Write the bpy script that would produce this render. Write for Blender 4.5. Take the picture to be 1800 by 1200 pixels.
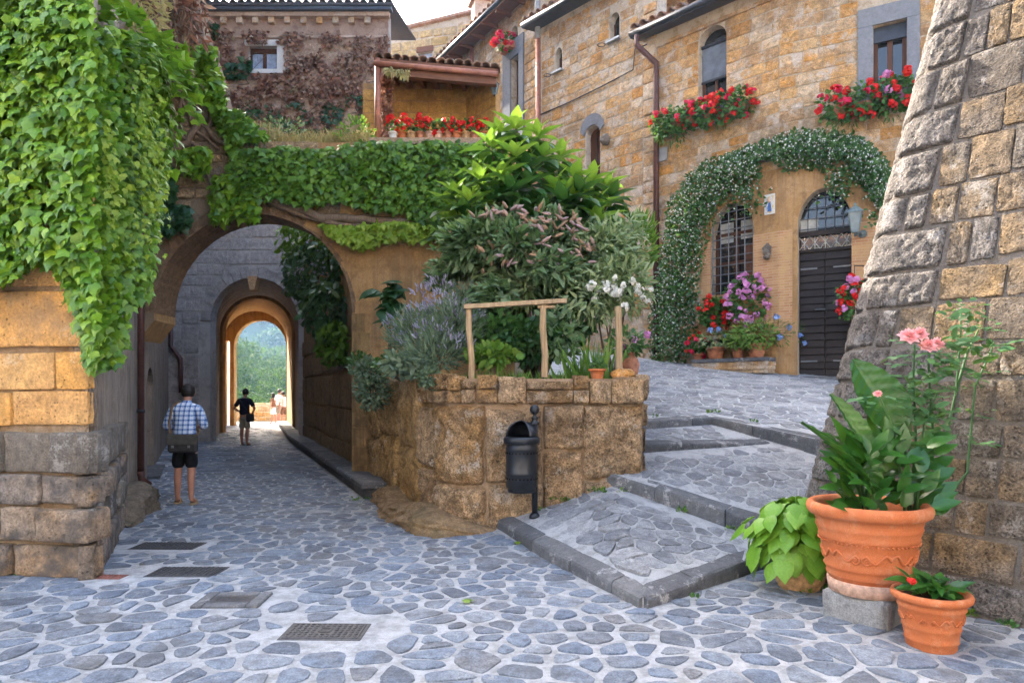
import bpy, bmesh, math, random
import numpy as np
from mathutils import Vector, Matrix, geometry, noise

for o in list(bpy.data.objects):
    bpy.data.objects.remove(o)
R = random.Random(11)
NR = np.random.default_rng(5)
rad = math.radians
SC = bpy.context.scene
COL = SC.collection

# ------------------------------------------------------------------ camera
FOC, PX0, PY0, EYE = 1200.0, 900.0, 690.0, 1.6       # focal length and horizon in photo pixels, eye height in metres
cd = bpy.data.cameras.new('camera'); cam = bpy.data.objects.new('camera', cd); COL.objects.link(cam)
cam.location = (0, 0, EYE); cam.rotation_euler = (rad(90), 0, 0)
cd.sensor_width = 36; cd.lens = 24; cd.shift_y = 0.05; cd.clip_start = 0.05; cd.clip_end = 5000
SC.camera = cam

# ------------------------------------------------------------------ sky, sun, exposure
SUN_EL, SUN_AZ = 33.0, -40.0            # azimuth from +Y towards +X
w = bpy.data.worlds.new('World'); SC.world = w; w.use_nodes = True
wn = w.node_tree.nodes; bg = wn['Background']
sky = wn.new('ShaderNodeTexSky'); sky.sky_type = 'NISHITA'; sky.sun_disc = False
sky.sun_elevation = rad(SUN_EL); sky.sun_rotation = rad(SUN_AZ)
sky.air_density = 0.8; sky.dust_density = 6.5; sky.ozone_density = 0.4
w.node_tree.links.new(sky.outputs[0], bg.inputs[0]); bg.inputs[1].default_value = 0.15
sl = bpy.data.lights.new('sun', 'SUN'); so = bpy.data.objects.new('sun', sl); COL.objects.link(so)
sl.energy = 3.2; sl.angle = rad(0.5); sl.color = (1.0, 0.93, 0.82)
sd = Vector((math.sin(rad(SUN_AZ)) * math.cos(rad(SUN_EL)), math.cos(rad(SUN_AZ)) * math.cos(rad(SUN_EL)), math.sin(rad(SUN_EL))))
so.rotation_euler = sd.to_track_quat('Z', 'Y').to_euler(); so.location = (-10, 2, 30)
vs = SC.view_settings
vs.view_transform = 'Standard'; vs.look = 'None'; vs.gamma = 1.0; vs.use_curve_mapping = False
vs.exposure = 3.1
SC.render.engine = 'CYCLES'
cy = SC.cycles
cy.use_denoising = True; cy.use_adaptive_sampling = True; cy.adaptive_threshold = 0.02
cy.max_bounces = 7; cy.diffuse_bounces = 4; cy.glossy_bounces = 2; cy.transmission_bounces = 4; cy.transparent_max_bounces = 8
cy.volume_bounces = 0; cy.sample_clamp_indirect = 6; cy.caustics_reflective = False; cy.caustics_refractive = False

# ------------------------------------------------------------------ pixel -> place
def px(x, y, d): return Vector(((x - PX0) / FOC * d, d, EYE + (PY0 - y) / FOC * d))
def gp(x, y, z=0.0): return px(x, y, (EYE - z) * FOC / (y - PY0))
def onplane(x, y, p, n):
    r = Vector(((x - PX0) / FOC, 1.0, (PY0 - y) / FOC)); c = Vector((0, 0, EYE)); n = Vector(n)
    return c + r * ((Vector(p) - c).dot(n) / r.dot(n))

# ------------------------------------------------------------------ objects
WL = {}                                   # world place of the empties
def setpar(o, parent):
    o.parent = parent
    l = WL.get(parent.name)
    if l is not None: o.matrix_parent_inverse = Matrix.Translation(-l)
def tag(o, label=None, cat=None, group=None, kind=None):
    if label: o['label'] = label
    if cat: o['category'] = cat
    if group: o['group'] = group
    if kind: o['kind'] = kind
    return o
def thing(name, label, cat, loc=(0, 0, 0), group=None):
    o = bpy.data.objects.new(name, None); COL.objects.link(o); o.empty_display_size = 0.2
    o.location = loc; WL[o.name] = Vector(loc)
    return tag(o, label, cat, group)
def link(name, me, parent=None, kind=None):
    o = bpy.data.objects.new(name, me); COL.objects.link(o)
    if parent is not None: setpar(o, parent)
    if kind: o['kind'] = kind
    return o
def mesh(name, v, f, m, smooth=False):
    me = bpy.data.meshes.new(name); me.from_pydata([tuple(p) for p in v], [], f)
    if m: me.materials.append(m)
    if smooth: me.shade_smooth()
    return me
def meshobj(name, v, f, m, parent=None, smooth=False, kind=None):
    return link(name, mesh(name, v, f, m, smooth), parent, kind)

class MB:
    """collects shapes, then builds one mesh object"""
    def __init__(s): s.v = []; s.f = []
    def add(s, vv, ff):
        o = len(s.v); s.v += [Vector(p) for p in vv]; s.f += [tuple(i + o for i in f) for f in ff]; return s
    def hexa(s, p):                        # 4 bottom, 4 top
        return s.add(p, [(3, 2, 1, 0), (4, 5, 6, 7), (0, 1, 5, 4), (1, 2, 6, 5), (2, 3, 7, 6), (3, 0, 4, 7)])
    def box(s, c, size, rz=0.0, M=None, ch=0.0):
        hx, hy, hz = size[0] / 2, size[1] / 2, size[2] / 2
        T = Matrix.Translation(Vector(c)) @ (M if M is not None else Matrix.Rotation(rz, 4, 'Z'))
        if ch <= 0:
            return s.hexa([T @ Vector(q) for q in ((-hx, -hy, -hz), (hx, -hy, -hz), (hx, hy, -hz), (-hx, hy, -hz), (-hx, -hy, hz), (hx, -hy, hz), (hx, hy, hz), (-hx, hy, hz))])
        b = bmesh.new(); bmesh.ops.create_cube(b, size=1)
        for v in b.verts: v.co = Vector((v.co.x * 2 * hx, v.co.y * 2 * hy, v.co.z * 2 * hz))
        bmesh.ops.bevel(b, geom=b.edges[:], offset=ch, segments=1, affect='EDGES')
        b.verts.index_update()
        s.add([T @ v.co for v in b.verts], [tuple(v.index for v in f.verts) for f in b.faces]); b.free(); return s
    def tube(s, pts, r, n=8, cap=True):
        pts = [Vector(p) for p in pts]; rr = r if isinstance(r, (list, tuple)) else [r] * len(pts)
        base = len(s.v); up = None
        for i, p in enumerate(pts):
            t = (pts[min(i + 1, len(pts) - 1)] - pts[max(i - 1, 0)]).normalized()
            if up is None: up = t.orthogonal().normalized()
            up = (up - t * up.dot(t)); up = up.normalized() if up.length > 1e-6 else t.orthogonal().normalized()
            sd_ = t.cross(up)
            for k in range(n):
                a = 2 * math.pi * k / n
                s.v.append(p + (up * math.cos(a) + sd_ * math.sin(a)) * rr[i])
        for i in range(len(pts) - 1):
            for k in range(n):
                a = base + i * n + k; b_ = base + i * n + (k + 1) % n
                s.f.append((a, b_, b_ + n, a + n))
        if cap:
            s.f.append(tuple(base + k for k in reversed(range(n)))); l = base + (len(pts) - 1) * n
            s.f.append(tuple(l + k for k in range(n)))
        return s
    def lathe(s, prof, c=(0, 0, 0), n=24, M=None, sx=1.0, sy=1.0):
        base = len(s.v); T = Matrix.Translation(Vector(c)) @ (M or Matrix.Identity(4))
        for r, z in prof:
            for k in range(n):
                a = 2 * math.pi * k / n
                s.v.append(T @ Vector((r * math.cos(a) * sx, r * math.sin(a) * sy, z)))
        for i in range(len(prof) - 1):
            for k in range(n):
                a = base + i * n + k; b_ = base + i * n + (k + 1) % n
                s.f.append((a, b_, b_ + n, a + n))
        if prof[0][0] > 1e-5: s.f.append(tuple(base + k for k in reversed(range(n))))
        l = base + (len(prof) - 1) * n
        if prof[-1][0] > 1e-5: s.f.append(tuple(l + k for k in range(n)))
        return s
    def build(s, name, m, parent=None, smooth=False, kind=None):
        return meshobj(name, s.v, s.f, m, parent, smooth, kind)

# ------------------------------------------------------------------ walls in plan
class Wall:
    """polyline in plan, left to right as seen from the open side; u along it, v is height, w outwards"""
    def __init__(s, pts):
        s.p = [Vector((a[0], a[1])) for a in pts]; s.seg = []; u = 0
        for a, b in zip(s.p, s.p[1:]):
            d = b - a; L = d.length; d = d / L; s.seg.append((u, u + L, a, d, Vector((d.y, -d.x)))); u += L
        s.L = u
    def sg(s, u):
        for g in s.seg:
            if u <= g[1]: return g
        return s.seg[-1]
    def P(s, u, v, w=0.0):
        g = s.sg(u); q = g[2] + g[3] * (u - g[0]) + g[4] * w
        return Vector((q.x, q.y, v))
    def frame(s, u):
        g = s.sg(u); return Vector((g[3].x, g[3].y, 0)), Vector((g[4].x, g[4].y, 0))
    def uv(s, x, y, w=0.0):
        best = None
        for i, g in enumerate(s.seg):
            a = g[2] + g[4] * w
            q = onplane(x, y, (a.x, a.y, 0), (g[4].x, g[4].y, 0))
            if q.y < 0: continue
            t = (Vector((q.x, q.y)) - a).dot(g[3])
            over = max(0 - t, t - (g[1] - g[0]), 0)
            if best is None or over < best[0]: best = (over, g[0] + t, q.z)
        return best[1], best[2]
    def rect(s, x0, y0, x1, y1, w=0.0):
        """pixel rectangle -> u0,u1,v0,v1 (heights read at its middle)"""
        xm, ym = (x0 + x1) / 2, (y0 + y1) / 2
        u0 = s.uv(x0, ym, w)[0]; u1 = s.uv(x1, ym, w)[0]
        return u0, u1, s.uv(xm, y1, w)[1], s.uv(xm, y0, w)[1]
    def box(s, mb, u0, u1, v0, v1, w0, w1):
        return mb.hexa([s.P(u0, v0, w1), s.P(u1, v0, w1), s.P(u1, v0, w0), s.P(u0, v0, w0),
                        s.P(u0, v1, w1), s.P(u1, v1, w1), s.P(u1, v1, w0), s.P(u0, v1, w0)])

def arch_uv(u0, u1, v0, vs_, rise=None, n=14):
    """outline of an arched opening, counter-clockwise"""
    c = (u0 + u1) / 2; r = (u1 - u0) / 2; rise = r if rise is None else rise
    return [(u0, v0), (u1, v0)] + [(c + r * math.cos(math.pi * k / n), vs_ + rise * math.sin(math.pi * k / n)) for k in range(n + 1)]
def rect_uv(u0, u1, v0, v1): return [(u0, v0), (u1, v0), (u1, v1), (u0, v1)]

def inpoly(p, poly):
    x, y = p; c = False; j = len(poly) - 1
    for i in range(len(poly)):
        xi, yi = poly[i][0], poly[i][1]; xj, yj = poly[j][0], poly[j][1]
        if (yi > y) != (yj > y) and x < (xj - xi) * (y - yi) / (yj - yi) + xi: c = not c
        j = i
    return c

def panel(wall, outer, holes, thick, m, parent, name='wall', w=0.0, zfun=None):
    """a wall sheet with thickness; openings are really cut and have reveals"""
    loops = [outer] + holes; pts = []; edges = []
    for lp in loops:
        o = len(pts); pts += [Vector(p) for p in lp]; edges += [(o + i, o + (i + 1) % len(lp)) for i in range(len(lp))]
    r = geometry.delaunay_2d_cdt(pts, edges, [], 0, 1e-5)
    V, Fc = r[0], r[2]
    mb = MB(); n = len(V); F2 = []
    for f in Fc:
        c = sum((V[i] for i in f), Vector((0, 0))) / len(f)
        if not inpoly(c, outer) or any(inpoly(c, h) for h in holes): continue
        a = V[f[0]]; b = V[f[1]]; d = V[f[2]]
        if (b.x - a.x) * (d.y - a.y) - (b.y - a.y) * (d.x - a.x) < 0: f = f[::-1]
        F2.append(tuple(f))
    front = [wall.P(v.x, v.y, w) for v in V]; back = [wall.P(v.x, v.y, w - thick) for v in V]
    ed = {}
    for f in F2:
        for i in range(len(f)):
            ed[(f[i], f[(i + 1) % len(f)])] = 1
    side = [(a, a + n, b + n, b) for (a, b) in ed if (b, a) not in ed]
    mb.add(front + back, F2 + [tuple(i + n for i in f[::-1]) for f in F2] + side)
    return mb.build(name, m, parent)

# ------------------------------------------------------------------ stones
def stone_mesh(k, m, nx=4, nz=4, rough=0.12, name='stone_block', edge=0.07, depth0=-1.0):
    """unit stone: x,z in -.5..+.5, outwards is -y; front face bulges, edges rounded"""
    rr = random.Random(k * 17 + nx)
    v = []; f = []
    xs = [-.5, -.5 + edge] + [-.5 + edge + (1 - 2 * edge) * i / (nx - 3) for i in range(1, nx - 3)] + [.5 - edge, .5]
    zs = [-.5, -.5 + edge] + [-.5 + edge + (1 - 2 * edge) * i / (nz - 3) for i in range(1, nz - 3)] + [.5 - edge, .5]
    ox, oz, cut = rr.random() * 50, rr.random() * 50, [rr.uniform(0, edge * .9) for _ in range(4)]
    for j, z in enumerate(zs):
        for i, x in enumerate(xs):
            bx, bz = i in (0, nx - 1), j in (0, nz - 1)
            jit = noise.noise(Vector((ox + x * 2.2, oz + z * 2.2, k))) * .05
            X = x + (noise.noise(Vector((ox, z * 2.5 + oz, i * .7))) * .035 if bx else jit * .5)
            Z = z + (noise.noise(Vector((x * 2.5 + ox, oz, j * .7))) * .035 if bz else jit * .5)
            if bx and bz:
                X *= 1 - cut[(i > 0) * 2 + (j > 0)]; Z *= 1 - cut[(i > 0) * 2 + (j > 0)]
            d = .72 if (bx or bz) else .88 + rr.uniform(-rough, rough)
            if bx and bz: d = .6
            v.append((X, -d, Z))
    for j in range(nz - 1):
        for i in range(nx - 1):
            a = j * nx + i; f.append((a, a + 1, a + nx + 1, a + nx))
    ring = [i for i in range(nx)] + [j * nx + nx - 1 for j in range(1, nz)] + [(nz - 1) * nx + i for i in range(nx - 2, -1, -1)] + [j * nx for j in range(nz - 2, 0, -1)]
    b0 = len(v)
    for i in ring: v.append((v[i][0], -depth0, v[i][2]))
    n = len(ring)
    for i in range(n): f.append((ring[i], b0 + i, b0 + (i + 1) % n, ring[(i + 1) % n]))
    return mesh(name, v, f, m, True)

def variants(m, n=7, **k): return [stone_mesh(i + 1, m, **k) for i in range(n)]

def put_stone(me, wall, u0, u1, v0, v1, proud, parent, name='stone_block', sink=0.0):
    um, vm = (u0 + u1) / 2, (v0 + v1) / 2
    X = wall.P(u1, vm, sink) - wall.P(u0, vm, sink); Z = wall.P(um, v1, sink) - wall.P(um, v0, sink); c = wall.P(um, vm, sink)
    n = X.cross(Z).normalized() * -proud
    a_ = R.uniform(-.012, .012); X, Z = X + Z * (a_ * X.length / Z.length), Z - X * (a_ * Z.length / X.length)
    o = bpy.data.objects.new(name, me); COL.objects.link(o); setpar(o, parent)
    o.matrix_basis = Matrix(((X.x, n.x, Z.x, c.x), (X.y, n.y, Z.y, c.y), (X.z, n.z, Z.z, c.z), (0, 0, 0, 1)))
    return o

def courses(wall, u0, u1, v0, v1, h, ln, holes=(), gap=.02, proud=.035, meshes=(), parent=None, name='stone_block', seed=1, keep=None, bounds=True, out=None, gapv=None, sink=0.0):
    """rows of single stones, cut round the openings and the bends"""
    rr = random.Random(seed); v = v0; n = 0
    gapv = gap if gapv is None else gapv
    cuts = [g[0] for g in wall.seg[1:]]
    while v < v1 - .05:
        hh = rr.uniform(*h)
        if v + hh > v1 - h[0] * .5: hh = v1 - v
        a, b = v + gapv / 2, v + hh - gapv / 2
        blocked = []
        for hl in holes:
            us = []
            for t in (a, (a + b) / 2, b):
                xs = []
                for i in range(len(hl)):
                    p, q = hl[i], hl[(i + 1) % len(hl)]
                    if (p[1] > t) != (q[1] > t): xs.append(p[0] + (q[0] - p[0]) * (t - p[1]) / (q[1] - p[1]))
                if xs: us += [min(xs), max(xs)]
            vs2 = [q[1] for q in hl]
            if not us and a < min(vs2) and b > max(vs2): us = [min(q[0] for q in hl), max(q[0] for q in hl)]
            if us: blocked.append((min(us), max(us)))
        spans = [(u0, u1)]
        for c in cuts: spans = [s for sp in spans for s in ([(sp[0], c), (c, sp[1])] if sp[0] < c < sp[1] else [sp])]
        for bl in blocked:
            ns = []
            for sp in spans:
                if bl[1] <= sp[0] or bl[0] >= sp[1]: ns.append(sp); continue
                if bl[0] - sp[0] > .05: ns.append((sp[0], bl[0]))
                if sp[1] - bl[1] > .05: ns.append((bl[1], sp[1]))
            spans = ns
        for sa, sb in spans:
            u = sa
            while u < sb - .03:
                l = rr.uniform(*ln) * (1.25 if hh > sum(h) / 2 else .95)
                if u + l > sb - ln[0] * .55: l = sb - u
                if keep is None or keep(u + l / 2, (a + b) / 2):
                    dv = rr.uniform(-.25, .25) * gapv; sv = rr.choice((0, 0, .02, .05, .09)) * hh; s0 = rr.random() * sv; a_, b_ = a + dv + s0, b + dv - (sv - s0); gx = gap * rr.uniform(.5, 1.5)
                    if out is not None: out.append((u + gap / 2, u + l - gap / 2, a + dv, b + dv))
                    else: put_stone(rr.choice(meshes(u + l / 2, v) if callable(meshes) else meshes), wall, u + gx / 2, u + l - gx / 2, a_, b_, proud * rr.uniform(.6, 1.35), parent, name, sink)
                    n += 1
                u += l
        v += hh
    return n

# ------------------------------------------------------------------ materials
class NT:
    def __init__(s, name):
        s.m = bpy.data.materials.new(name); s.m.use_nodes = True; s.t = s.m.node_tree; s.b = s.t.nodes['Principled BSDF']; s._p = None
    def n(s, ty, **k):
        x = s.t.nodes.new('ShaderNode' + ty)
        for a, v in k.items():
            if a.startswith('i_'): x.inputs[a[2:].replace('_', ' ')].default_value = v
            else: setattr(x, a, v)
        return x
    def l(s, a, b): s.t.links.new(a, b); return s
    def pos(s):
        if s._p is None: s._p = s.n('NewGeometry').outputs['Position']
        return s._p
    def noise(s, scale, detail=3, rough=.6, vec=None, dist=0):
        x = s.n('TexNoise'); x.inputs['Scale'].default_value = scale; x.inputs['Detail'].default_value = detail
        x.inputs['Roughness'].default_value = rough; x.inputs['Distortion'].default_value = dist
        s.l(vec or s.pos(), x.inputs['Vector']); return x.outputs['Fac']
    def math(s, op, a, b=None, c=None, clamp=False):
        x = s.n('Math', operation=op, use_clamp=clamp)
        for i, q in enumerate((a, b, c)):
            if q is None: continue
            if isinstance(q, (int, float)): x.inputs[i].default_value = q
            else: s.l(q, x.inputs[i])
        return x.outputs[0]
    def ramp(s, fac, stops, interp='LINEAR'):
        x = s.n('ValToRGB'); e = x.color_ramp; e.interpolation = interp
        while len(e.elements) < len(stops): e.elements.new(.5)
        for el, (p, c) in zip(e.elements, stops):
            el.position = p; el.color = (*c, 1) if len(c) == 3 else c
        s.l(fac, x.inputs[0]); return x.outputs[0]
    def mix(s, fac, a, b, blend='MIX'):
        x = s.n('Mix', data_type='RGBA', blend_type=blend)
        for q, i in ((fac, 0), (a, 6), (b, 7)):
            if isinstance(q, (int, float)): x.inputs[i].default_value = q
            elif isinstance(q, tuple): x.inputs[i].default_value = (*q, 1)
            else: s.l(q, x.inputs[i])
        return x.outputs[2]
    def rnd(s):
        a = s.n('ObjectInfo').outputs['Random']; b = s.n('NewGeometry').outputs['Random Per Island']
        return s.math('FRACT', s.math('ADD', a, s.math('MULTIPLY', b, 7.31)))
    def bump(s, h, strength, dist=.02):
        x = s.n('Bump'); x.inputs['Strength'].default_value = strength; x.inputs['Distance'].default_value = dist
        s.l(h, x.inputs['Height'])
        if s.b.inputs['Normal'].links: s.l(s.b.inputs['Normal'].links[0].from_socket, x.inputs['Normal'])
        s.l(x.outputs[0], s.b.inputs['Normal']); return s
    def done(s, col=None, rough=.9, spec=.3, metal=0.0):
        if col is not None:
            if isinstance(col, tuple): s.b.inputs['Base Color'].default_value = (*col, 1)
            else: s.l(col, s.b.inputs['Base Color'])
        if isinstance(rough, (int, float)): s.b.inputs['Roughness'].default_value = rough
        else: s.l(rough, s.b.inputs['Roughness'])
        s.b.inputs['Specular IOR Level'].default_value = spec; s.b.inputs['Metallic'].default_value = metal
        return s.m

def evenly(cols): return [(i / max(1, len(cols) - 1), c) for i, c in enumerate(cols)]

def rock(name, cols, sc=1.0, blot=.5, spk=.5, bump=.6, pits=.5, lichen=None, lich=.62, dirt=None, rough=.93, mixn=.45):
    t = NT(name); r = t.rnd()
    big = t.noise(1.7 * sc, 4); mid = t.noise(9 * sc, 5, .65); fine = t.noise(48 * sc, 4, .7)
    f = t.math('ADD', t.math('MULTIPLY', r, 1 - mixn), t.math('MULTIPLY', t.math('MULTIPLY_ADD', big, 2.0, -.5), mixn), clamp=True)
    c = t.ramp(f, evenly(cols))
    g = t.math('MAXIMUM', t.math('MULTIPLY_ADD', mid, 3.2 * blot, 1 - 1.6 * blot), .3)
    g2 = t.math('MAXIMUM', t.math('MULTIPLY_ADD', fine, 3.4 * spk, 1 - 1.7 * spk), .25)
    c = t.mix(1.0, c, t.ramp(t.math('MULTIPLY', t.math('MULTIPLY', g, g2), .5), [(0, (0, 0, 0)), (1, (2, 2, 2))]), 'MULTIPLY')
    vo = t.n('TexVoronoi'); vo.inputs['Scale'].default_value = 26 * sc; t.l(t.pos(), vo.inputs['Vector'])
    pit = t.ramp(vo.outputs['Distance'], [(.0, (0, 0, 0)), (.26, (1, 1, 1))])
    pm = t.ramp(t.noise(5 * sc, 2), [(.46, (1, 1, 1)), (.58, (0, 0, 0))])      # pits only in places
    pit = t.math('MAXIMUM', pit, pm)
    c = t.mix(t.math('MULTIPLY', t.math('SUBTRACT', 1.0, pit), pits), c, (.05, .035, .02))
    if lichen:
        lf = t.ramp(t.math('MULTIPLY', t.noise(3.3 * sc, 6, .7), t.math('MULTIPLY_ADD', fine, .5, .75)), [(lich - .06, (0, 0, 0)), (lich + .04, (1, 1, 1))])
        c = t.mix(t.math('MULTIPLY', lf, .75), c, lichen)
    if dirt:
        df = t.ramp(t.noise(1.1 * sc, 6, .7), [(.5, (0, 0, 0)), (.66, (1, 1, 1))])
        c = t.mix(t.math('MULTIPLY', df, .7), c, dirt)
    h = t.math('ADD', t.math('MULTIPLY', mid, .9), t.math('ADD', t.math('MULTIPLY', fine, .35), t.math('MULTIPLY', pit, .35)))
    t.bump(h, bump, .05)
    return t.done(c, rough, .25)

def plaster(name, cols, sc=1.0, stain=None, bump=.3, rough=.95, streak=None):
    t = NT(name)
    a = t.noise(.9 * sc, 7, .68); b = t.noise(12 * sc, 6, .7); fine = t.noise(70 * sc, 3, .7)
    f = t.math('ADD', t.math('MULTIPLY', t.math('MULTIPLY_ADD', a, 3.0, -1.0), .65), t.math('MULTIPLY', t.math('MULTIPLY_ADD', b, 2.4, -.7), .35), clamp=True)
    c = t.ramp(f, evenly(cols))
    c = t.mix(1.0, c, t.ramp(fine, [(0.3, (.62, .62, .62)), (.72, (1.25, 1.25, 1.25))]), 'MULTIPLY')
    if stain:
        df = t.ramp(t.noise(2.3 * sc, 7, .72), [(.5, (0, 0, 0)), (.64, (1, 1, 1))]); c = t.mix(t.math('MULTIPLY', df, .75), c, stain)
    if streak:
        mp = t.n('Mapping'); mp.inputs['Scale'].default_value = (5, 5, .35); t.l(t.pos(), mp.inputs['Vector'])
        sf = t.ramp(t.noise(1.6, 6, .7, mp.outputs[0]), [(.45, (0, 0, 0)), (.66, (1, 1, 1))]); c = t.mix(t.math('MULTIPLY', sf, .8), c, streak)
    t.bump(t.math('ADD', t.math('MULTIPLY', b, .7), t.math('MULTIPLY', fine, .3)), bump, .03)
    return t.done(c, rough, .2)

def plain(name, col, rough=.6, spec=.4, metal=0.0, var=.12, sc=14, bump=.0):
    t = NT(name); nz = t.noise(sc, 5, .65)
    c = t.ramp(nz, [(.3, tuple(x * (1 - 2 * var) for x in col)), (.7, tuple(min(1, x * (1 + 2 * var)) for x in col))])
    if bump: t.bump(nz, bump, .01)
    return t.done(c, rough, spec, metal)

def leafmat(name, cols, rough=.45, spec=.5, trans=.3, tcol=None, vein=0.0):
    t = NT(name); r = t.rnd(); nz = t.noise(1.3, 3)
    f = t.math('ADD', t.math('MULTIPLY', r, .62), t.math('MULTIPLY', t.math('MULTIPLY_ADD', nz, 2.2, -.6), .38), clamp=True)
    c = t.ramp(f, evenly(cols))
    c = t.mix(1.0, c, t.ramp(t.noise(60, 2), [(.2, (.8, .8, .8)), (.8, (1.15, 1.15, 1.15))]), 'MULTIPLY')
    t.done(c, rough, spec)
    if trans:
        tr = t.n('BsdfTranslucent'); t.l(t.mix(.5, c, tcol or (.25, .42, .04)), tr.inputs['Color'])
        mx = t.n('MixShader'); mx.inputs[0].default_value = trans
        t.l(t.b.outputs[0], mx.inputs[1]); t.l(tr.outputs[0], mx.inputs[2]); t.l(mx.outputs[0], t.t.nodes['Material Output'].inputs['Surface'])
    return t.m

def wood(name, a, b, sc=1.0, rough=.7, axis=2):
    t = NT(name); mp = t.n('Mapping'); s = [14 * sc] * 3; s[axis] = 1.2 * sc; mp.inputs['Scale'].default_value = s; t.l(t.pos(), mp.inputs['Vector'])
    nz = t.noise(2.0, 6, .65, mp.outputs[0], .6)
    t.bump(nz, .3, .01)
    return t.done(t.ramp(nz, [(.3, a), (.7, b)]), rough, .3)

def glass(name, col=(.02, .025, .03), rough=.05):
    t = NT(name); return t.done(col, rough, .9)

# stone and plaster
M_mortar = plaster('mortar_pale', [(.46, .38, .28), (.62, .53, .42), (.70, .62, .52)], 2.0, (.25, .2, .15), .6)
M_mortar_warm = plaster('mortar_warm', [(.42, .33, .23), (.58, .485, .37), (.68, .595, .48)], 2.0, (.3, .2, .1), .6)
M_tuff = rock('tuff_warm', [(.30, .155, .06), (.52, .27, .09), (.60, .36, .15), (.44, .27, .14), (.58, .38, .19), (.58, .28, .075), (.40, .21, .09)], 1.1, .6, .6, 1.1, .6, (.60, .52, .43), .585, (.27, .17, .09), .93, .25)
M_tuff_pale = rock('tuff_pale', [(.50, .34, .20), (.62, .46, .29), (.46, .26, .11), (.60, .43, .26), (.58, .32, .12), (.66, .54, .40), (.40, .25, .14)], 1.1, .6, .6, 1.1, .55, (.62, .55, .47), .55, (.28, .18, .10), .93, .25)
M_tuff_near = rock('tuff_near', [(.58, .28, .075), (.64, .33, .095), (.56, .31, .12), (.66, .40, .155)], .9, .5, .45, .9, .8, (.62, .48, .32), .66, (.30, .20, .12))
M_tuff_low = rock('tuff_weathered', [(.14, .11, .09), (.32, .205, .115), (.34, .26, .19), (.24, .20, .17), (.40, .235, .09)], 1.0, .7, .7, 1.2, .7, (.085, .08, .078), .55, (.17, .145, .125))
M_tower = rock('tower_stone', [(.13, .102, .08), (.19, .145, .105), (.25, .17, .095), (.17, .142, .115), (.16, .125, .095), (.28, .18, .085), (.20, .16, .125), (.22, .16, .105)], 1.15, .65, .85, 1.5, .8, (.40, .36, .32), .62, (.11, .085, .065), .93, .3)
M_tower_grey = rock('tower_corner_stone', [(.15, .13, .115), (.21, .185, .165), (.18, .155, .135), (.24, .21, .19)], 1.2, .75, 1.0, 1.7, .8, (.42, .39, .37), .62, (.10, .078, .06))
M_tower_mortar = plaster('tower_mortar', [(.17, .14, .115), (.24, .205, .175), (.32, .285, .25)], 2.5, (.17, .135, .10), 1.0)
M_plant_wall = rock('planter_stone', [(.28, .165, .085), (.38, .24, .125), (.44, .31, .19), (.35, .20, .08), (.40, .31, .22)], 1.1, .85, 1.0, 1.6, .9, (.62, .54, .45), .62, (.12, .068, .035))
M_plant_mortar = plaster('planter_mortar', [(.30, .20, .12), (.40, .28, .18), (.50, .39, .28)], 2.5, (.22, .13, .06), 1.0)
M_path_wall = plaster('path_wall_stone', [(.28, .17, .07), (.38, .24, .10), (.46, .32, .17)], 1.6, (.16, .10, .05), 1.0, .95, (.15, .095, .05))
M_stucco_grey = plaster('stucco_grey', [(.26, .205, .16), (.38, .31, .25), (.48, .41, .34)], 1.0, (.17, .13, .10), .5, .95, (.20, .16, .13))
M_gate_wall = rock('gate_stone', [(.32, .28, .25), (.42, .365, .325), (.36, .31, .275), (.47, .41, .36)], .9, .5, .45, .5, .2, None, .6, (.17, .145, .13))
M_gate_mortar = plaster('gate_mortar', [(.38, .33, .29), (.48, .425, .38), (.56, .50, .45)], 1.4, (.28, .24, .21), .6)
M_ochre = plaster('ochre_plaster', [(.34, .185, .075), (.48, .28, .115), (.56, .38, .21)], 1.6, (.25, .14, .065), .8, .95, (.27, .165, .085))
M_orange = plaster('orange_plaster', [(.42, .24, .09), (.52, .32, .13), (.58, .40, .19)], 1.6, (.28, .16, .07), .8, .95, (.26, .15, .065))
M_rose_wall = plaster('rose_plaster', [(.44, .31, .22), (.56, .42, .32), (.62, .50, .40)], 1.4, (.34, .2, .12), .5)
M_grey_trim = rock('grey_basalt', [(.17, .175, .19), (.22, .225, .24), (.19, .195, .21)], 1.6, .25, .25, .25, .15)
M_dark_rock = rock('dark_basalt', [(.07, .068, .07), (.11, .105, .105), (.09, .085, .085)], 1.3, .4, .4, .7, .3, (.24, .235, .23), .62)
M_ledge = rock('ledge_stone', [(.11, .095, .08), (.16, .135, .11), (.21, .17, .125)], 1.3, .45, .45, .6, .3, (.34, .32, .29), .6)
M_cream = plaster('cream_plaster', [(.50, .46, .39), (.60, .56, .49), (.66, .62, .55)], 1.0, (.44, .38, .30), .3)
M_white_stone = plaster('white_plaster', [(.62, .60, .56), (.70, .68, .64), (.74, .72, .68)], 1.5, None, .2)
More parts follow.
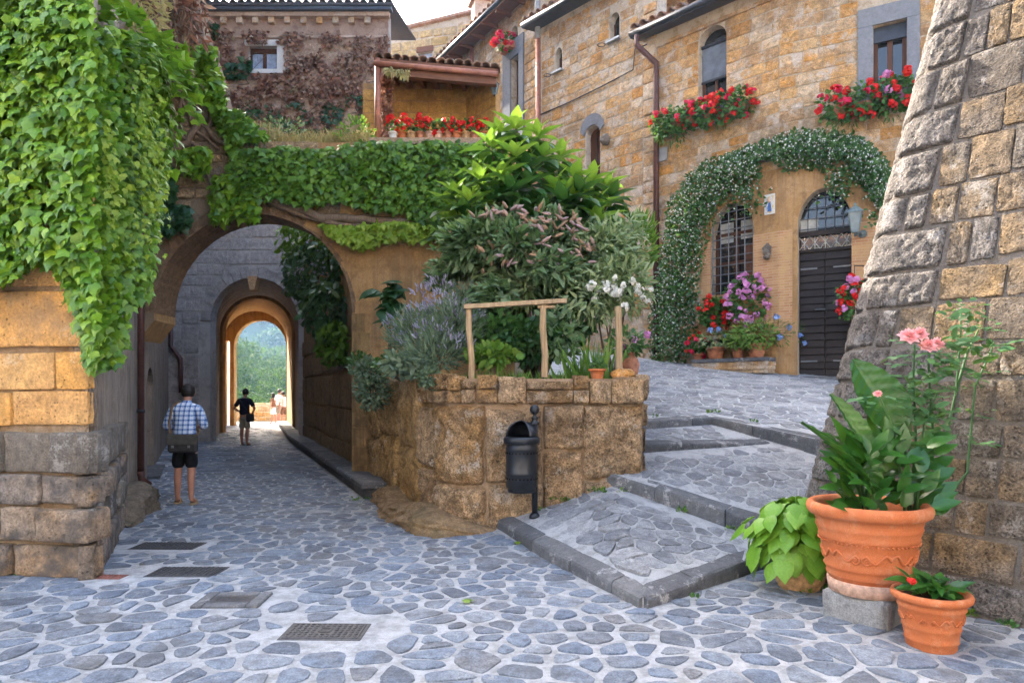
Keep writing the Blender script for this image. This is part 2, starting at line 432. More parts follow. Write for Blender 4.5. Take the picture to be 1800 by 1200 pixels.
def brickmat(name):
    t = NT(name); b = t.n('TexBrick'); mp = t.n('Mapping'); mp.inputs['Rotation'].default_value = (rad(90), 0, 0)
    g = t.n('NewGeometry'); sp = t.n('SeparateXYZ'); t.l(g.outputs['Position'], sp.inputs[0])
    cm = t.n('CombineXYZ'); t.l(t.math('ADD', sp.outputs[0], t.math('MULTIPLY', sp.outputs[1], -.55)), cm.inputs[0]); t.l(sp.outputs[2], cm.inputs[1])
    t.l(cm.outputs[0], b.inputs['Vector'])
    for k, v in (('Scale', 1.0), ('Mortar Size', .009), ('Brick Width', .26), ('Row Height', .058), ('Bias', .0), ('Mortar Smooth', .3)): b.inputs[k].default_value = v
    b.inputs['Color1'].default_value = (.40, .19, .09, 1); b.inputs['Color2'].default_value = (.52, .29, .15, 1); b.inputs['Mortar'].default_value = (.48, .35, .22, 1)
    c = t.mix(t.ramp(t.noise(3, 6, .7), [(.42, (0, 0, 0)), (.62, (1, 1, 1))]), b.outputs[0], (.50, .32, .15))
    t.bump(t.math('ADD', t.math('MULTIPLY', b.outputs['Fac'], -.6), t.noise(30, 4)), .5, .02)
    return t.done(c, .93, .2)
M_brick = brickmat('thin_brick')
# ground
M_grout_step = plaster('grey_grout', [(.40, .40, .40), (.51, .51, .51), (.60, .60, .60)], 3.0, (.24, .235, .23), .9)
M_grout = plaster('pale_grout', [(.43, .435, .445), (.57, .575, .585), (.67, .67, .68)], 3.0, (.28, .275, .27), 1.0, .95, (.30, .295, .29))
M_cobble = rock('blue_cobble', [(.11, .135, .18), (.18, .22, .285), (.25, .29, .345), (.135, .155, .19), (.31, .335, .37), (.19, .23, .29), (.23, .23, .235), (.15, .19, .255)], 1.8, .55, .6, .9, .2, (.46, .455, .45), .66, (.12, .12, .12), .55, .2)
M_cobble_hi = rock('plaza_cobble', [(.22, .228, .245), (.31, .318, .335), (.38, .38, .385), (.19, .20, .22), (.34, .335, .33)], 1.8, .5, .6, .9, .2, (.46, .455, .445), .63, (.14, .14, .14), .68, .2)
M_kerb = rock('kerb_stone', [(.085, .085, .09), (.13, .13, .135), (.165, .162, .16)], 1.6, .4, .4, .5, .15, (.42, .41, .40), .62, (.10, .10, .10), .75)
M_earth = plaster('earth', [(.10, .07, .04), (.16, .11, .07), (.2, .15, .1)], 4, None, .8)
M_hill = plaster('hill_green', [(.03, .07, .03), (.05, .10, .04), (.08, .13, .05)], .05, None, .3)
# metal, wood, clay, glass
M_iron = plain('cast_iron', (.075, .075, .08), .5, .5, .5, .2, 40, .3)
M_iron_rust = plain('rusty_iron', (.22, .09, .07), .65, .4, .2, .25, 30, .3)
M_binblack = plain('bin_paint', (.012, .014, .019), .38, .5, .0, .15, 30)
M_pipe_brown = plain('brown_pipe', (.10, .042, .034), .5, .4, .1, .15, 8)
M_pipe_copper = plain('rose_pipe', (.34, .14, .09), .5, .4, .2, .15, 8)
M_pipe_grey = plain('grey_pipe', (.34, .36, .38), .5, .4, .3, .12, 8)
M_gutter = plain('dark_gutter', (.05, .056, .07), .5, .4, .2, .15, 8)
M_darkmetal = plain('dark_metal', (.035, .035, .04), .5, .5, .3, .1, 20)
M_grille = plain('grille_metal', (.16, .165, .175), .5, .5, .4, .1, 20)
M_doorwood = wood('dark_door_wood', (.012, .008, .006), (.036, .022, .016), 1.0, .55, 0)
M_brownwood = wood('brown_wood', (.07, .028, .014), (.13, .055, .028), 1.0, .6, 2)
M_beam = wood('beam_wood', (.12, .05, .028), (.22, .10, .06), 1.0, .7, 0)
M_rail = wood('weathered_rail_wood', (.26, .17, .09), (.44, .32, .19), 1.0, .8, 2)
M_vinewood = wood('vine_wood', (.11, .075, .05), (.24, .17, .12), 2.0, .9, 2)
M_bark = wood('bark', (.07, .05, .035), (.15, .11, .08), 2.0, .9, 2)
M_terra = plaster('terracotta', [(.44, .115, .038), (.54, .155, .055), (.60, .21, .09)], 3.0, (.56, .27, .15), .25, .75, (.48, .14, .05))
M_terra_old = plain('old_terracotta', (.42, .17, .09), .8, .3, 0, .2, 12, .2)
M_terra_base = plain('limed_terracotta', (.52, .33, .24), .85, .2, 0, .2, 20, .2)
M_clay_pale = plain('pale_clay_basket', (.50, .29, .14), .85, .2, 0, .22, 25, .3)
M_tile = rock('roof_tile', [(.28, .13, .08), (.36, .20, .13), (.24, .14, .10), (.40, .28, .2)], 2, .5, .4, .4, .1, (.36, .33, .27), .58)
M_tile_dark = rock('roof_tile_dark', [(.07, .065, .075), (.11, .10, .11), (.09, .08, .085)], 2, .4, .4, .4, .1)
M_glass = glass('window_glass')
M_glass_pale = plain('curtained_glass', (.34, .42, .56), .12, .8, 0, .18, 6)
M_screen = plain('window_screen', (.15, .175, .21), .12, .8, 0, .2, 3)
M_curtain = plain('curtain', (.48, .47, .42), .9, .1, 0, .12, 9)
M_dark = plain('dark_inside', (.014, .012, .012), .9, .1)
M_soil = plain('soil', (.05, .033, .022), .95, .1, 0, .3, 60, .5)
# foliage
M_ivy = leafmat('creeper_leaf', [(.028, .10, .006), (.075, .20, .008), (.17, .34, .014), (.05, .14, .008), (.27, .43, .025), (.11, .25, .012), (.02, .07, .006)], .42, .5, .3)
M_ivy_lime = leafmat('lime_leaf', [(.16, .30, .02), (.26, .38, .03), (.34, .42, .05)], .45, .4, .35)
M_ivy_arch = leafmat('arch_creeper_leaf', [(.03, .09, .008), (.065, .16, .010), (.12, .25, .016), (.19, .33, .03)], .45, .45, .3)
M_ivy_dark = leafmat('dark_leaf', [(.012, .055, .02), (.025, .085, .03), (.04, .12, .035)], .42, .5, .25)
M_dry = leafmat('dry_creeper_leaf', [(.17, .065, .04), (.28, .125, .075), (.38, .22, .145), (.14, .06, .038), (.44, .30, .21), (.14, .16, .05)], .8, .2, .2, (.3, .12, .08))
M_loquat = leafmat('loquat_leaf', [(.015, .075, .02), (.03, .115, .025), (.06, .17, .03)], .35, .55, .2)
M_loquat_new = leafmat('young_loquat_leaf', [(.20, .36, .03), (.28, .44, .05), (.14, .30, .03)], .42, .45, .35)
M_bud = leafmat('buddleia_leaf', [(.05, .115, .035), (.11, .20, .08), (.20, .28, .16), (.05, .13, .035)], .6, .3, .25)
M_budflower = leafmat('faded_flower', [(.30, .17, .09), (.38, .25, .16), (.42, .30, .30), (.44, .33, .42)], .85, .2, .1, (.4, .25, .2))
M_lav = leafmat('lavender_leaf', [(.10, .16, .10), (.15, .21, .14), (.20, .26, .20)], .7, .2, .2)
M_lavflower = leafmat('lavender_flower', [(.32, .30, .42), (.42, .41, .54), (.26, .24, .34), (.40, .40, .46)], .8, .2, .15, (.4, .35, .6))
M_pale = leafmat('pale_leaf', [(.20, .27, .12), (.32, .38, .20), (.14, .22, .09), (.42, .46, .30)], .6, .3, .25)
M_white = leafmat('white_petal', [(.66, .66, .60), (.74, .74, .70), (.70, .66, .52)], .6, .3, .2, (.7, .7, .6))
M_jas = leafmat('jasmine_leaf', [(.025, .085, .02), (.05, .14, .03), (.09, .20, .05)], .4, .5, .2)
M_ger = leafmat('geranium_leaf', [(.035, .11, .025), (.06, .16, .035), (.09, .22, .05)], .55, .35, .25)
M_red = leafmat('red_petal', [(.60, .010, .012), (.72, .02, .018), (.66, .05, .02)], .6, .3, .2, (.8, .05, .03))
M_crimson = leafmat('crimson_petal', [(.58, .01, .05), (.66, .02, .09), (.70, .015, .03)], .6, .3, .2, (.8, .05, .1))
M_pink = leafmat('pink_petal', [(.60, .22, .50), (.70, .34, .62), (.66, .18, .42)], .6, .3, .2, (.8, .3, .6))
M_rose = leafmat('rose_petal', [(.78, .30, .30), (.84, .44, .44), (.80, .22, .22)], .6, .3, .25, (.9, .4, .35))
M_blue = leafmat('blue_petal', [(.22, .36, .72), (.34, .48, .80)], .6, .3, .2, (.3, .4, .8))
M_hosta = leafmat('hosta_leaf', [(.10, .27, .015), (.16, .35, .025), (.22, .42, .04), (.13, .31, .02)], .42, .45, .3)
M_dief = leafmat('big_glossy_leaf', [(.015, .075, .012), (.03, .12, .018), (.05, .17, .02)], .28, .6, .2)
M_rosel = leafmat('rose_leaf', [(.03, .10, .03), (.06, .15, .05), (.10, .21, .06)], .5, .4, .25)
M_grass = leafmat('grass_blade', [(.06, .15, .02), (.12, .24, .03), (.20, .30, .06)], .55, .35, .3)
M_drygrass = leafmat('dry_grass', [(.40, .32, .16), (.48, .40, .20), (.34, .33, .12), (.44, .28, .14)], .8, .2, .3, (.5, .4, .15))
M_treeleaf = leafmat('tree_leaf', [(.010, .042, .02), (.02, .06, .025), (.045, .09, .03), (.13, .15, .06)], .8, .1, .12)

# ------------------------------------------------------------------ leaves and scattering
def T_ivy():
    v = [(0, .42, .05), (0, 0, 0), (.26, -.06, -.03), (.52, .30, -.06), (.25, .52, .0), (0, 1, -.12), (-.25, .52, .0), (-.52, .30, -.06), (-.26, -.06, -.03)]
    return np.array(v, float), [(0, i, i + 1) for i in range(1, 8)] + [(0, 8, 1)]
def T_lance(wd=.15, droop=.25, n=4, fold=.05):
    v = []; f = []
    prof = [math.sin(math.pi * min(1, (.06 + .94 * (i / n)) ** .75)) for i in range(n + 1)]
    for i in range(n + 1):
        y = i / n; z = -droop * y * y; wx = wd * prof[i] if i < n else .004
        v += [(-wx, y, z + fold * prof[i]), (0, y, z), (wx, y, z + fold * prof[i])]
    for i in range(n):
        a = i * 3; f += [(a, a + 1, a + 4, a + 3), (a + 1, a + 2, a + 5, a + 4)]
    return np.array(v, float), f
def T_heart(droop=.3, n=5, wd=.42):
    v = []; f = []
    ws = [.24, .40, wd, .34, .17, .0]
    for i in range(n + 1):
        y = i / n; z = -droop * (y ** 2); wx = ws[i]
        v += [(-wx, y - (.08 if i == 0 else 0), z - .02), (-wx * .5, y, z + .05 * (1 - y)), (0, y, z), (wx * .5, y, z + .05 * (1 - y)), (wx, y - (.08 if i == 0 else 0), z - .02)]
    for i in range(n):
        for k in range(4):
            a = i * 5 + k; f.append((a, a + 1, a + 6, a + 5))
    return np.array(v, float), f
def T_oval(): return np.array([(0, 0, 0), (.28, .35, .04), (.22, .75, .02), (0, 1, -.06), (-.22, .75, .02), (-.28, .35, .04)], float), [(0, 1, 2, 3), (0, 3, 4, 5)]
def T_round():
    v = [(0, .4, -.05)] + [(.5 * math.sin(2 * math.pi * k / 7), .4 - .5 * math.cos(2 * math.pi * k / 7), .03 * (k % 2)) for k in range(7)]
    return np.array(v, float), [(0, 1 + k, 1 + (k + 1) % 7) for k in range(7)]
def T_blade(wd=.03, n=4, droop=.3):
    v = []; f = []
    for i in range(n + 1):
        y = i / n; wx = wd * (1 - y ** 2.2) + .001; v += [(-wx, y * (1 - .1 * y), -droop * y ** 2.5), (wx, y * (1 - .1 * y), -droop * y ** 2.5)]
    for i in range(n): a = i * 2; f.append((a, a + 1, a + 3, a + 2))
    return np.array(v, float), f
def T_star():
    v = [(0, 0, 0)]
    for k in range(10):
        r = .5 if k % 2 == 0 else .22; a = 2 * math.pi * k / 10; v.append((r * math.cos(a), r * math.sin(a), .06 if k % 2 == 0 else 0))
    return np.array(v, float), [(0, 1 + k, 1 + (k + 1) % 10) for k in range(10)]
def T_cone():
    v = []; f = []
    for i, (r, y) in enumerate(((.07, 0), (.13, .2), (.11, .6), (.0, 1))):
        for k in range(5):
            a = 2 * math.pi * k / 5 + i * .6; v.append((r * math.cos(a), y, r * math.sin(a)))
    for i in range(3):
        for k in range(5):
            a = i * 5 + k; b = i * 5 + (k + 1) % 5; f.append((a, b, b + 5, a + 5))
    return np.array(v, float), f
IVY, LANCE, LANCEB, HEART, OVAL, ROUND, BLADE, STAR, CONE = T_ivy(), T_lance(), T_lance(.2, .12, 5, .06), T_heart(), T_oval(), T_round(), T_blade(), T_star(), T_cone()

def nrm(a):
    a = np.asarray(a, float); return a / np.maximum(np.linalg.norm(a, axis=-1, keepdims=True), 1e-9)
def frames(tip, nor):
    Y = nrm(tip); Z = np.asarray(nor, float); Z = nrm(Z - (Z * Y).sum(-1, keepdims=True) * Y + 1e-6); return np.cross(Y, Z), Y, Z
def npmesh(name, V, faces_flat, sizes, m):
    me = bpy.data.meshes.new(name); me.vertices.add(len(V)); me.vertices.foreach_set('co', np.ascontiguousarray(V, np.float32).ravel())
    me.loops.add(len(faces_flat)); me.loops.foreach_set('vertex_index', faces_flat.astype(np.int32))
    st = np.concatenate([[0], np.cumsum(sizes)[:-1]]).astype(np.int32)
    me.polygons.add(len(sizes)); me.polygons.foreach_set('loop_start', st); me.polygons.foreach_set('loop_total', np.asarray(sizes, np.int32))
    me.materials.append(m); me.update(calc_edges=True); me.shade_smooth(); return me
def scatter_mesh(name, tm, pos, tip, nor, size, m):
    V, F = tm; X, Y, Z = frames(tip, nor); s = np.asarray(size, float)
    s3 = s[:, None] if s.ndim == 1 else s          # size may be per axis (N,3)
    if s3.shape[1] == 1: s3 = np.repeat(s3, 3, 1)
    VV = pos[:, None, :] + V[None, :, 0:1] * (X * s3[:, 0:1])[:, None, :] + V[None, :, 1:2] * (Y * s3[:, 1:2])[:, None, :] + V[None, :, 2:3] * (Z * s3[:, 2:3])[:, None, :]
    n, k = len(pos), len(V); flat = np.concatenate([np.array(f) for f in F]); sz = np.array([len(f) for f in F])
    ff = (flat[None, :] + (np.arange(n) * k)[:, None]).ravel()
    return npmesh(name, VV.reshape(-1, 3), ff, np.tile(sz, n), m)
TM = {}
def tmesh(tm, m, name):
    k = (id(tm), m.name)
    if k not in TM: TM[k] = mesh(name, tm[0], tm[1], m, True)
    return TM[k]
def inst(name, me, pos, tip, nor, s, parent):
    X, Y, Z = frames(np.array([tip]), np.array([nor])); X, Y, Z = X[0], Y[0], Z[0]
    if np.ndim(s) == 0: s = (s, s, s)
    M = Matrix(((X[0] * s[0], Y[0] * s[1], Z[0] * s[2], pos[0]), (X[1] * s[0], Y[1] * s[1], Z[1] * s[2], pos[1]), (X[2] * s[0], Y[2] * s[1], Z[2] * s[2], pos[2]), (0, 0, 0, 1)))
    o = bpy.data.objects.new(name, me); COL.objects.link(o); setpar(o, parent); o.matrix_basis = M; return o
def leaves(parent, tm, pos, tip, nor, size, m, nparts=0, part='leaf', rest='foliage'):
    """the leaves that show largest are single parts, the rest one mass"""
    pos, tip, nor, size = map(np.asarray, (pos, tip, nor, size))
    n = len(pos)
    if n == 0: return
    one = size if size.ndim == 1 else size[:, 1]
    if nparts:
        sc = one / np.linalg.norm(pos - np.array([0, 0, EYE]), axis=1)
        order = np.argsort(-sc); a, b = order[:nparts], order[nparts:]
        me = tmesh(tm, m, part)
        for i in a: inst(part, me, pos[i], tip[i], nor[i], size[i], parent)
    else: b = np.arange(n)
    if len(b):
        link(rest, scatter_mesh(rest, tm, pos[b], tip[b], nor[b], size[b], m), parent, 'stuff')
def rsph(n):
    return nrm(NR.normal(size=(n, 3)))
def blob(c, r, n, inner=.55, zmin=-1):
    """points through an uneven ellipsoid, denser near the outside"""
    d = rsph(n * 2); d = d[d[:, 2] > zmin][:n]
    k = np.array([noise.noise(Vector((p[0] * 1.9 + c[0], p[1] * 1.9 + c[1], p[2] * 1.9))) for p in d])
    q = (NR.uniform(inner ** 3, 1, len(d)) ** (1 / 3)) * (1 + .28 * k)
    return np.asarray(c) + d * q[:, None] * np.asarray(r), d
def tuft(parent, c, r, n, tm, size, m, up=.3, droop=0.0, inner=.4, nparts=0, part='leaf', rest='foliage', zmin=-.6, wild=.6):
    p, d = blob(c, r, n, inner, zmin); k = len(p)
    tip = nrm(d + NR.normal(size=(k, 3)) * wild + np.array([0, 0, -droop])); no = nrm(d * .6 + NR.normal(size=(k, 3)) * .4 + np.array([0, -.25, up + .3]))
    leaves(parent, tm, p, tip, no, NR.uniform(*size, k), m, nparts, part, rest)
BLOOM = {}
def bloom_mesh(m, k):
    key = (m.name, k)
    if key not in BLOOM:
        d = rsph(16); d[:, 2] = np.abs(d[:, 2]) * 1.2 - .25; d = nrm(d)
        BLOOM[key] = scatter_mesh('blossom', ROUND, d * .42, nrm(np.cross(d, rsph(16))), d, NR.uniform(.42, .62, 16), m)
    return BLOOM[key]
def blooms(parent, pts, size, m, name='blossom'):
    for p in pts:
        inst(name, bloom_mesh(m, R.randrange(4)), p, (R.uniform(-1, 1), R.uniform(-.3, .3), R.uniform(-1, 1)), (R.uniform(-.4, .4), -.8, .7), R.uniform(*size), parent)
def lerp(a, b, t): return a + (b - a) * t
def px_points(poly, n, fn):
    """n random places: pixel polygon laid on a surface of the scene"""
    xs = [p[0] for p in poly]; ys = [p[1] for p in poly]; out = []
    while len(out) < n:
        x, y = NR.uniform(min(xs), max(xs)), NR.uniform(min(ys), max(ys))
        if inpoly((x, y), poly): out.append(fn(x, y))
    return np.array([tuple(p) for p in out])
def pot_profile(rt, rb, h, lip=.03, liph=.06, wall=.02, soil=.04):
    return [(0, 0), (rb, 0), (rb * 1.02, h * .02), (lerp(rb, rt, .5) * 1.01, h * .5), (rt, h - liph), (rt + lip * .9, h - liph), (rt + lip, h - liph * .6), (rt + lip, h - liph * .15), (rt + lip * .6, h), (rt, h), (rt - wall, h - liph * .4), (rt - wall, h - soil - liph)]
def flowerpot(t, c, rt, rb, h, m, name='pot', lip=.02, n=20):
    mb = MB(); mb.lathe(pot_profile(rt, rb, h, lip, h * .18, min(.02, rt * .15), h * .06)[:-1] + [(rt * .86, h * .82)], c, n)
    o = mb.build(name, m, t, True)
    MB().lathe([(0, h * .83), (rt * .9, h * .83), (rt * .9, h * .80), (0, h * .80)], c, 14).build('soil', M_soil, t)
    return o

# ================================================================== setting: ground, road, steps, plaza
def road_z(x, y): return .09 * math.exp(-((x + .05) ** 2 + (y - 7.75) ** 2) / .45) + .012 * noise.noise(Vector((x * .6, y * .6, 3)))
def grid_sheet(x0, x1, y0, y1, st, zf):
    nx, ny = int((x1 - x0) / st) + 1, int((y1 - y0) / st) + 1; v = []; f = []
    for j in range(ny):
        for i in range(nx):
            x, y = x0 + (x1 - x0) * i / (nx - 1), y0 + (y1 - y0) * j / (ny - 1); v.append((x, y, zf(x, y)))
    for j in range(ny - 1):
        for i in range(nx - 1): a = j * nx + i; f.append((a, a + 1, a + nx + 1, a + nx))
    return v, f
v, f = grid_sheet(-15, 7, -3, 38, .3, road_z)
road = meshobj('road', v, f, M_grout, None, True); tag(road, kind='structure')
m = MB()
for a, b, c, d in ((-300, 300, -300, -3), (-300, -15, -3, 38), (7, 300, -3, 38), (-300, 300, -3, -2.9)):
    m.add([(a, c, -.02), (b, c, -.02), (b, d, -.02), (a, d, -.02)], [(0, 1, 2, 3)])
tag(m.build('ground', M_earth), kind='structure')

def voronoi(bounds, sp, inside, seed, jit=.5, drop=.16):
    rr = random.Random(seed); x0, x1, y0, y1 = bounds; nx, ny = int((x1 - x0) / sp) + 4, int((y1 - y0) / sp) + 4
    S = {}
    for j in range(-2, ny):
        for i in range(-2, nx):
            if rr.random() < drop: rr.random(); continue
            S[i, j] = (x0 + (i + (.5 if j % 2 else 0) + rr.uniform(-jit, jit)) * sp, y0 + (j + rr.uniform(-jit, jit)) * sp)
    out = []
    for (i, j), s in S.items():
        if not inside(s[0], s[1]): continue
        poly = [(s[0] - sp * 1.3, s[1] - sp * 1.3), (s[0] + sp * 1.3, s[1] - sp * 1.3), (s[0] + sp * 1.3, s[1] + sp * 1.3), (s[0] - sp * 1.3, s[1] + sp * 1.3)]
        for dj in (-2, -1, 0, 1, 2):
            for di in (-2, -1, 0, 1, 2):
                q = S.get((i + di, j + dj))
                if q is None or (di == 0 and dj == 0): continue
                mx, my, nx_, ny_ = (s[0] + q[0]) / 2, (s[1] + q[1]) / 2, q[0] - s[0], q[1] - s[1]
                new = []
                for k in range(len(poly)):
                    a, b = poly[k], poly[(k + 1) % len(poly)]
                    da, db = (a[0] - mx) * nx_ + (a[1] - my) * ny_, (b[0] - mx) * nx_ + (b[1] - my) * ny_
                    if da <= 0: new.append(a)
                    if (da < 0) != (db < 0):
                        t = da / (da - db); new.append((a[0] + (b[0] - a[0]) * t, a[1] + (b[1] - a[1]) * t))
                poly = new
                if len(poly) < 3: break
            if len(poly) < 3: break
        if len(poly) >= 3: out.append(poly)
    return out
def cobble_geo(poly, zf, gap, hgt, rr):
    n = len(poly); c = Vector((sum(p[0] for p in poly) / n, sum(p[1] for p in poly) / n))
    q = []
    for i in range(n):                           # cut the corners
        a, b = Vector(poly[i]), Vector(poly[(i + 1) % n]); q += [a.lerp(b, .2 + rr.uniform(-.06, .06)), a.lerp(b, .8 + rr.uniform(-.06, .06))]
    q2 = [q[0]]
    for p in q[1:]:
        if (p - q2[-1]).length > .025: q2.append(p)
    q = q2; n = len(q); mr = sum((p - c).length for p in q) / n
    k = max(.45, 1 - gap / mr); ring = [c + (p - c) * k * (1 + rr.uniform(-.03, .03)) for p in q]
    tx, ty = rr.uniform(-.012, .012), rr.uniform(-.012, .012)
    v = []
    for sc, dz in ((1.0, -.03), (.985, hgt * .65), (.95, hgt)):
        for p in ring:
            w_ = c + (p - c) * sc; d = w_ - c
            v.append((w_.x, w_.y, zf(w_.x, w_.y) + dz + (d.x * tx + d.y * ty if dz > 0 else 0) * 3))
    f = []
    for r in range(2):
        for i in range(n): a = r * n + i; b = r * n + (i + 1) % n; f.append((a, b, b + n, a + n))
    f.append(tuple(2 * n + i for i in range(n)))
    return v, f, c, mr
def cobbles(parent, polys, zf, gap, hgt, m, nparts, seed, maxd=24):
    rr = random.Random(seed); items = []
    for p in polys:
        v, f, c, mr = cobble_geo(p, zf, rr.uniform(*gap), rr.uniform(*hgt), rr)
        d = math.hypot(c.x, c.y); vis = abs(c.x) < .8 * c.y + .3 and c.y > 3.2
        if d > maxd: continue
        items.append(((mr / d) if vis else 0, v, f))
    items.sort(key=lambda t: -t[0])
    for s, v, f in items[:nparts]: meshobj('cobblestone', v, f, m, parent)
    mb = MB()
    for s, v, f in items[nparts:]: mb.add(v, f)
    if mb.v: mb.build('cobblestones', m, parent, False, 'stuff')

COVERS = [((572, 1110), .55, .33), ((409, 1056), .50, .36), ((329, 1005), .62, .35), ((295, 959), .68, .34), ((195, 1014), .24, .15)]
cover_at = [gp(*c[0]) for c in COVERS]
STEP1 = [(.977, 5.1), (-.095, 7.6), (1.14, 7.8), (2.25, 6.75), (2.15, 6.0)]
def left_x(y): return -3.66 - .46 * (y - 5.9)
def right_x(y): return -.7 - .42 * (y - 7.7)
def on_road(x, y):
    if y > 33 or y < 2.6: return False
    if y > 5.95 and x < left_x(y) + .08: return False
    if y <= 5.95 and x < -6.5: return False
    if x > 3.6 or x + 1.6 > 7.2 - .0 * y and y > 7.6: return False
    if y > 7.5 and x > right_x(y) - .12: return False
    if y > 10.3 and x > right_x(y) - .62: return False
    if inpoly((x, y), STEP1) or (x > 1.0 and y > 5.15 + .9 * (x - 1.0)): return False
    for c, (pc, wx, wy) in zip(cover_at, COVERS):
        if abs(x - c.x) < wx / 2 + .11 and abs(y - c.y) < wy / 2 + .11: return False
    return True
cobbles(road, voronoi((-12, 4.2, 2.4, 9.2), .205, lambda x, y: on_road(x, y) and y <= 9.2, 3) + voronoi((-12, 0, 9.2, 14), .19, lambda x, y: on_road(x, y) and y > 9.2, 23) , road_z, (.012, .043), (.005, .013), M_cobble, 300, 4)
cobbles(road, voronoi((-15, -2, 14.0, 33), .36, lambda x, y: on_road(x, y) and y > 14.0, 8), road_z, (.02, .04), (.010, .016), M_cobble, 0, 5, 40)

def fit(pts, bil=False):
    A = np.array([[1, p[0], p[1]] + ([p[0] * p[1]] if bil else []) for p in pts]); s = np.linalg.lstsq(A, np.array([p[2] for p in pts]), rcond=None)[0]
    return (lambda x, y: float(s[0] + s[1] * x + s[2] * y + (s[3] * x * y if bil else 0)))
def slab(name, poly, zf, m, depth=.5, step=.5):
    """paved surface following zf, with sides going down"""
    xs = [p[0] for p in poly]; ys = [p[1] for p in poly]; pts = []; n0 = 0
    for a, b in zip(poly, poly[1:] + poly[:1]):
        k = max(1, int(math.dist(a, b) / step))
        for i in range(k): pts.append(Vector((a[0] + (b[0] - a[0]) * i / k, a[1] + (b[1] - a[1]) * i / k)))
    n = len(pts); edges = [(i, (i + 1) % n) for i in range(n)]; y = min(ys) + step / 2
    while y < max(ys):
        x = min(xs) + step / 2
        while x < max(xs):
            if inpoly((x, y), poly): pts.append(Vector((x, y)))
            x += step
        y += step
    r = geometry.delaunay_2d_cdt(pts, edges, [], 0, 1e-6); V, F = r[0], r[2]; F2 = []
    for f in F:
        c = sum((V[i] for i in f), Vector((0, 0))) / len(f)
        if not inpoly(c, poly): continue
        a, b, d = V[f[0]], V[f[1]], V[f[2]]
        F2.append(tuple(f) if (b.x - a.x) * (d.y - a.y) - (b.y - a.y) * (d.x - a.x) > 0 else tuple(f[::-1]))
    ed = {(f[i], f[(i + 1) % len(f)]) for f in F2 for i in range(len(f))}; k = len(V)
    side = [(b, a, a + k, b + k) for (a, b) in ed if (b, a) not in ed]
    vv = [(q.x, q.y, zf(q.x, q.y)) for q in V] + [(q.x, q.y, zf(q.x, q.y) - depth) for q in V]
    o = meshobj(name, vv, F2 + side, m); return tag(o, kind='structure')
def kerb(parent, a, b, zf, wd=.2, hgt=.3, ln=(.55, .95), lift=.006, seed=1):
    """kerb stones along the edge a-b (open side to the right of a->b)"""
    rr = random.Random(seed); a, b = Vector(a), Vector(b); L = (b - a).length; d = (b - a) / L; n = Vector((-d.y, d.x)); u = 0
    while u < L - .02:
        l = rr.uniform(*ln)
        if u + l > L - .3: l = L - u
        v = []; j = rr.uniform(-.006, .006); o_ = rr.uniform(-.012, .008)
        for k, t in enumerate((u + .005, u + l * .33, u + l * .67, u + l - .005)):
            c = a + d * t; jj = rr.uniform(-.008, .008); ww = wd * rr.uniform(.92, 1.08)
            for (s_, z_) in ((o_ + jj - .03, -hgt), (o_ + jj - .03, -.03), (o_ - .022 + jj, -.008), (o_, 0), (ww, 0), (ww, -hgt)):
                q = c + n * s_; v.append((q.x, q.y, zf(q.x, q.y) + lift + j + z_ + (rr.uniform(-.004, .004) if z_ > -.05 else 0)))
        f = []
        for k in range(3):
            for i in range(6): p, q = k * 6 + i, k * 6 + (i + 1) % 6; f.append((p, p + 6, q + 6, q))
        f += [tuple(range(6)), tuple(reversed(range(18, 24)))]
        meshobj('kerb_stone', v, f, M_kerb, parent); u += l

_ta, _tb = fit([(.977, 5.1, .07), (-.095, 7.6, .17), (1.14, 7.8, .54)]), fit([(.977, 5.1, .07), (1.14, 7.8, .54), (2.565, 6.46, .15)])
def tz1(x, y): return max(_ta(x, y), _tb(x, y)) if False else (_ta(x, y) if (x - .977) * 2.7 < (y - 5.1) * .163 else _tb(x, y))
z2 = fit([(1.14, 7.8, .70), (2.25, 6.75, .39), (1.63, 8.5, .84), (3.41, 9.0, .92), (3.83, 8.5, .84)])
z3 = fit([(1.63, 8.5, .95), (3.41, 9.0, .95), (1.82, 9.3, 1.10), (2.86, 9.8, 1.15)])
def zp(x, y): return -.317 - .0214 * x + .1669 * y
st1 = slab('lower_step', STEP1[:3] + [(2.565, 6.46)], tz1, M_grout_step)
kerb(st1, (-.13, 7.68), (.977, 5.1), tz1, .11, .35, seed=2); kerb(st1, (.985, 5.1), (2.75, 6.62), tz1, .13, .35, seed=3)
st2 = slab('middle_step', [(1.14, 7.8), (3.1, 5.95), (4.2, 7.2), (3.83, 8.5), (3.41, 9.02), (1.63, 8.5), (1.35, 8.2)], z2, M_grout_step)
kerb(st2, (1.10, 7.86), (3.1, 5.95), z2, .12, .4, seed=4)
st3 = slab('upper_step', [(1.55, 8.5), (3.41, 9.0), (3.83, 8.5), (3.9, 9.0), (2.86, 9.85), (1.82, 9.35)], lambda x, y: max(z3(x, y), z2(x, y) + .004), M_grout_step)
kerb(st3, (1.52, 8.5), (3.38, 8.99), z3, .15, .4, seed=5)
plaza = slab('plaza', [(1.78, 9.3), (2.86, 9.8), (3.83, 8.5), (7.5, 8.5), (9.0, 13.5), (3.75, 17.1), (.3, 20.6), (.3, 12.6), (1.6, 12.0)], zp, M_grout_step, .6, .8)
kerb(plaza, (1.74, 9.3), (2.86, 9.8), zp, .13, .4, seed=6); kerb(plaza, (2.87, 9.8), (4.0, 8.3), zp, .15, .45, seed=7)
def inset(poly, d):
    c = Vector((sum(p[0] for p in poly) / len(poly), sum(p[1] for p in poly) / len(poly)))
    return [tuple(c + (Vector(p) - c) * (1 - d / (Vector(p) - c).length)) for p in poly]
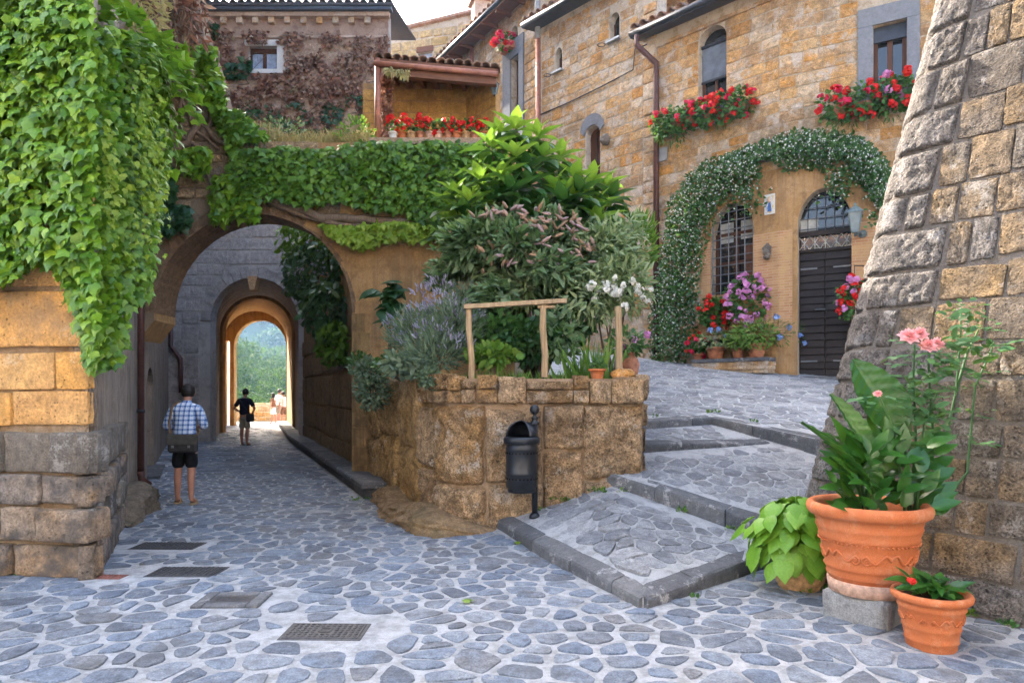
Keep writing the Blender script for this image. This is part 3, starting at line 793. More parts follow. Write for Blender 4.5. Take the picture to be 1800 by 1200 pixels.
def edge_clear(x, y, edges, d):
    for a, b in edges:
        a, b = Vector(a), Vector(b); t = max(0, min(1, (Vector((x, y)) - a).dot(b - a) / (b - a).length_squared))
        if (a.lerp(b, t) - Vector((x, y))).length < d: return False
    return True
P1 = STEP1[:3] + [(2.565, 6.46)]
cobbles(st1, voronoi((-.3, 3.2, 5.0, 8), .185, lambda x, y: inpoly((x, y), P1) and edge_clear(x, y, [((-.13, 7.68), (.977, 5.1)), ((.985, 5.1), (2.75, 6.62)), ((1.10, 7.8), (3.1, 5.9))], .17), 12), tz1, (.006, .020), (.006, .012), M_cobble_hi, 300, 6)
P2 = [(1.14, 7.8), (3.1, 5.95), (4.2, 7.2), (3.83, 8.5), (3.41, 9.02), (1.63, 8.5)]
cobbles(st2, voronoi((1, 4.2, 5.9, 9.2), .185, lambda x, y: inpoly((x, y), P2) and edge_clear(x, y, [((1.10, 7.86), (3.1, 5.95)), ((1.52, 8.5), (3.38, 8.99)), ((2.87, 9.8), (4.0, 8.3))], .22), 13), z2, (.006, .020), (.006, .012), M_cobble_hi, 300, 7)
P3 = [(1.6, 8.5), (3.0, 8.9), (2.86, 9.7), (1.82, 9.3)]
cobbles(st3, voronoi((1.4, 3.5, 8.3, 10), .22, lambda x, y: inpoly((x, y), P3) and edge_clear(x, y, [((1.52, 8.5), (3.38, 8.99)), ((1.74, 9.3), (2.86, 9.8)), ((2.87, 9.8), (4.0, 8.3))], .17), 14), z3, (.006, .018), (.006, .011), M_cobble_hi, 60, 8)
PP = [(1.9, 9.6), (2.9, 10.1), (4.0, 8.7), (6.5, 9), (7.2, 13.8), (3.7, 16.5), (1.5, 16), (1.6, 12)]
cobbles(plaza, voronoi((1.2, 7.4, 8.6, 16.5), .22, lambda x, y: inpoly((x, y), PP), 15), zp, (.006, .024), (.006, .012), M_cobble_hi, 300, 9)

# drain covers in the road
def cover(i, kind):
    c, (pc, wx, wy) = cover_at[i], COVERS[i]; rz = (-.02, .03, .0, -.02, -.04)[i]
    lab = ('square cast iron manhole cover with raised diamond pattern, nearest the bottom of the picture', 'square stone framed drain grate with dark iron bars in the cobbles',
           'cast iron manhole cover beside the drain grate, second from the house corner', 'worn cast iron manhole cover farthest up the lane', 'small rust red iron cover set at the foot of the house corner')[i]
    z = road_z(c.x, c.y); t = thing('drain_grate' if kind == 'grate' else 'manhole_cover', lab, 'drain grate' if kind == 'grate' else 'manhole cover', (c.x, c.y, z), 'iron covers in the lane')
    T = Matrix.Translation((c.x, c.y, z)) @ Matrix.Rotation(rz, 4, 'Z')
    def bx(mb, x, y, z0, sx, sy, sz, ch=0): p = T @ Vector((x, y, z0 + sz / 2)); return mb.box(p, (sx, sy, sz), rz, None, ch)
    if kind == 'grate':
        mb = MB()
        for s in (-1, 1): bx(mb, s * (wx / 2 - .045), 0, -.03, .09, wy, .052, .008); bx(mb, 0, s * (wy / 2 - .045), -.03, wx - .18, .088, .050, .008)
        mb.build('stone_frame', M_kerb, t)
        mb = MB()
        for s in (-1, 1): bx(mb, s * (wx / 2 - .115), 0, -.03, .05, wy - .18, .047); bx(mb, 0, s * (wy / 2 - .11), -.03, wx - .28, .04, .045)
        mb.build('iron_frame', M_iron, t)
        for k in range(6): bx(MB(), 0, -wy / 2 + .145 + (wy - .29) * k / 5, -.03, wx - .28, .016, .044).build('grate_bar', M_iron, t)
        bx(MB(), 0, 0, -.05, wx - .2, wy - .2, .025).build('drain_pit', M_dark, t)
    else:
        mt = M_iron_rust if i == 4 else M_iron
        bx(MB(), 0, 0, -.03, wx, wy, .034, .006).build('frame', mt, t)
        pl = bx(MB(), 0, 0, -.02, wx - .05, wy - .05, .030, .004).build('plate', mt, t)
        mb = MB(); nx, ny = int(wx / .042), int(wy / .042)
        for a in range(nx):
            for b in range(ny):
                x, y = -wx / 2 + .05 + (wx - .1) * a / (nx - 1), -wy / 2 + .05 + (wy - .1) * b / (ny - 1)
                if abs(x) < .05 and abs(y) < .05 and i != 4: continue
                p = T @ Vector((x, y, .0115)); mb.box(p, (.022, .011, .007), rz + (.8 if (a + b) % 2 else -.8))
        mb.build('raised_pattern', mt, pl)
        if i != 4:
            mb = MB()
            for s in (-1, 1): bx(mb, s * .034, 0, .008, .012, .07, .008); bx(mb, 0, s * .034, .008, .056, .012, .008)
            mb.build('lifting_socket', mt, pl)
for i, k in enumerate(('cover', 'grate', 'cover', 'cover', 'cover')): cover(i, k)

# ================================================================== left house (front face, lane side)
V_near = None
def vset(m, n=6, **k): return variants(m, n, **k)
S_tuffnear = vset(M_tuff_near, 6, nx=6, nz=6, rough=.10, edge=.05)
S_low = vset(M_tuff_low, 6, nx=6, nz=6, rough=.14, edge=.06)
S_ledge = vset(M_ledge, 5, nx=6, nz=5, rough=.10, edge=.06)
lh = thing('stone_house', 'tall house with big orange tuff corner blocks and grey stucco lane side under creeper', 'house', (-4, 6.5, 0))
WF = Wall([(-9.0, 6.7), (-3.66, 5.9)]); WS = Wall([(-3.66, 5.9), (-11.07, 22.0)])
LH = 17.0  # unseen upper height, carried up to keep the courtyard in shade
panel(WF, rect_uv(0, WF.L - .15, -.1, LH), [], .2, M_plant_mortar, lh, 'wall')
MB().add([(-3.81, 5.92, -.1), (-3.66, 5.9, -.1), (-3.79, 6.19, -.1), (-3.81, 5.92, LH), (-3.66, 5.9, LH), (-3.79, 6.19, LH)], [(0, 1, 4, 3), (1, 2, 5, 4), (2, 0, 3, 5)]).build('corner', M_tuff_low, lh)
def ws_u(Y): return (Y - 5.9) / .9084
d_u0, d_u1 = ws_u(12.7), ws_u(14.5); w_u0, w_u1 = ws_u(16.6), ws_u(17.8)
panel(WS, rect_uv(.32, WS.L, -.1, LH), [arch_uv(d_u0, d_u1, -.05, 1.75, .35), rect_uv(w_u0, w_u1, 4.35, 5.5)], .3, M_stucco_grey, lh, 'lane_wall')
mb = MB(); mb.add([(-9, 6.7, -.1), (-9, 6.7, LH), (-22, 9, LH), (-22, 9, -.1), (-11.07, 22, LH), (-11.07, 22, -.1), (-24, 24, LH), (-24, 24, -.1)],
                  [(0, 3, 2, 1), (2, 3, 7, 6), (5, 4, 6, 7)]); mb.build('rear_wall', M_stucco_grey, lh)
MB().add([(-9.2, 6.4, LH + .01), (-3.4, 5.6, LH + .01), (-10.8, 22.2, LH + .01), (-24, 24, LH + .01), (-22, 8.8, LH + .01), (-13, 14, LH + 2.2)], [(0, 1, 5), (1, 2, 5), (2, 3, 5), (3, 4, 5), (4, 0, 5)]).build('roof', M_tile_dark, lh)
LF = WF.L
for (v0, v1), ln, ms, pr, gp_ in (((-.02, .30), (.45, .75), S_low, .10, .02), ((.31, .62), (.34, .5), S_low, .11, .02), ((.62, .90), (.4, .8), S_low, .10, .02), ((.90, 1.27), (.45, .95), S_ledge, .13, .02),
                              ((1.29, 1.62), (.5, .8), S_tuffnear, .05, .012), ((1.62, 1.96), (.45, .9), S_tuffnear, .05, .012), ((1.96, 2.5), (.55, 1.0), S_tuffnear, .055, .012), ((2.52, 2.98), (.5, .9), S_tuffnear, .05, .014), ((2.98, 3.45), (.5, .9), S_tuffnear, .05, .014)):
    courses(WF, LF - 3.6, LF + (.10 if v1 < 1.28 else 0.02), v0, v1, (v1 - v0, v1 - v0), ln, (), gp_, pr, ms, lh, 'stone_block', int(v0 * 100) + 5)
for (v0, v1), ms in (((-.02, .30), S_low), ((.31, .62), S_ledge), ((.62, .90), S_low), ((.90, 1.27), S_ledge)):
    courses(WS, -.10, 2.7, v0, v1, (v1 - v0, v1 - v0), (.4, .8), (), .02, .10, ms, lh, 'stone_block', int(v0 * 100) + 9)
courses(WS, -.02, .5, 1.29, 3.2, (.35, .5), (.45, .5), (), .02, .03, S_low, lh, 'stone_block', 77)
# rough rock swelling at the foot of the lane side
v = []; f = []; nu, nk = 70, 22
for i in range(nu):
    u = 2.3 + 4.2 * i / (nu - 1); e = math.sin(math.pi * min(1, i / (nu - 1) * 1.1 + .04)) ** .6 if i < nu - 1 else .15
    for k in range(nk):
        t = k / (nk - 1); n_ = noise.noise(Vector((u * 1.8, t * 2.5, 4))) * .16 + noise.fractal(Vector((u * 4, t * 5, 4)), 1, 2, 5) * .10
        v.append(WS.P(u, (.36 + .10 * math.sin(u * 2.3)) * math.sin(t * math.pi / 2) * e - .03, (.02 + (.34 + n_ * .7) * math.cos(t * math.pi / 2) ** .55 * e)))
for i in range(nu - 1):
    for k in range(nk - 1): a = i * nk + k; f.append((a, a + nk, a + nk + 1, a + 1))
meshobj('base_rock', v, f, rock('foot_rock', [(.16, .12, .08), (.24, .19, .14), (.20, .16, .12)], 1.2, .6, .6, 1.0, .4, None, .6, (.09, .085, .05)), lh, True)
# downpipe, door and small window of the lane side
u = WS.uv(237, 700)[0]
mb = MB(); mb.tube([WS.P(u, 0.35, .08), WS.P(u, 6.5, .08)], .05, 10); mb.tube([WS.P(u, .42, .08), WS.P(u, .3, .09), WS.P(u, .2, .2)], .052, 10)
dp = mb.build('downpipe', M_pipe_brown, lh, True)
for z in (1.3, 2.9): MB().tube([WS.P(u, z, .08), WS.P(u, z + .05, .08)], .06, 10).build('pipe_clamp', M_darkmetal, dp, True)
mb = MB(); WS.box(mb, d_u0 - .02, d_u1 + .02, 0, 2.15, -.22, -.16); dr = mb.build('door', M_doorwood, lh)
for k in range(5): mb = MB(); a = lerp(d_u0, d_u1, k / 5); WS.box(mb, a + .01, a + (d_u1 - d_u0) / 5 - .01, .02, 2.1, -.16, -.14); mb.build('plank', M_doorwood, dr)
MB().tube([WS.P(d_u0 + .2, 1.0, -.12), WS.P(d_u0 + .2, 1.12, -.1)], .018, 8).build('door_handle', M_darkmetal, dr)
mb = MB(); WS.box(mb, d_u0 - .15, d_u1 + .1, -.02, .06, -.1, .22); mb.build('door_step', M_kerb, lh)
win = None
mb = MB(); WS.box(mb, w_u0, w_u1, 4.35, 5.5, -.2, -.15); win = mb.build('window', M_glass_pale, lh)
mb = MB()
for a, b, c, d in ((w_u0, w_u0 + .07, 4.35, 5.5), (w_u1 - .07, w_u1, 4.35, 5.5), (w_u0 + .07, w_u1 - .07, 5.43, 5.5), (w_u0 + .07, w_u1 - .07, 4.35, 4.42)): WS.box(mb, a, b, c, d, -.15, -.10)
mb.build('window_frame', M_brownwood, win)
mb = MB(); WS.box(mb, w_u0 - .1, w_u1 + .1, 4.25, 4.345, -.1, .1); mb.build('window_sill', M_white_stone, win)

# ================================================================== archway over the lane
ar = thing('stone_archway', 'round stone archway over the lane, its top grown over with creeper and dry grass', 'archway', (-4.47, 11.8, 0))
AY = 11.8
WA = Wall([(-6.45, AY), (.05, AY)])
def au(X): return X + 6.45
ac, arr, asp = au(-4.47), 1.72, 2.98
top = [(0, 9.3), (au(-5.75), 9.0), (au(-5.45), 8.0), (au(-5.2), 7.3), (au(-5.0), 6.5), (au(-4.3), 6.05), (au(-2.46), 5.93)]
panel(WA, [(0, 2.5), (ac - arr, 2.85)] + arch_uv(ac - arr, ac + arr, -.09, asp, None, 24)[:1:-1] + [(ac + arr, -.1), (WA.L, -.1), (WA.L, 5.92), (0, 5.92)], [], .75, M_ochre, ar, 'wall')
M_rubmortar = plaster('rubble_mortar', [(.20, .15, .10), (.28, .21, .14), (.34, .26, .18)], 2.0, (.14, .10, .07), .8)
panel(WA, [(0, 5.925), (2.15, 5.925)] + top[-2:0:-1] + [(0, 9.3)], [], .55, M_rubmortar, ar, 'pier', -.01)
panel(WA, [(.0, 2.5), (ac - arr, 2.85)] + [(ac - arr * math.cos(math.pi / 2 * k / 12), asp + arr * math.sin(math.pi / 2 * k / 12)) for k in range(13)] + [(ac, 5.9), (0, 5.9)], [], .004, M_rubmortar, ar, 'rubble_face', .006)
M_rubblestone = None
S_rub = vset(rock('arch_rubble', [(.19, .135, .09), (.27, .19, .12), (.32, .22, .12), (.22, .17, .13), (.36, .23, .10)], 1.1, .6, .5, .9, .4), 6, rough=.2)
hole = arch_uv(ac - arr - .28, ac + arr + .28, -.09, asp, None, 18)
def pier(u_, v_):
    xs = np.interp(v_, [6.05, 6.5, 7.3, 8.0, 9.0], [2.15, 1.45, 1.25, 1.0, .70])
    return (u_ < xs + .06 if v_ > 6.0 else u_ < 3.3 and v_ > 2.75)
courses(WA, .03, 3.5, .1, 9.0, (.16, .30), (.22, .5), [hole], .03, .05, S_rub, ar, 'stone_block', 31, pier)
M_vous = rock('arch_stone', [(.16, .11, .075), (.24, .15, .085), (.20, .13, .08), (.30, .18, .09)], 1.3, .5, .5, .8, .3)
nv = 30
for k in range(nv):                                   # the ring of thin arch stones
    a0, a1 = math.pi * k / nv + .0015, math.pi * (k + 1) / nv - .0015; pr = .004 + .02 * R.random(); ro = arr + (.10 + .22 * R.random() if k > 9 else .02 + .05 * R.random())
    p = [(ac + r_ * math.cos(a), asp + r_ * math.sin(a)) for r_, a in ((arr - .012, a0), (ro, a0), (ro, a1), (arr - .012, a1))]
    MB().hexa([WA.P(*q, -.73) for q in p] + [WA.P(*q, pr) for q in p]).build('arch_stone', M_vous, ar)
for s in (1,):
    for k in range(9):
        z0 = .02 + k * .328; u_ = ac + s * arr
        mb = MB(); WA.box(mb, min(u_ - s * .012, u_ + s * (.2 + .1 * (k % 2))), max(u_ - s * .012, u_ + s * (.2 + .1 * (k % 2))), z0, z0 + .318, -.73, .012 + .01 * (k % 3)); mb.build('jamb_stone', M_vous if s < 0 else M_path_wall, ar)
mb = MB(); WA.box(mb, au(-2.45), au(-.02), 5.86, 5.97, -.35, .10); mb.build('coping', M_plant_mortar, ar)
# woody stems climbing over the pier and along the arch
def stem(pts, r0, r1, name='stem', par=None, w0=.06):
    P = [px(x, y, AY - w0) for x, y in pts]; Q = []
    for i in range(len(P) - 1):
        for t in range(4): Q.append(P[i].lerp(P[i + 1], t / 4) + Vector((R.uniform(-.02, .02), R.uniform(-.03, .01), R.uniform(-.02, .02))))
    Q.append(P[-1]); n = len(Q)
    return MB().tube(Q, [lerp(r0, r1, i / (n - 1)) for i in range(n)], 7).build(name, M_vinewood, par, True)

# ================================================================== gate house at the end of the lane
gh = thing('gate_house', 'gate house with a dark arched passage, tiled eave and a small curtained window above', 'gate house', (-8.3, 22, 0))
GY = 22.0; WG = Wall([(-11.2, GY), (-3.98, GY)])
def gu(X): return X + 11.2
gc, gr, gs = gu(-8.30), 1.42, 3.9
GT = WG.uv(500, 22)[1]
gwin = WG.rect(437, 82, 487, 122)
panel(WG, rect_uv(0, WG.L, -.1, GT), [arch_uv(gc - gr, gc + gr, -.09, gs, None, 20), rect_uv(*gwin)], .45, M_gate_mortar, gh, 'wall')
M_gate_rose = plaster('gate_upper_wall', [(.30, .185, .13), (.42, .28, .20), (.50, .37, .28)], 1.2, (.22, .13, .10), .7)
S_gate = vset(M_gate_wall, 6, rough=.1); S_gate_up = vset(rock('gate_upper_stone', [(.30, .19, .13), (.40, .27, .19), (.46, .33, .23), (.34, .22, .16), (.44, .27, .13)], 1.0, .6, .5, .8, .3, (.48, .40, .35), .62, (.2, .12, .09)), 6, rough=.15)
ghole = arch_uv(gc - gr - .36, gc + gr + .36, -.09, gs, None, 18)
panel(WG, rect_uv(.5, WG.L - .002, 8.6, GT - .02), [rect_uv(*gwin)], .006, M_gate_rose, gh, 'upper_plaster', .009)
courses(WG, .02, 5.3, .0, 8.3, (.34, .5), (.4, .75), [ghole], .035, .03, S_gate, gh, 'stone_block', 41, lambda a, b: not (b < 3.5 and a > gc + gr))
wh = rect_uv(gwin[0] - .22, gwin[1] + .45, gwin[2] - .15, gwin[3] + .2)
courses(WG, 1.0, WG.L, 9.2, GT - 1.0, (.24, .36), (.35, .7), [wh], .02, .03, S_gate_up, gh, 'stone_block', 42)
for k in range(17):
    a0, a1 = math.pi * k / 17 + .008, math.pi * (k + 1) / 17 - .008; ro = gr + .3 + .05 * (k % 2)
    p = [(gc + r_ * math.cos(a), gs + r_ * math.sin(a)) for r_, a in ((gr - .01, a0), (ro, a0), (ro, a1), (gr - .01, a1))]
    MB().hexa([WG.P(*q, -.3) for q in p] + [WG.P(*q, .035 + .01 * (k % 3)) for q in p]).build('arch_stone', M_gate_wall, gh)
q = [(gc - .20, gs + gr + .02), (gc + .12, gs + gr + .02), (gc + .02, gs + gr - .42), (gc - .12, gs + gr - .42)]
MB().hexa([WG.P(*p, -.25) for p in q] + [WG.P(*p, .09) for p in q]).build('keystone', M_clay_pale, gh)
# passage
def section(xc, Y, r, sp, n=16): return [Vector((xc - r, Y, -.05)), Vector((xc - r, Y, sp))] + [Vector((xc - r * math.cos(math.pi * k / n), Y, sp + r * math.sin(math.pi * k / n))) for k in range(1, n)] + [Vector((xc + r, Y, sp)), Vector((xc + r, Y, -.05))]
def loft(name, A, B, m, ns=6):
    v = []; f = []; k = len(A)
    for j in range(ns + 1): v += [a.lerp(b, j / ns) for a, b in zip(A, B)]
    for j in range(ns):
        for i in range(k - 1): q_ = j * k + i; f.append((q_, q_ + 1, q_ + k + 1, q_ + k))
    return meshobj(name, v, f, m, gh)
loft('vault', section(-8.30, 22.3, 1.45, 3.9), section(-10.07, 27, 1.5, 3.95), M_gate_wall)
pA = arch_uv(-1.41, 1.41, -.05, 3.98, None, 20)
WE2 = Wall([(-12.6, 27.0), (-7.6, 27.0)])
panel(WE2, rect_uv(0, 5, -.05, 6.2), [arch_uv(-10.07 + 12.6 - 1.38, -10.07 + 12.6 + 1.38, -.04, 3.95, None, 20)], .3, M_orange, gh, 'inner_arch')
loft('rear_vault', section(-10.1, 27.2, 1.42, 3.98), section(-12.42, 33, 1.54, 4.0), M_orange)
WE3 = Wall([(-14.3, 33.0), (-10.6, 33.0)])
slit = WE3.rect(394, 600, 404, 742)
panel(WE3, rect_uv(0, WE3.L, -.05, 5.9), [arch_uv(14.3 - 12.18 - 1.265, 14.3 - 12.18 + 1.265, -.04, 3.83, None, 20), arch_uv(slit[0], slit[1], -.04, 4.0, .14, 8)], .35, M_orange, gh, 'rear_arch')
mb = MB()
for z0, z1 in ((-.1, GT),): mb.add([(-3.98, 22, z0), (-6.5, 33.4, z0), (-6.5, 33.4, z1), (-3.98, 22, z1), (-11.2, 22, z0), (-16, 33.4, z0), (-16, 33.4, z1), (-11.2, 22, z1)], [(0, 1, 2, 3), (5, 4, 7, 6), (3, 2, 6, 7)])
mb.add([(-10.4, 33.39, -.1), (-6.5, 33.39, -.1), (-6.5, 33.39, GT), (-10.4, 33.39, GT), (-14.4, 33.39, GT), (-14.4, 33.39, 5.9), (-10.4, 33.39, 5.9), (-16, 33.39, GT), (-16, 33.39, -.1), (-14.4, 33.39, -.1)], [(0, 1, 2, 3), (3, 4, 5, 6), (4, 7, 8, 9)])
mb.build('rear_wall', M_gate_mortar, gh)
# small window
u0, u1, v0, v1 = gwin; mb = MB(); WG.box(mb, u0, u1, v0, v1, -.26, -.22); gw = mb.build('window', M_glass_pale, gh)
mb = MB()
for a, b, c, d in ((u0, u0 + .05, v0, v1), (u1 - .05, u1, v0, v1), ((u0 + u1) / 2 - .05, (u0 + u1) / 2 + .05, v0 + .05, v1 - .14), (u0 + .05, u1 - .05, v1 - .14, v1), (u0 + .05, u1 - .05, v0, v0 + .05)): WG.box(mb, a, b, c, d, -.22, -.16)
mb.build('window_frame', M_brownwood, gw)
for s in (0, 1): mb = MB(); a = lerp(u0, u1, .5 * s) + .06; WG.box(mb, a, a + (u1 - u0) / 2 - .13, v0 + .06, v1 - .16, -.222, -.212); mb.build('pane', M_glass_pale, gw)
mb = MB(); WG.box(mb, u0 - .12, u1 + .38, v0 - .14, v0 - .01, -.1, .05); WG.box(mb, u0 - .12, u1 + .1, v1 + .01, v1 + .2, -.1, .035); WG.box(mb, u1 + .01, u1 + .38, v0 - .01, v1, -.1, .04); mb.build('window_surround', M_white_stone, gw)
# cornice, corbels, eave
cz0, cz1 = WG.uv(500, 44)[1], WG.uv(500, 34)[1]
for k in range(11):
    uu = WG.uv(367 + 28 * k, 38)[0]; mb = MB(); WG.box(mb, uu - .09, uu + .09, cz0, cz1, -.05, .14); mb.build('corbel', M_tuff_pale, gh)
mb = MB(); WG.box(mb, .5, WG.L + .05, cz1 + .003, cz1 + .28, -.05, .20); WG.box(mb, .5, WG.L + .04, WG.uv(500, 68)[1], WG.uv(500, 64)[1], -.05, .06); mb.build('cornice', M_rose_wall, gh)
mb = MB(); WG.box(mb, .5, WG.L + .15, GT - .09, GT + .02, .1, .34); mb.build('eave_board', M_gutter, gh)
# curved roof tiles
def tile_mesh(m, L=.5, r=.1, r2=.085, name='roof_tile'):
    v = []; f = []
    for y, rr_ in ((0, r), (L, r2)):
        for k in range(7): a = math.pi * k / 6; v.append((rr_ * math.cos(a), y, rr_ * .9 * math.sin(a)))
    for y, rr_ in ((0, r - .018), (L, r2 - .018)):
        for k in range(7): a = math.pi * k / 6; v.append((rr_ * math.cos(a), y, rr_ * .9 * math.sin(a)))
    for k in range(6): f += [(k, k + 1, k + 8, k + 7), (15 + k, 14 + k, 21 + k, 22 + k), (k + 1, k, 14 + k, 15 + k)]
    return mesh(name, v, f, m, True)
TILE, TILED = tile_mesh(M_tile), tile_mesh(M_tile_dark, .5, .125, .105)
def tiles(parent, me, a, b, up, n, rows=2, step=.42, lift=.05):
    """rows of cover tiles from eave a-b, running up along up"""
    a, b, up = Vector(a), Vector(b), Vector(up).normalized(); d = (b - a).normalized(); nn = d.cross(up).normalized()
    for r_ in range(rows):
        for k in range(n):
            c = a.lerp(b, (k + .5) / n) + up * (step * r_) + nn * (lift + R.uniform(-.008, .012)) + d * R.uniform(-.015, .015)
            ang = R.uniform(-.03, .03); Y = (up + d * ang).normalized(); X = (d - Y * d.dot(Y)).normalized(); Z = X.cross(Y)
            o = bpy.data.objects.new('roof_tile', me); COL.objects.link(o); setpar(o, parent)
            o.matrix_basis = Matrix(((X.x, Y.x, Z.x, c.x), (X.y, Y.y, Z.y, c.y), (X.z, Y.z, Z.z, c.z), (0, 0, 0, 1)))
def roofplane(parent, a, b, up, L, m, th=.06, name='roof'):
    a, b, up = Vector(a), Vector(b), Vector(up).normalized() * L; nn = (b - a).cross(up).normalized() * th
    return MB().hexa([a, b, b + up, a + up, a + nn, b + nn, b + up + nn, a + up + nn]).build(name, m, parent)
ea, eb = WG.P(.4, GT + .03, .38), WG.P(WG.L + .2, GT + .03, .38)
grf = roofplane(gh, ea, eb, (0, 1, .3), 5.5, M_tile_dark); tiles(grf, TILED, ea, eb, (0, 1, .3), 27, 2)
# dark pipe in the corner of lane and gate house
P_ = [WG.P(WG.uv(303, 420)[0], 8.0, .1), WG.P(WG.uv(303, 500)[0], 3.1, .1), WG.P(WG.uv(320, 640)[0], 2.7, .1), WG.P(WG.uv(321, 690)[0], 1.6, .1)]
MB().tube(P_, .07, 8).build('downpipe', M_pipe_brown, gh, True)

# ================================================================== wall along the right of the lane and its ledge
WR = Wall([(right_x(22.2), 22.2), (right_x(AY + .0), AY)])
rw = thing('lane_wall', 'high dark earth brown wall along the right of the lane, behind the archway', 'wall', (right_x(16), 16, 0))
panel(WR, rect_uv(0, WR.L - 1.2, -.1, 6.2), [], .5, M_path_wall, rw, 'wall')
S_pw = vset(rock('lane_wall_stone', [(.20, .13, .07), (.28, .18, .09), (.24, .15, .07), (.33, .22, .11)], 1.0, .55, .5, .8, .3, None, .6, (.13, .085, .05)), 5, rough=.2)
courses(WR, 0.2, WR.L - 1.35, .0, 3.2, (.5, .8), (.9, 1.6), (), .04, .05, S_pw, rw, 'stone_block', 51)
lb = thing('stone_ledge', 'long low stone ledge of worn slabs along the foot of the lane wall', 'ledge', (right_x(11), 11, 0))
WB = Wall([(-10.80, 32.8), (right_x(22), 22), (right_x(10.35), 10.35)]); u = 0.0
while u < WB.L - .1:
    l = R.uniform(1.2, 2.0); l = WB.L - u if u + l > WB.L - .8 else l
    mb = MB(); WB.box(mb, u + .01, u + l - .01, -.05, .14 + R.uniform(-.01, .01), .0, .40); o = mb.build('ledge_base', M_dark_rock, lb)
    p = [WB.P(u + .008, 0, .46), WB.P(u + l - .008, 0, .46), WB.P(u + l - .008, 0, -.0), WB.P(u + .008, 0, 0)]
    c = (p[0] + p[2]) / 2; d, n_ = WB.frame(u + l / 2)
    M_ = Matrix(((d.x, -n_.x, 0, 0), (d.y, -n_.y, 0, 0), (0, 0, 1, 0), (0, 0, 0, 1)))
    MB().box((c.x, c.y, .195 + R.uniform(-.008, .008)), (l - .016, .47, .10), 0, M_, .02).build('ledge_slab', M_kerb, lb); u += l

# ================================================================== terrace with loggia above the archway
lo = thing('loggia', 'tile roofed terrace loggia with ochre back wall above the creeper covered wall', 'loggia', (-1.3, 12.5, 5.9))
mb = MB(); mb.add([(-3.0, 12.5, 5.3), (.0, 12.5, 5.3), (.0, 14, 5.3), (-3.0, 14, 5.3)], [(0, 1, 2, 3)]); mb.build('terrace_floor', M_plant_mortar, lo)
WLb = Wall([(-2.95, 13.5), (-.90, 13.5), (-.30, 12.65)])
for g in WLb.seg: panel(WLb, rect_uv(g[0] + .001, g[1] - .001, 5.1, 7.72), [], .1, M_ochre, lo, 'wall')
S_log = vset(rock('loggia_stone', [(.42, .25, .08), (.52, .32, .10), (.46, .27, .08), (.55, .38, .16)], 1.1, .5, .4, .5, .2), 5, rough=.1)
courses(WLb, 0, WLb.L, 5.9, 7.6, (.2, .3), (.25, .45), (), .02, .02, S_log, lo, 'stone_block', 61)
fa, fb = px(664, 117, 12.15), px(873, 136, 12.4)
MB().tube([px(664, 246, 12.1), px(664, 104, 12.1)], .055, 8).build('post', M_pipe_copper, lo, True)
MB().tube([px(664, 150, 12.1), px(676, 122, 12.12)], .035, 6).build('brace', M_pipe_copper, lo, True)
mb = MB(); dd = (fb - fa).normalized(); mb.hexa([fa + Vector((0, -.06, -.16)), fb + Vector((0, -.06, -.16)), fb + Vector((0, .06, -.16)), fa + Vector((0, .06, -.16)), fa + Vector((0, -.06, -.02)), fb + Vector((0, -.06, -.02)), fb + Vector((0, .06, -.02)), fa + Vector((0, .06, -.02))])
mb.build('beam', M_beam, lo)
MB().tube([fa + Vector((-.05, -.12, 0)), fb + Vector((.02, -.12, 0))], .05, 8).build('gutter', M_pipe_copper, lo, True)
ra, rb = fa + Vector((-.05, -.08, .05)), fb + Vector((.03, -.08, .05))
rf = roofplane(lo, ra, rb, (0, 1, .22), 1.7, M_beam); tiles(rf, TILE, ra + Vector((0, 0, .03)), rb + Vector((0, 0, .03)), (0, 1, .22), 14, 2)
for k in range(8): p = fa.lerp(fb, (k + .5) / 8); MB().hexa([p + Vector((x, y, z)) for z in (-.11, -.02) for x, y in ((-.04, .06), (.04, .06), (.04, 4.2), (-.04, 4.2))] if False else [p + Vector(q) for q in ((-.04, .07, -.04), (.04, .07, -.04), (.04, 1.3, .23), (-.04, 1.3, .23), (-.04, .07, .04), (.04, .07, .04), (.04, 1.3, .31), (-.04, 1.3, .31))]).build('rafter', M_beam, lo)

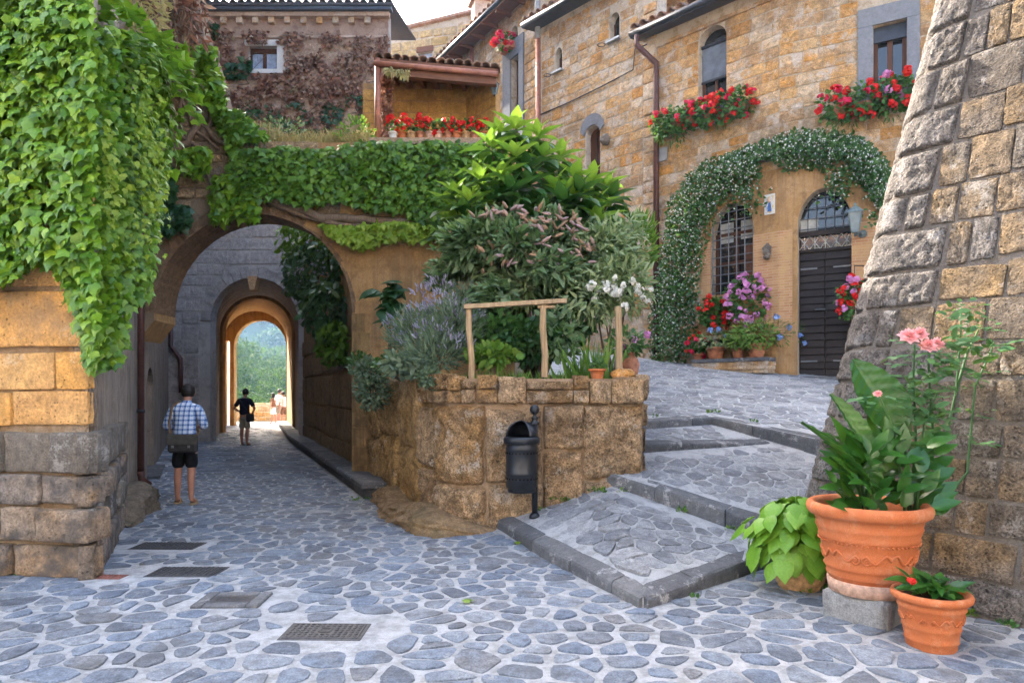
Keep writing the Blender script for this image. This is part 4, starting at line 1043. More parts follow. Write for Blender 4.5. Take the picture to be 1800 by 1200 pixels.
# ================================================================== raised planting bed (retaining wall)
pl = thing('retaining_wall', 'rough stone retaining wall of the raised flower bed beside the steps', 'wall', (.3, 7.8, 0))
WP = Wall([(right_x(AY + .6), AY + .6), (-.95, 8.25), (-.72, 7.83), (-.40, 7.70), (1.5, 7.85)]); WPr = Wall([(1.5, 7.85), (1.78, 12.4)])
PTOP = 1.80
for i, g in enumerate(WP.seg): panel(WP, rect_uv(g[0], g[1], -.1, PTOP - .04 + (.12 if i == 0 else 0)), [], .3, M_path_wall if i == 0 else M_plant_mortar, pl, 'wall')
panel(WPr, rect_uv(0, WPr.L, -.1, PTOP - .02), [], .3, M_plant_mortar, pl, 'wall')
S_pls = vset(M_plant_wall, 8, nx=7, nz=6, rough=.3, edge=.07)
u1_ = WP.seg[1][0]
def rough_block(par, wall, u0, u1, v0, v1, m, k, amp=.05, base=.06, nu=18, nv=18, name='stone_block'):
    v = []; f = []; ja = [R.uniform(-.03, .03) for _ in range(4)]
    for j in range(nv + 1):
        for i in range(nu + 1):
            a, b = i / nu, j / nv; e = min(1, min(a, 1 - a) * nu / 2) * min(1, min(b, 1 - b) * nv / 2); u = lerp(u0 + ja[0] * b, u1 + ja[1] * b, a); q = lerp(v0 + ja[2] * a, v1 + ja[3] * a, b)
            P_ = wall.P(u, q, 0); n_ = noise.fractal(P_ * 2.6 + Vector((k * 3, 0, 0)), 1, 2, 4) * amp + noise.fractal(P_ * 12, 1, 2, 3) * amp * .4; w2 = noise.noise(P_ * 6) * .025
            v.append(wall.P(u + w2 * (1 - e), q + noise.noise(P_ * 5 + Vector((9, 0, 0))) * .03 * (1 - e), (base + n_) * e ** .5 if e > 0 else -.02))
    for j in range(nv):
        for i in range(nu): a = j * (nu + 1) + i; f.append((a, a + 1, a + nu + 2, a + nu + 1))
    return meshobj(name, v, f, m, par, True)
us_ = [u1_ - .5, u1_ + .12, WP.seg[2][1] + .10, WP.seg[3][0] + .75, WP.seg[3][0] + 1.22, WP.L]; kk = 0
for a, b in zip(us_, us_[1:]):
    cuts_ = [-.05, .58 + R.uniform(-.15, .15), 1.46 + R.uniform(-.04, .04)] if b - a > .5 else [-.05, .95, 1.47]
    for c_, d_ in zip(cuts_, cuts_[1:]): kk += 1; rough_block(pl, WP, a + .006, b - .006, c_ + .006, d_ - .006, M_plant_wall, kk, .07, .075, 26, 26)
rq = random.Random(8); uu_ = u1_ - .5; bends = [g[0] for g in WP.seg[1:]]
while uu_ < WP.L - .04:                                   # uneven crown: single tall stones and stacked pairs
    l_ = rq.uniform(.16, .55); nb_ = [b for b in bends if uu_ + .02 < b < uu_ + l_ + .12]; l_ = nb_[0] - uu_ if nb_ else l_
    if uu_ + l_ > WP.L - .15: l_ = WP.L - uu_
    hs_ = [1.475, 1.76 + rq.uniform(-.05, .07)] if rq.random() < .4 else [1.475, rq.uniform(1.58, 1.68), 1.77 + rq.uniform(-.06, .07)]
    for a_, b_ in zip(hs_, hs_[1:]): put_stone(rq.choice(S_pls), WP, uu_ + .006, uu_ + l_ - .006, a_ + .006, b_ - .006, rq.uniform(.06, .12), pl)
    uu_ += l_
courses(WPr, 0, WPr.L, .6, 1.82, (.2, .4), (.4, .7), (), .03, .06, S_pls, pl, 'stone_block', 17)
M_bedside = rock('bed_side_stone', [(.34, .20, .08), (.44, .28, .12), (.38, .23, .09), (.48, .34, .19)], 1.0, .7, .8, 1.4, .7, (.60, .50, .40), .67, (.17, .10, .04))
for i_ in range(3):
    a_, b_ = lerp(.3, u1_ - .5, i_ / 3), lerp(.3, u1_ - .5, (i_ + 1) / 3); rough_block(pl, WP, a_ + .004, b_ - .004, -.04, .85 + .1 * (i_ % 2), M_bedside, 50 + i_, .07, .07, 24, 18); rough_block(pl, WP, a_ + .004, b_ - .004, .86 + .1 * (i_ % 2), 1.84, M_bedside, 60 + i_, .06, .07, 24, 18)
# foot of rock at the corner
v = []; f = []; nu, nk = 80, 22
for i in range(nu):
    u = lerp(WP.seg[0][1] - 2.7, WP.seg[3][0] + .55, i / (nu - 1)); e = max(.05, math.sin(math.pi * i / (nu - 1)) ** .5)
    for k in range(nk):
        t = k / (nk - 1); n_ = noise.noise(Vector((u * 1.5, t * 2.2, 9))) * .14 + noise.fractal(Vector((u * 4, t * 5, 9)), 1, 2, 5) * .10
        v.append(WP.P(u, (.28 + .08 * math.sin(u * 3)) * math.sin(t * math.pi / 2) * e - .03, .05 + (.40 + n_) * math.cos(t * math.pi / 2) ** .6 * e))
for i in range(nu - 1):
    for k in range(nk - 1): a = i * nk + k; f.append((a, a + nk, a + nk + 1, a + 1))
meshobj('base_rock', v, f, rock('bed_foot_rock', [(.20, .13, .07), (.30, .20, .11), (.26, .17, .09)], 1.2, .6, .6, 1.0, .4, None, .6, (.12, .10, .05)), pl, True)
bedz = lambda x, y: 1.66 + .06 * (y - 8)
so_ = slab('bed_soil', [(right_x(AY), AY - .02), (-.75, 8.1), (-.4, 7.95), (1.3, 8.05), (1.6, 12.4), (.1, 12.4), (.1, AY - .02)], bedz, M_soil, .3)
so_.pop('kind', None); setpar(so_, pl)

# ================================================================== houses on the right
def gutter_run(par, a, b, r=.075): return MB().tube([a, b], r, 10).build('gutter', M_gutter, par, True)
def opening(par, wall, poly, depth, m, name):
    """a filled opening: flat pane of the outline's shape set back in the wall"""
    return panel(wall, poly, [], .03, m, par, name, -depth)
S_A = vset(M_tuff_pale, 8, rough=.2, edge=.05); S_A2 = vset(M_tuff, 8, rough=.2, edge=.05)

# ---- house A: with door, grille window and flower boxes
hA = thing('flower_house', 'ochre stone house with dark arched door, grille window and jasmine over both', 'house', (5.7, 14.6, 2.0))
WA_ = Wall([(3.57, 16.8), (5.73, 14.64), (9.4, 12.54)]); AT = 10.4; BND = WA_.seg[0][1]
aw = WA_.rect(1250, 358, 1325, 516); asv = WA_.uv(1287, 405)[1]
ad = WA_.rect(1402, 330, 1497, 660); adv = WA_.uv(1450, 396)[1]
a1 = WA_.rect(1228, 46, 1277, 212); a1v = WA_.uv(1252, 72)[1]
a2 = WA_.rect(1535, 40, 1594, 165)
zb = 1.2
HW, HD = arch_uv(aw[0], aw[1], aw[2], asv, aw[3] - asv), arch_uv(ad[0], ad[1], zp(6.5, 14.2) - .02, adv, ad[3] - adv)
H1, H2 = arch_uv(a1[0], a1[1], a1[2], a1v, a1[3] - a1v), rect_uv(*a2)
for i, g in enumerate(WA_.seg):
    hs = [h for h in (HW, HD, H1, H2) if g[0] <= h[0][0] < g[1]]
    panel(WA_, rect_uv(g[0], g[1], zb, AT), hs, .4, M_mortar_warm, hA, 'wall')
lowv = WA_.uv(1330, 285)[1]
def grow(h, d): 
    c = (sum(p[0] for p in h) / len(h), sum(p[1] for p in h) / len(h)); return [(p[0] + math.copysign(d, p[0] - c[0]), p[1] + math.copysign(d, p[1] - c[1])) for p in h]
frame2 = WA_.rect(1508, 8, 1617, 165)
courses(WA_, .02, 6.1, lowv - .25, AT - .25, (.20, .30), (.24, .50), [H1, rect_uv(frame2[0], frame2[1], frame2[2], frame2[3])], .014, .02, lambda u, v: S_A2 if R.random() < .45 else S_A, hA, 'stone_block', 71)
courses(WA_, .02, 1.3, 2.2, lowv - .25, (.28, .4), (.35, .6), [], .022, .03, S_A, hA, 'stone_block', 72)
# ochre plaster over the ground floor, thin brick round the openings
ub0 = 1.3
for i, g in enumerate(WA_.seg):
    a, b = max(g[0], ub0), min(g[1], 6.2); hs = [h for h in (HW, HD) if g[0] <= h[0][0] < g[1]]
    panel(WA_, rect_uv(a, b, zb, lowv - .26), hs, .012, M_ochre, hA, 'plaster', .0135)
bv0, bv1 = WA_.uv(1380, 590)[1], WA_.uv(1380, 405)[1]
for i, g in enumerate(WA_.seg):
    a, b = max(g[0], WA_.uv(1232, 480)[0]), min(g[1], 6.0); hs = []
    for h in (HW, HD):
        if g[0] <= h[0][0] < g[1]: hs.append([(p[0], min(max(p[1], bv0 + .0 if h is HW else -9), bv1 + 5)) for p in h])
    # keep the band clear of the openings: pieces left and right of each
    segs = [(a, b)]
    for h in (HW, HD):
        lo_, hi_ = min(p[0] for p in h) - (.0 if h is HW else .10), max(p[0] for p in h) + .0
        segs = [q for sp in segs for q in ([(sp[0], lo_), (hi_, sp[1])] if sp[0] < lo_ and hi_ < sp[1] else ([(hi_, sp[1])] if sp[0] >= lo_ and sp[0] < hi_ < sp[1] else ([(sp[0], lo_)] if sp[0] < lo_ < sp[1] else [sp])))]
    for q in segs:
        if q[1] - q[0] > .05: panel(WA_, rect_uv(q[0], q[1], bv0, bv1), [], .012, M_brick, hA, 'brickwork', .027)
# grille window
gw = opening(hA, WA_, HW, .28, M_glass, 'window'); u0, u1, v0, v1 = aw
mb = MB()
for a, b in ((u0, u0 + .06), (u1 - .06, u1), ((u0 + u1) / 2 - .04, (u0 + u1) / 2 + .04)): WA_.box(mb, a, b, v0, asv, -.28, -.22)
for z in (v0, asv - .05, lerp(v0, asv, .5)): WA_.box(mb, u0 + .06, u1 - .06, z, z + .06, -.275, -.225)
mb.build('window_frame', M_brownwood, gw)
mb = MB(); WA_.box(mb, u0 + .08, (u0 + u1) / 2 - .1, lerp(v0, v1, .6), v1 - .35, -.279, -.272); WA_.box(mb, (u0 + u1) / 2 + .08, u1 - .1, lerp(v0, v1, .62), v1 - .35, -.279, -.272); mb.build('curtain', M_curtain, gw)
mb = MB(); WA_.box(mb, lerp(u0, u1, .68), u1 - .07, v0 + .1, lerp(v0, v1, .55), -.27, -.24); mb.build('shutter', M_beam, gw)
gl = MB(); c_, r_ = (u0 + u1) / 2, (u1 - u0) / 2
for k in range(6):
    uu = lerp(u0 + .03, u1 - .03, k / 5); tp = asv + (v1 - asv) * math.sqrt(max(0, 1 - ((uu - c_) / r_) ** 2)); gl.tube([WA_.P(uu, v0, -.03), WA_.P(uu, tp, -.03)], .013, 6)
for k in range(10):
    z = lerp(v0 + .06, v1 - .16, k / 9); hw = r_ * math.sqrt(max(0, 1 - (max(0, z - asv) / (v1 - asv)) ** 2)); gl.tube([WA_.P(c_ - hw, z, -.045), WA_.P(c_ + hw, z, -.045)], .013, 6)
gl.build('grille', M_grille, gw)
# arched door
dz0 = zp(6.5, 14.2) + .02; u0, u1 = ad[0], ad[1]; leaf_top = WA_.uv(1450, 437)[1]; tr_top = WA_.uv(1450, 404)[1]
mb = MB(); WA_.box(mb, u0, u1, dz0, leaf_top, -.34, -.29); door = mb.build('door', M_doorwood, hA)
nb = 17
for s in (0, 1):
    for k in range(nb):
        a, b = lerp(u0, u1, .5 * s) + .012, lerp(u0, u1, .5 * s + .5) - .012; z0 = lerp(dz0 + .02, leaf_top - .02, k / nb); z1 = z0 + (leaf_top - dz0 - .04) / nb - .016
        mb = MB(); mb.hexa([WA_.P(a, z0, -.245), WA_.P(b, z0, -.245), WA_.P(b, z0, -.292), WA_.P(a, z0, -.292), WA_.P(a + .012, z1, -.268), WA_.P(b - .012, z1, -.268), WA_.P(b, z1 + .012, -.292), WA_.P(a, z1 + .012, -.292)]); mb.build('board', M_doorwood, door)
for z in (.12, .86):
    for s in (0, 1): mb = MB(); a = u0 + .03 if s == 0 else u1 - .36; zz = lerp(dz0, leaf_top, z); WA_.box(mb, a, a + .33, zz, zz + .035, -.25, -.236); mb.build('hinge', M_grille, door)
mb = MB(); zz = lerp(dz0, leaf_top, .535); mb.tube([WA_.P(lerp(u0, u1, .3), zz, -.22), WA_.P(lerp(u0, u1, .5), zz, -.2)], .02, 8); mb.build('door_handle', M_grille, door, True)
mb = MB(); WA_.box(mb, u0, u1, leaf_top + .002, leaf_top + .06, -.34, -.24); WA_.box(mb, u0, u1, tr_top - .05, tr_top + .05, -.34, -.2); mb.build('transom_beam', M_doorwood, door)
mb = MB(); WA_.box(mb, u0, u1, leaf_top + .06, tr_top - .05, -.33, -.30); mb.build('pane', M_glass, door)
mb = MB()
for k in range(5):
    a, b = lerp(u0, u1, k / 5), lerp(u0, u1, (k + 1) / 5); z0, z1 = leaf_top + .06, tr_top - .05
    mb.tube([WA_.P(a, z0, -.28), WA_.P(b, z1, -.28)], .01, 5); mb.tube([WA_.P(a, z1, -.27), WA_.P(b, z0, -.27)], .01, 5); mb.tube([WA_.P((a + b) / 2, z0, -.275), WA_.P((a + b) / 2, z1, -.275)], .009, 5)
mb.build('lattice', M_curtain, door)
lun = opening(hA, WA_, arch_uv(u0, u1, tr_top + .05, adv + .02, ad[3] - adv - .02), .31, M_glass, 'fanlight')
mb = MB(); c_, r_ = (u0 + u1) / 2, (u1 - u0) / 2
for k in range(1, 6):
    uu = lerp(u0, u1, k / 6); mb.tube([WA_.P(uu, tr_top + .05, -.26), WA_.P(uu, adv + (ad[3] - adv) * math.sqrt(1 - ((uu - c_) / r_) ** 2), -.26)], .011, 5)
for k in range(4):
    z = lerp(tr_top + .1, ad[3] - .12, k / 3); hw = r_ * math.sqrt(max(0, 1 - (max(0, z - adv) / (ad[3] - adv)) ** 2)); mb.tube([WA_.P(c_ - hw, z, -.25), WA_.P(c_ + hw, z, -.25)], .011, 5)
mb.build('fanlight_grille', M_grille, lun)
mb = MB(); WA_.box(mb, u0 + .02, lerp(u0, u1, .36), tr_top + .06, adv + .25, -.309, -.303); mb.build('curtain', M_curtain, lun)
mb = MB(); WA_.box(mb, u0 - .35, u1 + .5, dz0 - .2, dz0 - .0, -.33, .28); mb.build('door_step', M_kerb, hA)
# first floor window with half lowered screen
u0, u1, v0, v1 = a1; w1 = opening(hA, WA_, H1, .24, M_glass, 'window')
mb = MB()
for a, b in ((u0, u0 + .06), (u1 - .06, u1), ((u0 + u1) / 2 - .03, (u0 + u1) / 2 + .03)): WA_.box(mb, a, b, v0, a1v, -.24, -.18)
WA_.box(mb, u0 + .06, u1 - .06, a1v - .07, a1v, -.235, -.185); mb.build('window_frame', M_brownwood, w1)
zs = lerp(v0, v1, .47); mb = MB(); WA_.box(mb, u0 + .01, u1 - .01, zs, a1v - .02, -.165, -.155); mb.build('screen', M_screen, w1)
for q in ((zs - .05, zs, -.17, -.13), (a1v - .04, a1v + .02, -.17, -.12)): mb = MB(); WA_.box(mb, u0, u1, *q); mb.build('screen_rail', M_darkmetal, w1)
mb = MB(); WA_.box(mb, u0 - .1, u1 + .1, v0 - .09, v0 - .005, -.15, .14); mb.build('window_sill', M_white_stone, w1)
# window with the grey stone surround
u0, u1, v0, v1 = a2; w2 = opening(hA, WA_, H2, .24, M_glass, 'window'); f0, f1, f2, f3 = frame2
for nm, q in (('jamb', (f0, u0 - .004, f2, v1)), ('jamb', (u1 + .004, f1, f2, v1)), ('lintel', (f0, f1, v1 + .006, f3))): mb = MB(); WA_.box(mb, *q, -.2, .05); mb.build(nm, M_grey_trim, w2)
mb = MB(); WA_.box(mb, f0 - .05, f1 + .05, f2 - .12, f2 - .004, -.2, .16); mb.build('window_sill', M_grey_trim, w2)
mb = MB()
for a, b in ((u0, u0 + .08), (u1 - .08, u1), ((u0 + u1) / 2 - .05, (u0 + u1) / 2 + .05)): WA_.box(mb, a, b, v0, v1 - .3, -.23, -.15)
mb.build('window_frame', M_brownwood, w2)
mb = MB(); WA_.box(mb, u0, u1, v1 - .3, v1, -.22, -.1); mb.build('shutter_box', M_gutter, w2)
# eave, gutter, roof, downpipe
ea, eb = WA_.P(-.45, AT - .02, .5), WA_.P(BND, AT - .02, .5); ec = WA_.P(BND + .001, AT - .02, .5); ee = WA_.P(WA_.L, AT - .02, .5)
gutter_run(hA, ea, eb); gutter_run(hA, eb, ee)
for a, b in ((ea, eb), (ec, ee)):
    d = (b - a).normalized(); inn = Vector((-d.y, d.x, 0)); up = inn + Vector((0, 0, .32))
    rf = roofplane(hA, a + inn * .02 + Vector((0, 0, .05)), b + inn * .02 + Vector((0, 0, .05)), up, 4.5, M_tile); tiles(rf, TILE, a + Vector((0, 0, .09)), b + Vector((0, 0, .09)), up, int((b - a).length / .24), 1)
    mb = MB(); mb.hexa([a + Vector((0, 0, -.10)), b + Vector((0, 0, -.10)), b + inn * .48 + Vector((0, 0, .02)), a + inn * .48 + Vector((0, 0, .02)), a + Vector((0, 0, .03)), b + Vector((0, 0, .03)), b + inn * .48 + Vector((0, 0, .18)), a + inn * .48 + Vector((0, 0, .18))]); mb.build('eave_board', M_gutter, hA)
mb = MB(); WA_.box(mb, .02, BND, AT - .35, AT - .27, -.05, .07); mb.build('cornice', M_tuff_pale, hA)
e0 = WA_.P(-.25, AT - .1, .5); MB().tube([e0, e0 + Vector((0, 0, -.25)), WA_.P(.04, AT - .75, .10), WA_.P(.04, AT - 1.1, .10), WA_.P(.04, 2.5, .10)], .07, 10).build('downpipe', M_pipe_brown, hA, True)
mb = MB(); u_, v_ = WA_.uv(1167, 268); WA_.box(mb, u_ - .1, u_ + .12, v_ - .22, v_ + .1, .0, .07); mb.build('meter_box', M_pipe_grey, hA)
# tile picture, carved head, wall lantern
u0, u1, v0, v1 = WA_.rect(1345, 342, 1363, 377); mb = MB(); WA_.box(mb, u0, u1, v0, v1, .01, .035); pq = tag(mb.build('tile_picture', M_white_stone), 'small glazed tile picture of a robed figure between window and door', 'wall tile')
def figmat():
    t = NT('tile_glaze'); a = t.noise(9, 3); b = t.noise(14, 2, .5, None, 2)
    return t.done(t.mix(t.ramp(b, [(.48, (0, 0, 0)), (.55, (1, 1, 1))]), t.ramp(a, [(.35, (.12, .24, .48)), (.5, (.66, .66, .6)), (.62, (.62, .46, .12))]), (.62, .64, .62)), .25, .6)
mb = MB(); WA_.box(mb, u0 + .03, u1 - .03, v0 + .03, v1 - .03, .035, .04); mb.build('glazed_face', figmat(), pq)
mb = MB(); um, vm = (u0 + u1) / 2, (v0 + v1) / 2
mb.add([WA_.P(um + x * (u1 - u0), vm + z * (v1 - v0), .044) for x, z in ((-.2, -.38), (.22, -.38), (.14, .0), (.1, .14), (-.06, .14), (-.12, 0))], [(0, 1, 2, 3, 4, 5)]); mb.build('robe', plain('blue_glaze', (.06, .14, .36), .3, .5, 0, .3, 25), pq)
mb = MB(); mb.lathe([(0, -.07), (.05, -.05), (.062, 0), (.05, .05), (0, .07)], WA_.P(um + .01, vm + .27 * (v1 - v0) / 1.3, .03), 8, None, 1, .25); mb.build('face', plain('skin_glaze', (.6, .38, .24), .3, .5), pq, True)
u_, v_ = WA_.uv(1350, 441); hd = thing('carved_head', 'small worn stone head on the brick wall between window and door', 'carving', WA_.P(u_, v_, 0))
def lump(c, r, seed, amp=.25, n=10, m_=None, par=None, name='carving', flat=None):
    v = []; f = []
    for i in range(n + 1):
        for k in range(n):
            th, ph = math.pi * i / n, 2 * math.pi * k / n; d = Vector((math.sin(th) * math.cos(ph), math.sin(th) * math.sin(ph), math.cos(th)))
            q = 1 + amp * noise.noise(d * 1.8 + Vector((seed, 0, 0))); v.append(Vector(c) + Vector((d.x * r[0], d.y * r[1], d.z * r[2])) * q)
    for i in range(n):
        for k in range(n): a = i * n + k; b = i * n + (k + 1) % n; f.append((a, a + n, b + n, b))
    return meshobj(name, v, f, m_, par, True)
lump(WA_.P(u_, v_, .06), (.10, .10, .15), 3, .35, 12, M_ledge, hd, 'head'); lump(WA_.P(u_, v_ - .03, .15), (.03, .04, .05), 5, .1, 8, M_ledge, hd, 'nose'); lump(WA_.P(u_, v_ - .15, .08), (.07, .07, .05), 7, .3, 8, M_ledge, hd, 'beard')
def lantern(name, label, c, s, m_, wallp, glassm):
    t = thing(name, label, 'lantern', c); c = Vector(c)
    MB().tube([wallp, wallp.lerp(c, .45) + Vector((0, 0, -.10 * s)), c + Vector((0, 0, -.30 * s)), c + Vector((0, 0, -.26 * s))], .016 * s + .006, 8).build('bracket', m_, t, True)
    MB().lathe([(0, -.05 * s), (.07 * s, -.04 * s), (.07 * s, .04 * s), (0, .05 * s)], wallp, 10, Matrix.Rotation(rad(90), 4, 'X')).build('wall_plate', m_, t, True)
    MB().lathe([(.0, -.26 * s), (.06 * s, -.25 * s), (.075 * s, -.22 * s), (.14 * s, .08 * s), (.0, .08 * s)], c, 4, Matrix.Rotation(rad(20), 4, 'Z')).build('glass_body', glassm, t)
    mb = MB()
    for k in range(4):
        a = rad(20) + math.pi / 2 * k; mb.tube([c + Vector((.078 * s * math.cos(a), .078 * s * math.sin(a), -.23 * s)), c + Vector((.145 * s * math.cos(a), .145 * s * math.sin(a), .085 * s))], .011 * s, 4)
    mb.build('frame', m_, t); MB().lathe([(.175 * s, .08 * s), (.17 * s, .10 * s), (.06 * s, .19 * s), (.03 * s, .2 * s), (.035 * s, .24 * s), (0, .27 * s)], c, 4, Matrix.Rotation(rad(20), 4, 'Z')).build('roof', m_, t)
    return t
M_lampglass = plain('old_lamp_glass', (.20, .25, .26), .2, .6, 0, .1, 6); M_verdigris = plain('weathered_lamp_metal', (.13, .17, .17), .55, .5, .3, .2, 18)
u_, v_ = WA_.uv(1503, 383, .42); u2_, v2_ = WA_.uv(1516, 412)
lantern('wall_lantern', 'grey green wall lantern beside the arched door', WA_.P(u_, v_, .40), 1.15, M_verdigris, WA_.P(u2_, v2_, .02), M_lampglass)
lantern('loggia_lantern', 'small dark lantern hanging at the right end of the loggia beam', px(869, 152, 12.6), .6, M_darkmetal, px(872, 140, 12.7), M_lampglass)

# ---- house B: steep facade with slit windows
hB = thing('slit_window_house', 'tall pale stone house with two slit windows, a cable and a grey arched lintel', 'house', (2.2, 18.3, 2.3))
WBh = Wall([(.83, 19.8), (3.57, 16.8)]); BT = 12.15
b1, b2, b3 = WBh.rect(1072, 22, 1089, 70), WBh.rect(976, 84, 988, 125), WBh.rect(1030, 222, 1055, 330)
b4 = WBh.rect(1078, 398, 1112, 520)
HB = [arch_uv(b[0], b[1], b[2], b[3] - .2, .2, 8) for b in (b1, b2, b3, b4)]
panel(WBh, rect_uv(0, WBh.L, 1.5, BT), HB, .4, M_mortar, hB, 'wall')
courses(WBh, .05, WBh.L - .42, 5.6, BT - .15, (.20, .30), (.22, .44), [grow(h, .02) for h in HB], .022, .018, lambda u, v: S_A if R.random() < .6 else S_A2, hB, 'stone_block', 81)
courses(WBh, WBh.L - .40, WBh.L, 2.4, BT - .9, (.26, .42), (.40, .42), [], .02, .05, S_A, hB, 'stone_block', 82)
courses(WBh, 1.6, WBh.L - .42, 2.4, 5.6, (.28, .42), (.36, .6), [grow(HB[3], .02)], .03, .024, S_A, hB, 'stone_block', 83)
for i, (b, h) in enumerate(zip((b1, b2), HB)):
    wd = opening(hB, WBh, h, .22, M_glass, 'window'); mb = MB(); WBh.box(mb, b[0], b[0] + .05, b[2], b[3] - .2, -.22, -.18); WBh.box(mb, b[1] - .05, b[1], b[2], b[3] - .2, -.22, -.18); mb.build('window_frame', M_brownwood, wd)
    mb = MB(); WBh.box(mb, b[0] - .06, b[1] + .06, b[2] - .06, b[2] - .004, -.1, .12); mb.build('window_sill', M_pipe_grey, wd)
    mb = MB(); p = WBh.P(b[0] - .12, b[2] - .1, .2); mb.tube([p + Vector((.1 * math.cos(k * .7), .1 * math.sin(k * .7), 0)) for k in range(10)], .01, 5); mb.build('iron_ring', M_darkmetal, wd)
sh = opening(hB, WBh, HB[2], .2, M_brownwood, 'shutter'); mb = MB(); WBh.box(mb, (b3[0] + b3[1]) / 2 - .015, (b3[0] + b3[1]) / 2 + .015, b3[2], b3[3] - .1, -.2, -.185); mb.build('meeting_rail', M_doorwood, sh)
c_, r_, z_ = (b3[0] + b3[1]) / 2, (b3[1] - b3[0]) / 2, b3[3] - .2; P_ = []
for k in range(9):
    a = math.pi * (k / 8); P_.append(((c_ + (r_ + .02) * math.cos(a), z_ + (.22) * math.sin(a)), (c_ + (r_ + .16) * math.cos(a), z_ + .12 + .40 * math.sin(a))))
mb = MB()
for (a, b), (c, d) in zip(P_, P_[1:]): mb.hexa([WBh.P(*q, -.05) for q in (a, b, d, c)] + [WBh.P(*q, .06) for q in (a, b, d, c)])
mb.build('lintel', M_grey_trim, hB)
opening(hB, WBh, HB[3], .3, M_dark, 'niche')
lump(WBh.P(*WBh.uv(1067, 247), .08), (.14, .12, .16), 11, .3, 10, M_ledge, hB, 'carved_boss')
cb = [WBh.uv(951, 203), WBh.uv(1000, 182), WBh.uv(1060, 153), WBh.uv(1115, 124), WBh.uv(1118, 88), WBh.uv(1140, 80)]
MB().tube([WBh.P(a, b, .05) for a, b in cb], .018, 5).build('cable', M_darkmetal, hB, True)
ea, eb = WBh.P(-.25, BT, .5), WBh.P(WBh.L + .1, BT, .5); gutter_run(hB, ea, eb); d = (eb - ea).normalized(); inn = Vector((-d.y, d.x, 0)); up = inn + Vector((0, 0, .3))
rf = roofplane(hB, ea + Vector((0, 0, .05)), eb + Vector((0, 0, .05)), up, 3.5, M_tile); tiles(rf, TILE, ea + Vector((0, 0, .09)), eb + Vector((0, 0, .09)), up, 17, 1)
mb = MB(); mb.hexa([ea + Vector((0, 0, -.08)), eb + Vector((0, 0, -.08)), eb + inn * .5, ea + inn * .5, ea + Vector((0, 0, .03)), eb + Vector((0, 0, .03)), eb + inn * .5 + Vector((0, 0, .12)), ea + inn * .5 + Vector((0, 0, .12))]); mb.build('eave_board', M_gutter, hB)
p0 = WBh.P(.02, 0, .12); MB().tube([Vector((p0.x, p0.y, BT - .3)), Vector((p0.x, p0.y, 3))], .075, 8).build('downpipe', M_pipe_copper, hB, True)
MB().tube([Vector((p0.x - .02, p0.y - .02, BT + 2.5)), Vector((p0.x - .02, p0.y - .02, BT - .35))], .08, 8).build('downpipe', M_pipe_grey, hB, True)
# chimney on its roof
ch = px(982, 18, 20.0); mb = MB(); mb.box(ch, (.55, .45, .7), .7); cm = mb.build('chimney', M_tuff_pale, hB); MB().box(ch + Vector((0, 0, .42)), (.7, .6, .08), .7).build('chimney_cap', M_tile, cm)
for s in (-1, 1): p = ch + Vector((s * .14, 0, .46)); MB().hexa([p + Vector(q) for q in ((-.12, -.2, 0), (-.08, -.2, 0), (-.08, .2, 0), (-.12, .2, 0), (s * -.1 - .02, -.2, .35), (s * -.1 + .02, -.2, .35), (s * -.1 + .02, .2, .35), (s * -.1 - .02, .2, .35))]).build('cowl_tile', M_tile, cm)

# ---- house C: grey framed window, further back
hC = thing('grey_window_house', 'weathered stone house with tall grey framed window beside the loggia', 'house', (-.5, 22.5, 2.5))
WC = Wall([(-2.75, 25.55), (.83, 19.8)]); CT = 13.4
c1, c2 = WC.rect(899, 100, 914, 260), WC.rect(898, 46, 910, 76)
panel(WC, rect_uv(0, WC.L, 2, CT), [rect_uv(*c1), arch_uv(c2[0], c2[1], c2[2], c2[3] - .25, .25, 8)], .4, M_mortar_warm, hC, 'wall')
fr = WC.rect(886, 90, 922, 260); fr = (fr[0], fr[1], fr[2], WC.uv(904, 92)[1] + .35)
courses(WC, 1.2, WC.L - .08, 6.2, CT - .1, (.22, .34), (.28, .52), [rect_uv(*fr), rect_uv(c2[0] - .02, c2[1] + .02, c2[2], c2[3])], .03, .026, lambda u, v: S_A2 if R.random() < .5 else S_A, hC, 'stone_block', 91)
wd = opening(hC, WC, rect_uv(*c1), .2, M_brownwood, 'window'); mb = MB(); WC.box(mb, lerp(c1[0], c1[1], .25), lerp(c1[0], c1[1], .5), c1[2], c1[3], -.2, -.17); mb.build('pane', M_glass, wd)
for nm, q in (('jamb', (fr[0], c1[0] - .003, fr[2], c1[3])), ('jamb', (c1[1] + .003, fr[1], fr[2], c1[3])), ('lintel', (fr[0], fr[1], c1[3] + .005, fr[3]))): mb = MB(); WC.box(mb, *q, -.15, .06); mb.build(nm, M_grey_trim, wd)
opening(hC, WC, arch_uv(c2[0], c2[1], c2[2], c2[3] - .25, .25, 8), .2, M_glass, 'window')
ea, eb = WC.P(-.1, CT, .6), WC.P(WC.L + .4, CT, .6); gutter_run(hC, ea, eb, .08); d = (eb - ea).normalized(); inn = Vector((-d.y, d.x, 0)); up = inn + Vector((0, 0, .3))
rf = roofplane(hC, ea + Vector((0, 0, .05)), eb + Vector((0, 0, .05)), up, 4, M_tile); tiles(rf, TILE, ea + Vector((0, 0, .09)), eb + Vector((0, 0, .09)), up, 26, 1)
mb = MB(); mb.hexa([ea + Vector((0, 0, -.12)), eb + Vector((0, 0, -.12)), eb + inn * .6, ea + inn * .6, ea + Vector((0, 0, .03)), eb + Vector((0, 0, .03)), eb + inn * .6 + Vector((0, 0, .12)), ea + inn * .6 + Vector((0, 0, .12))]); mb.build('eave_board', M_beam, hC)
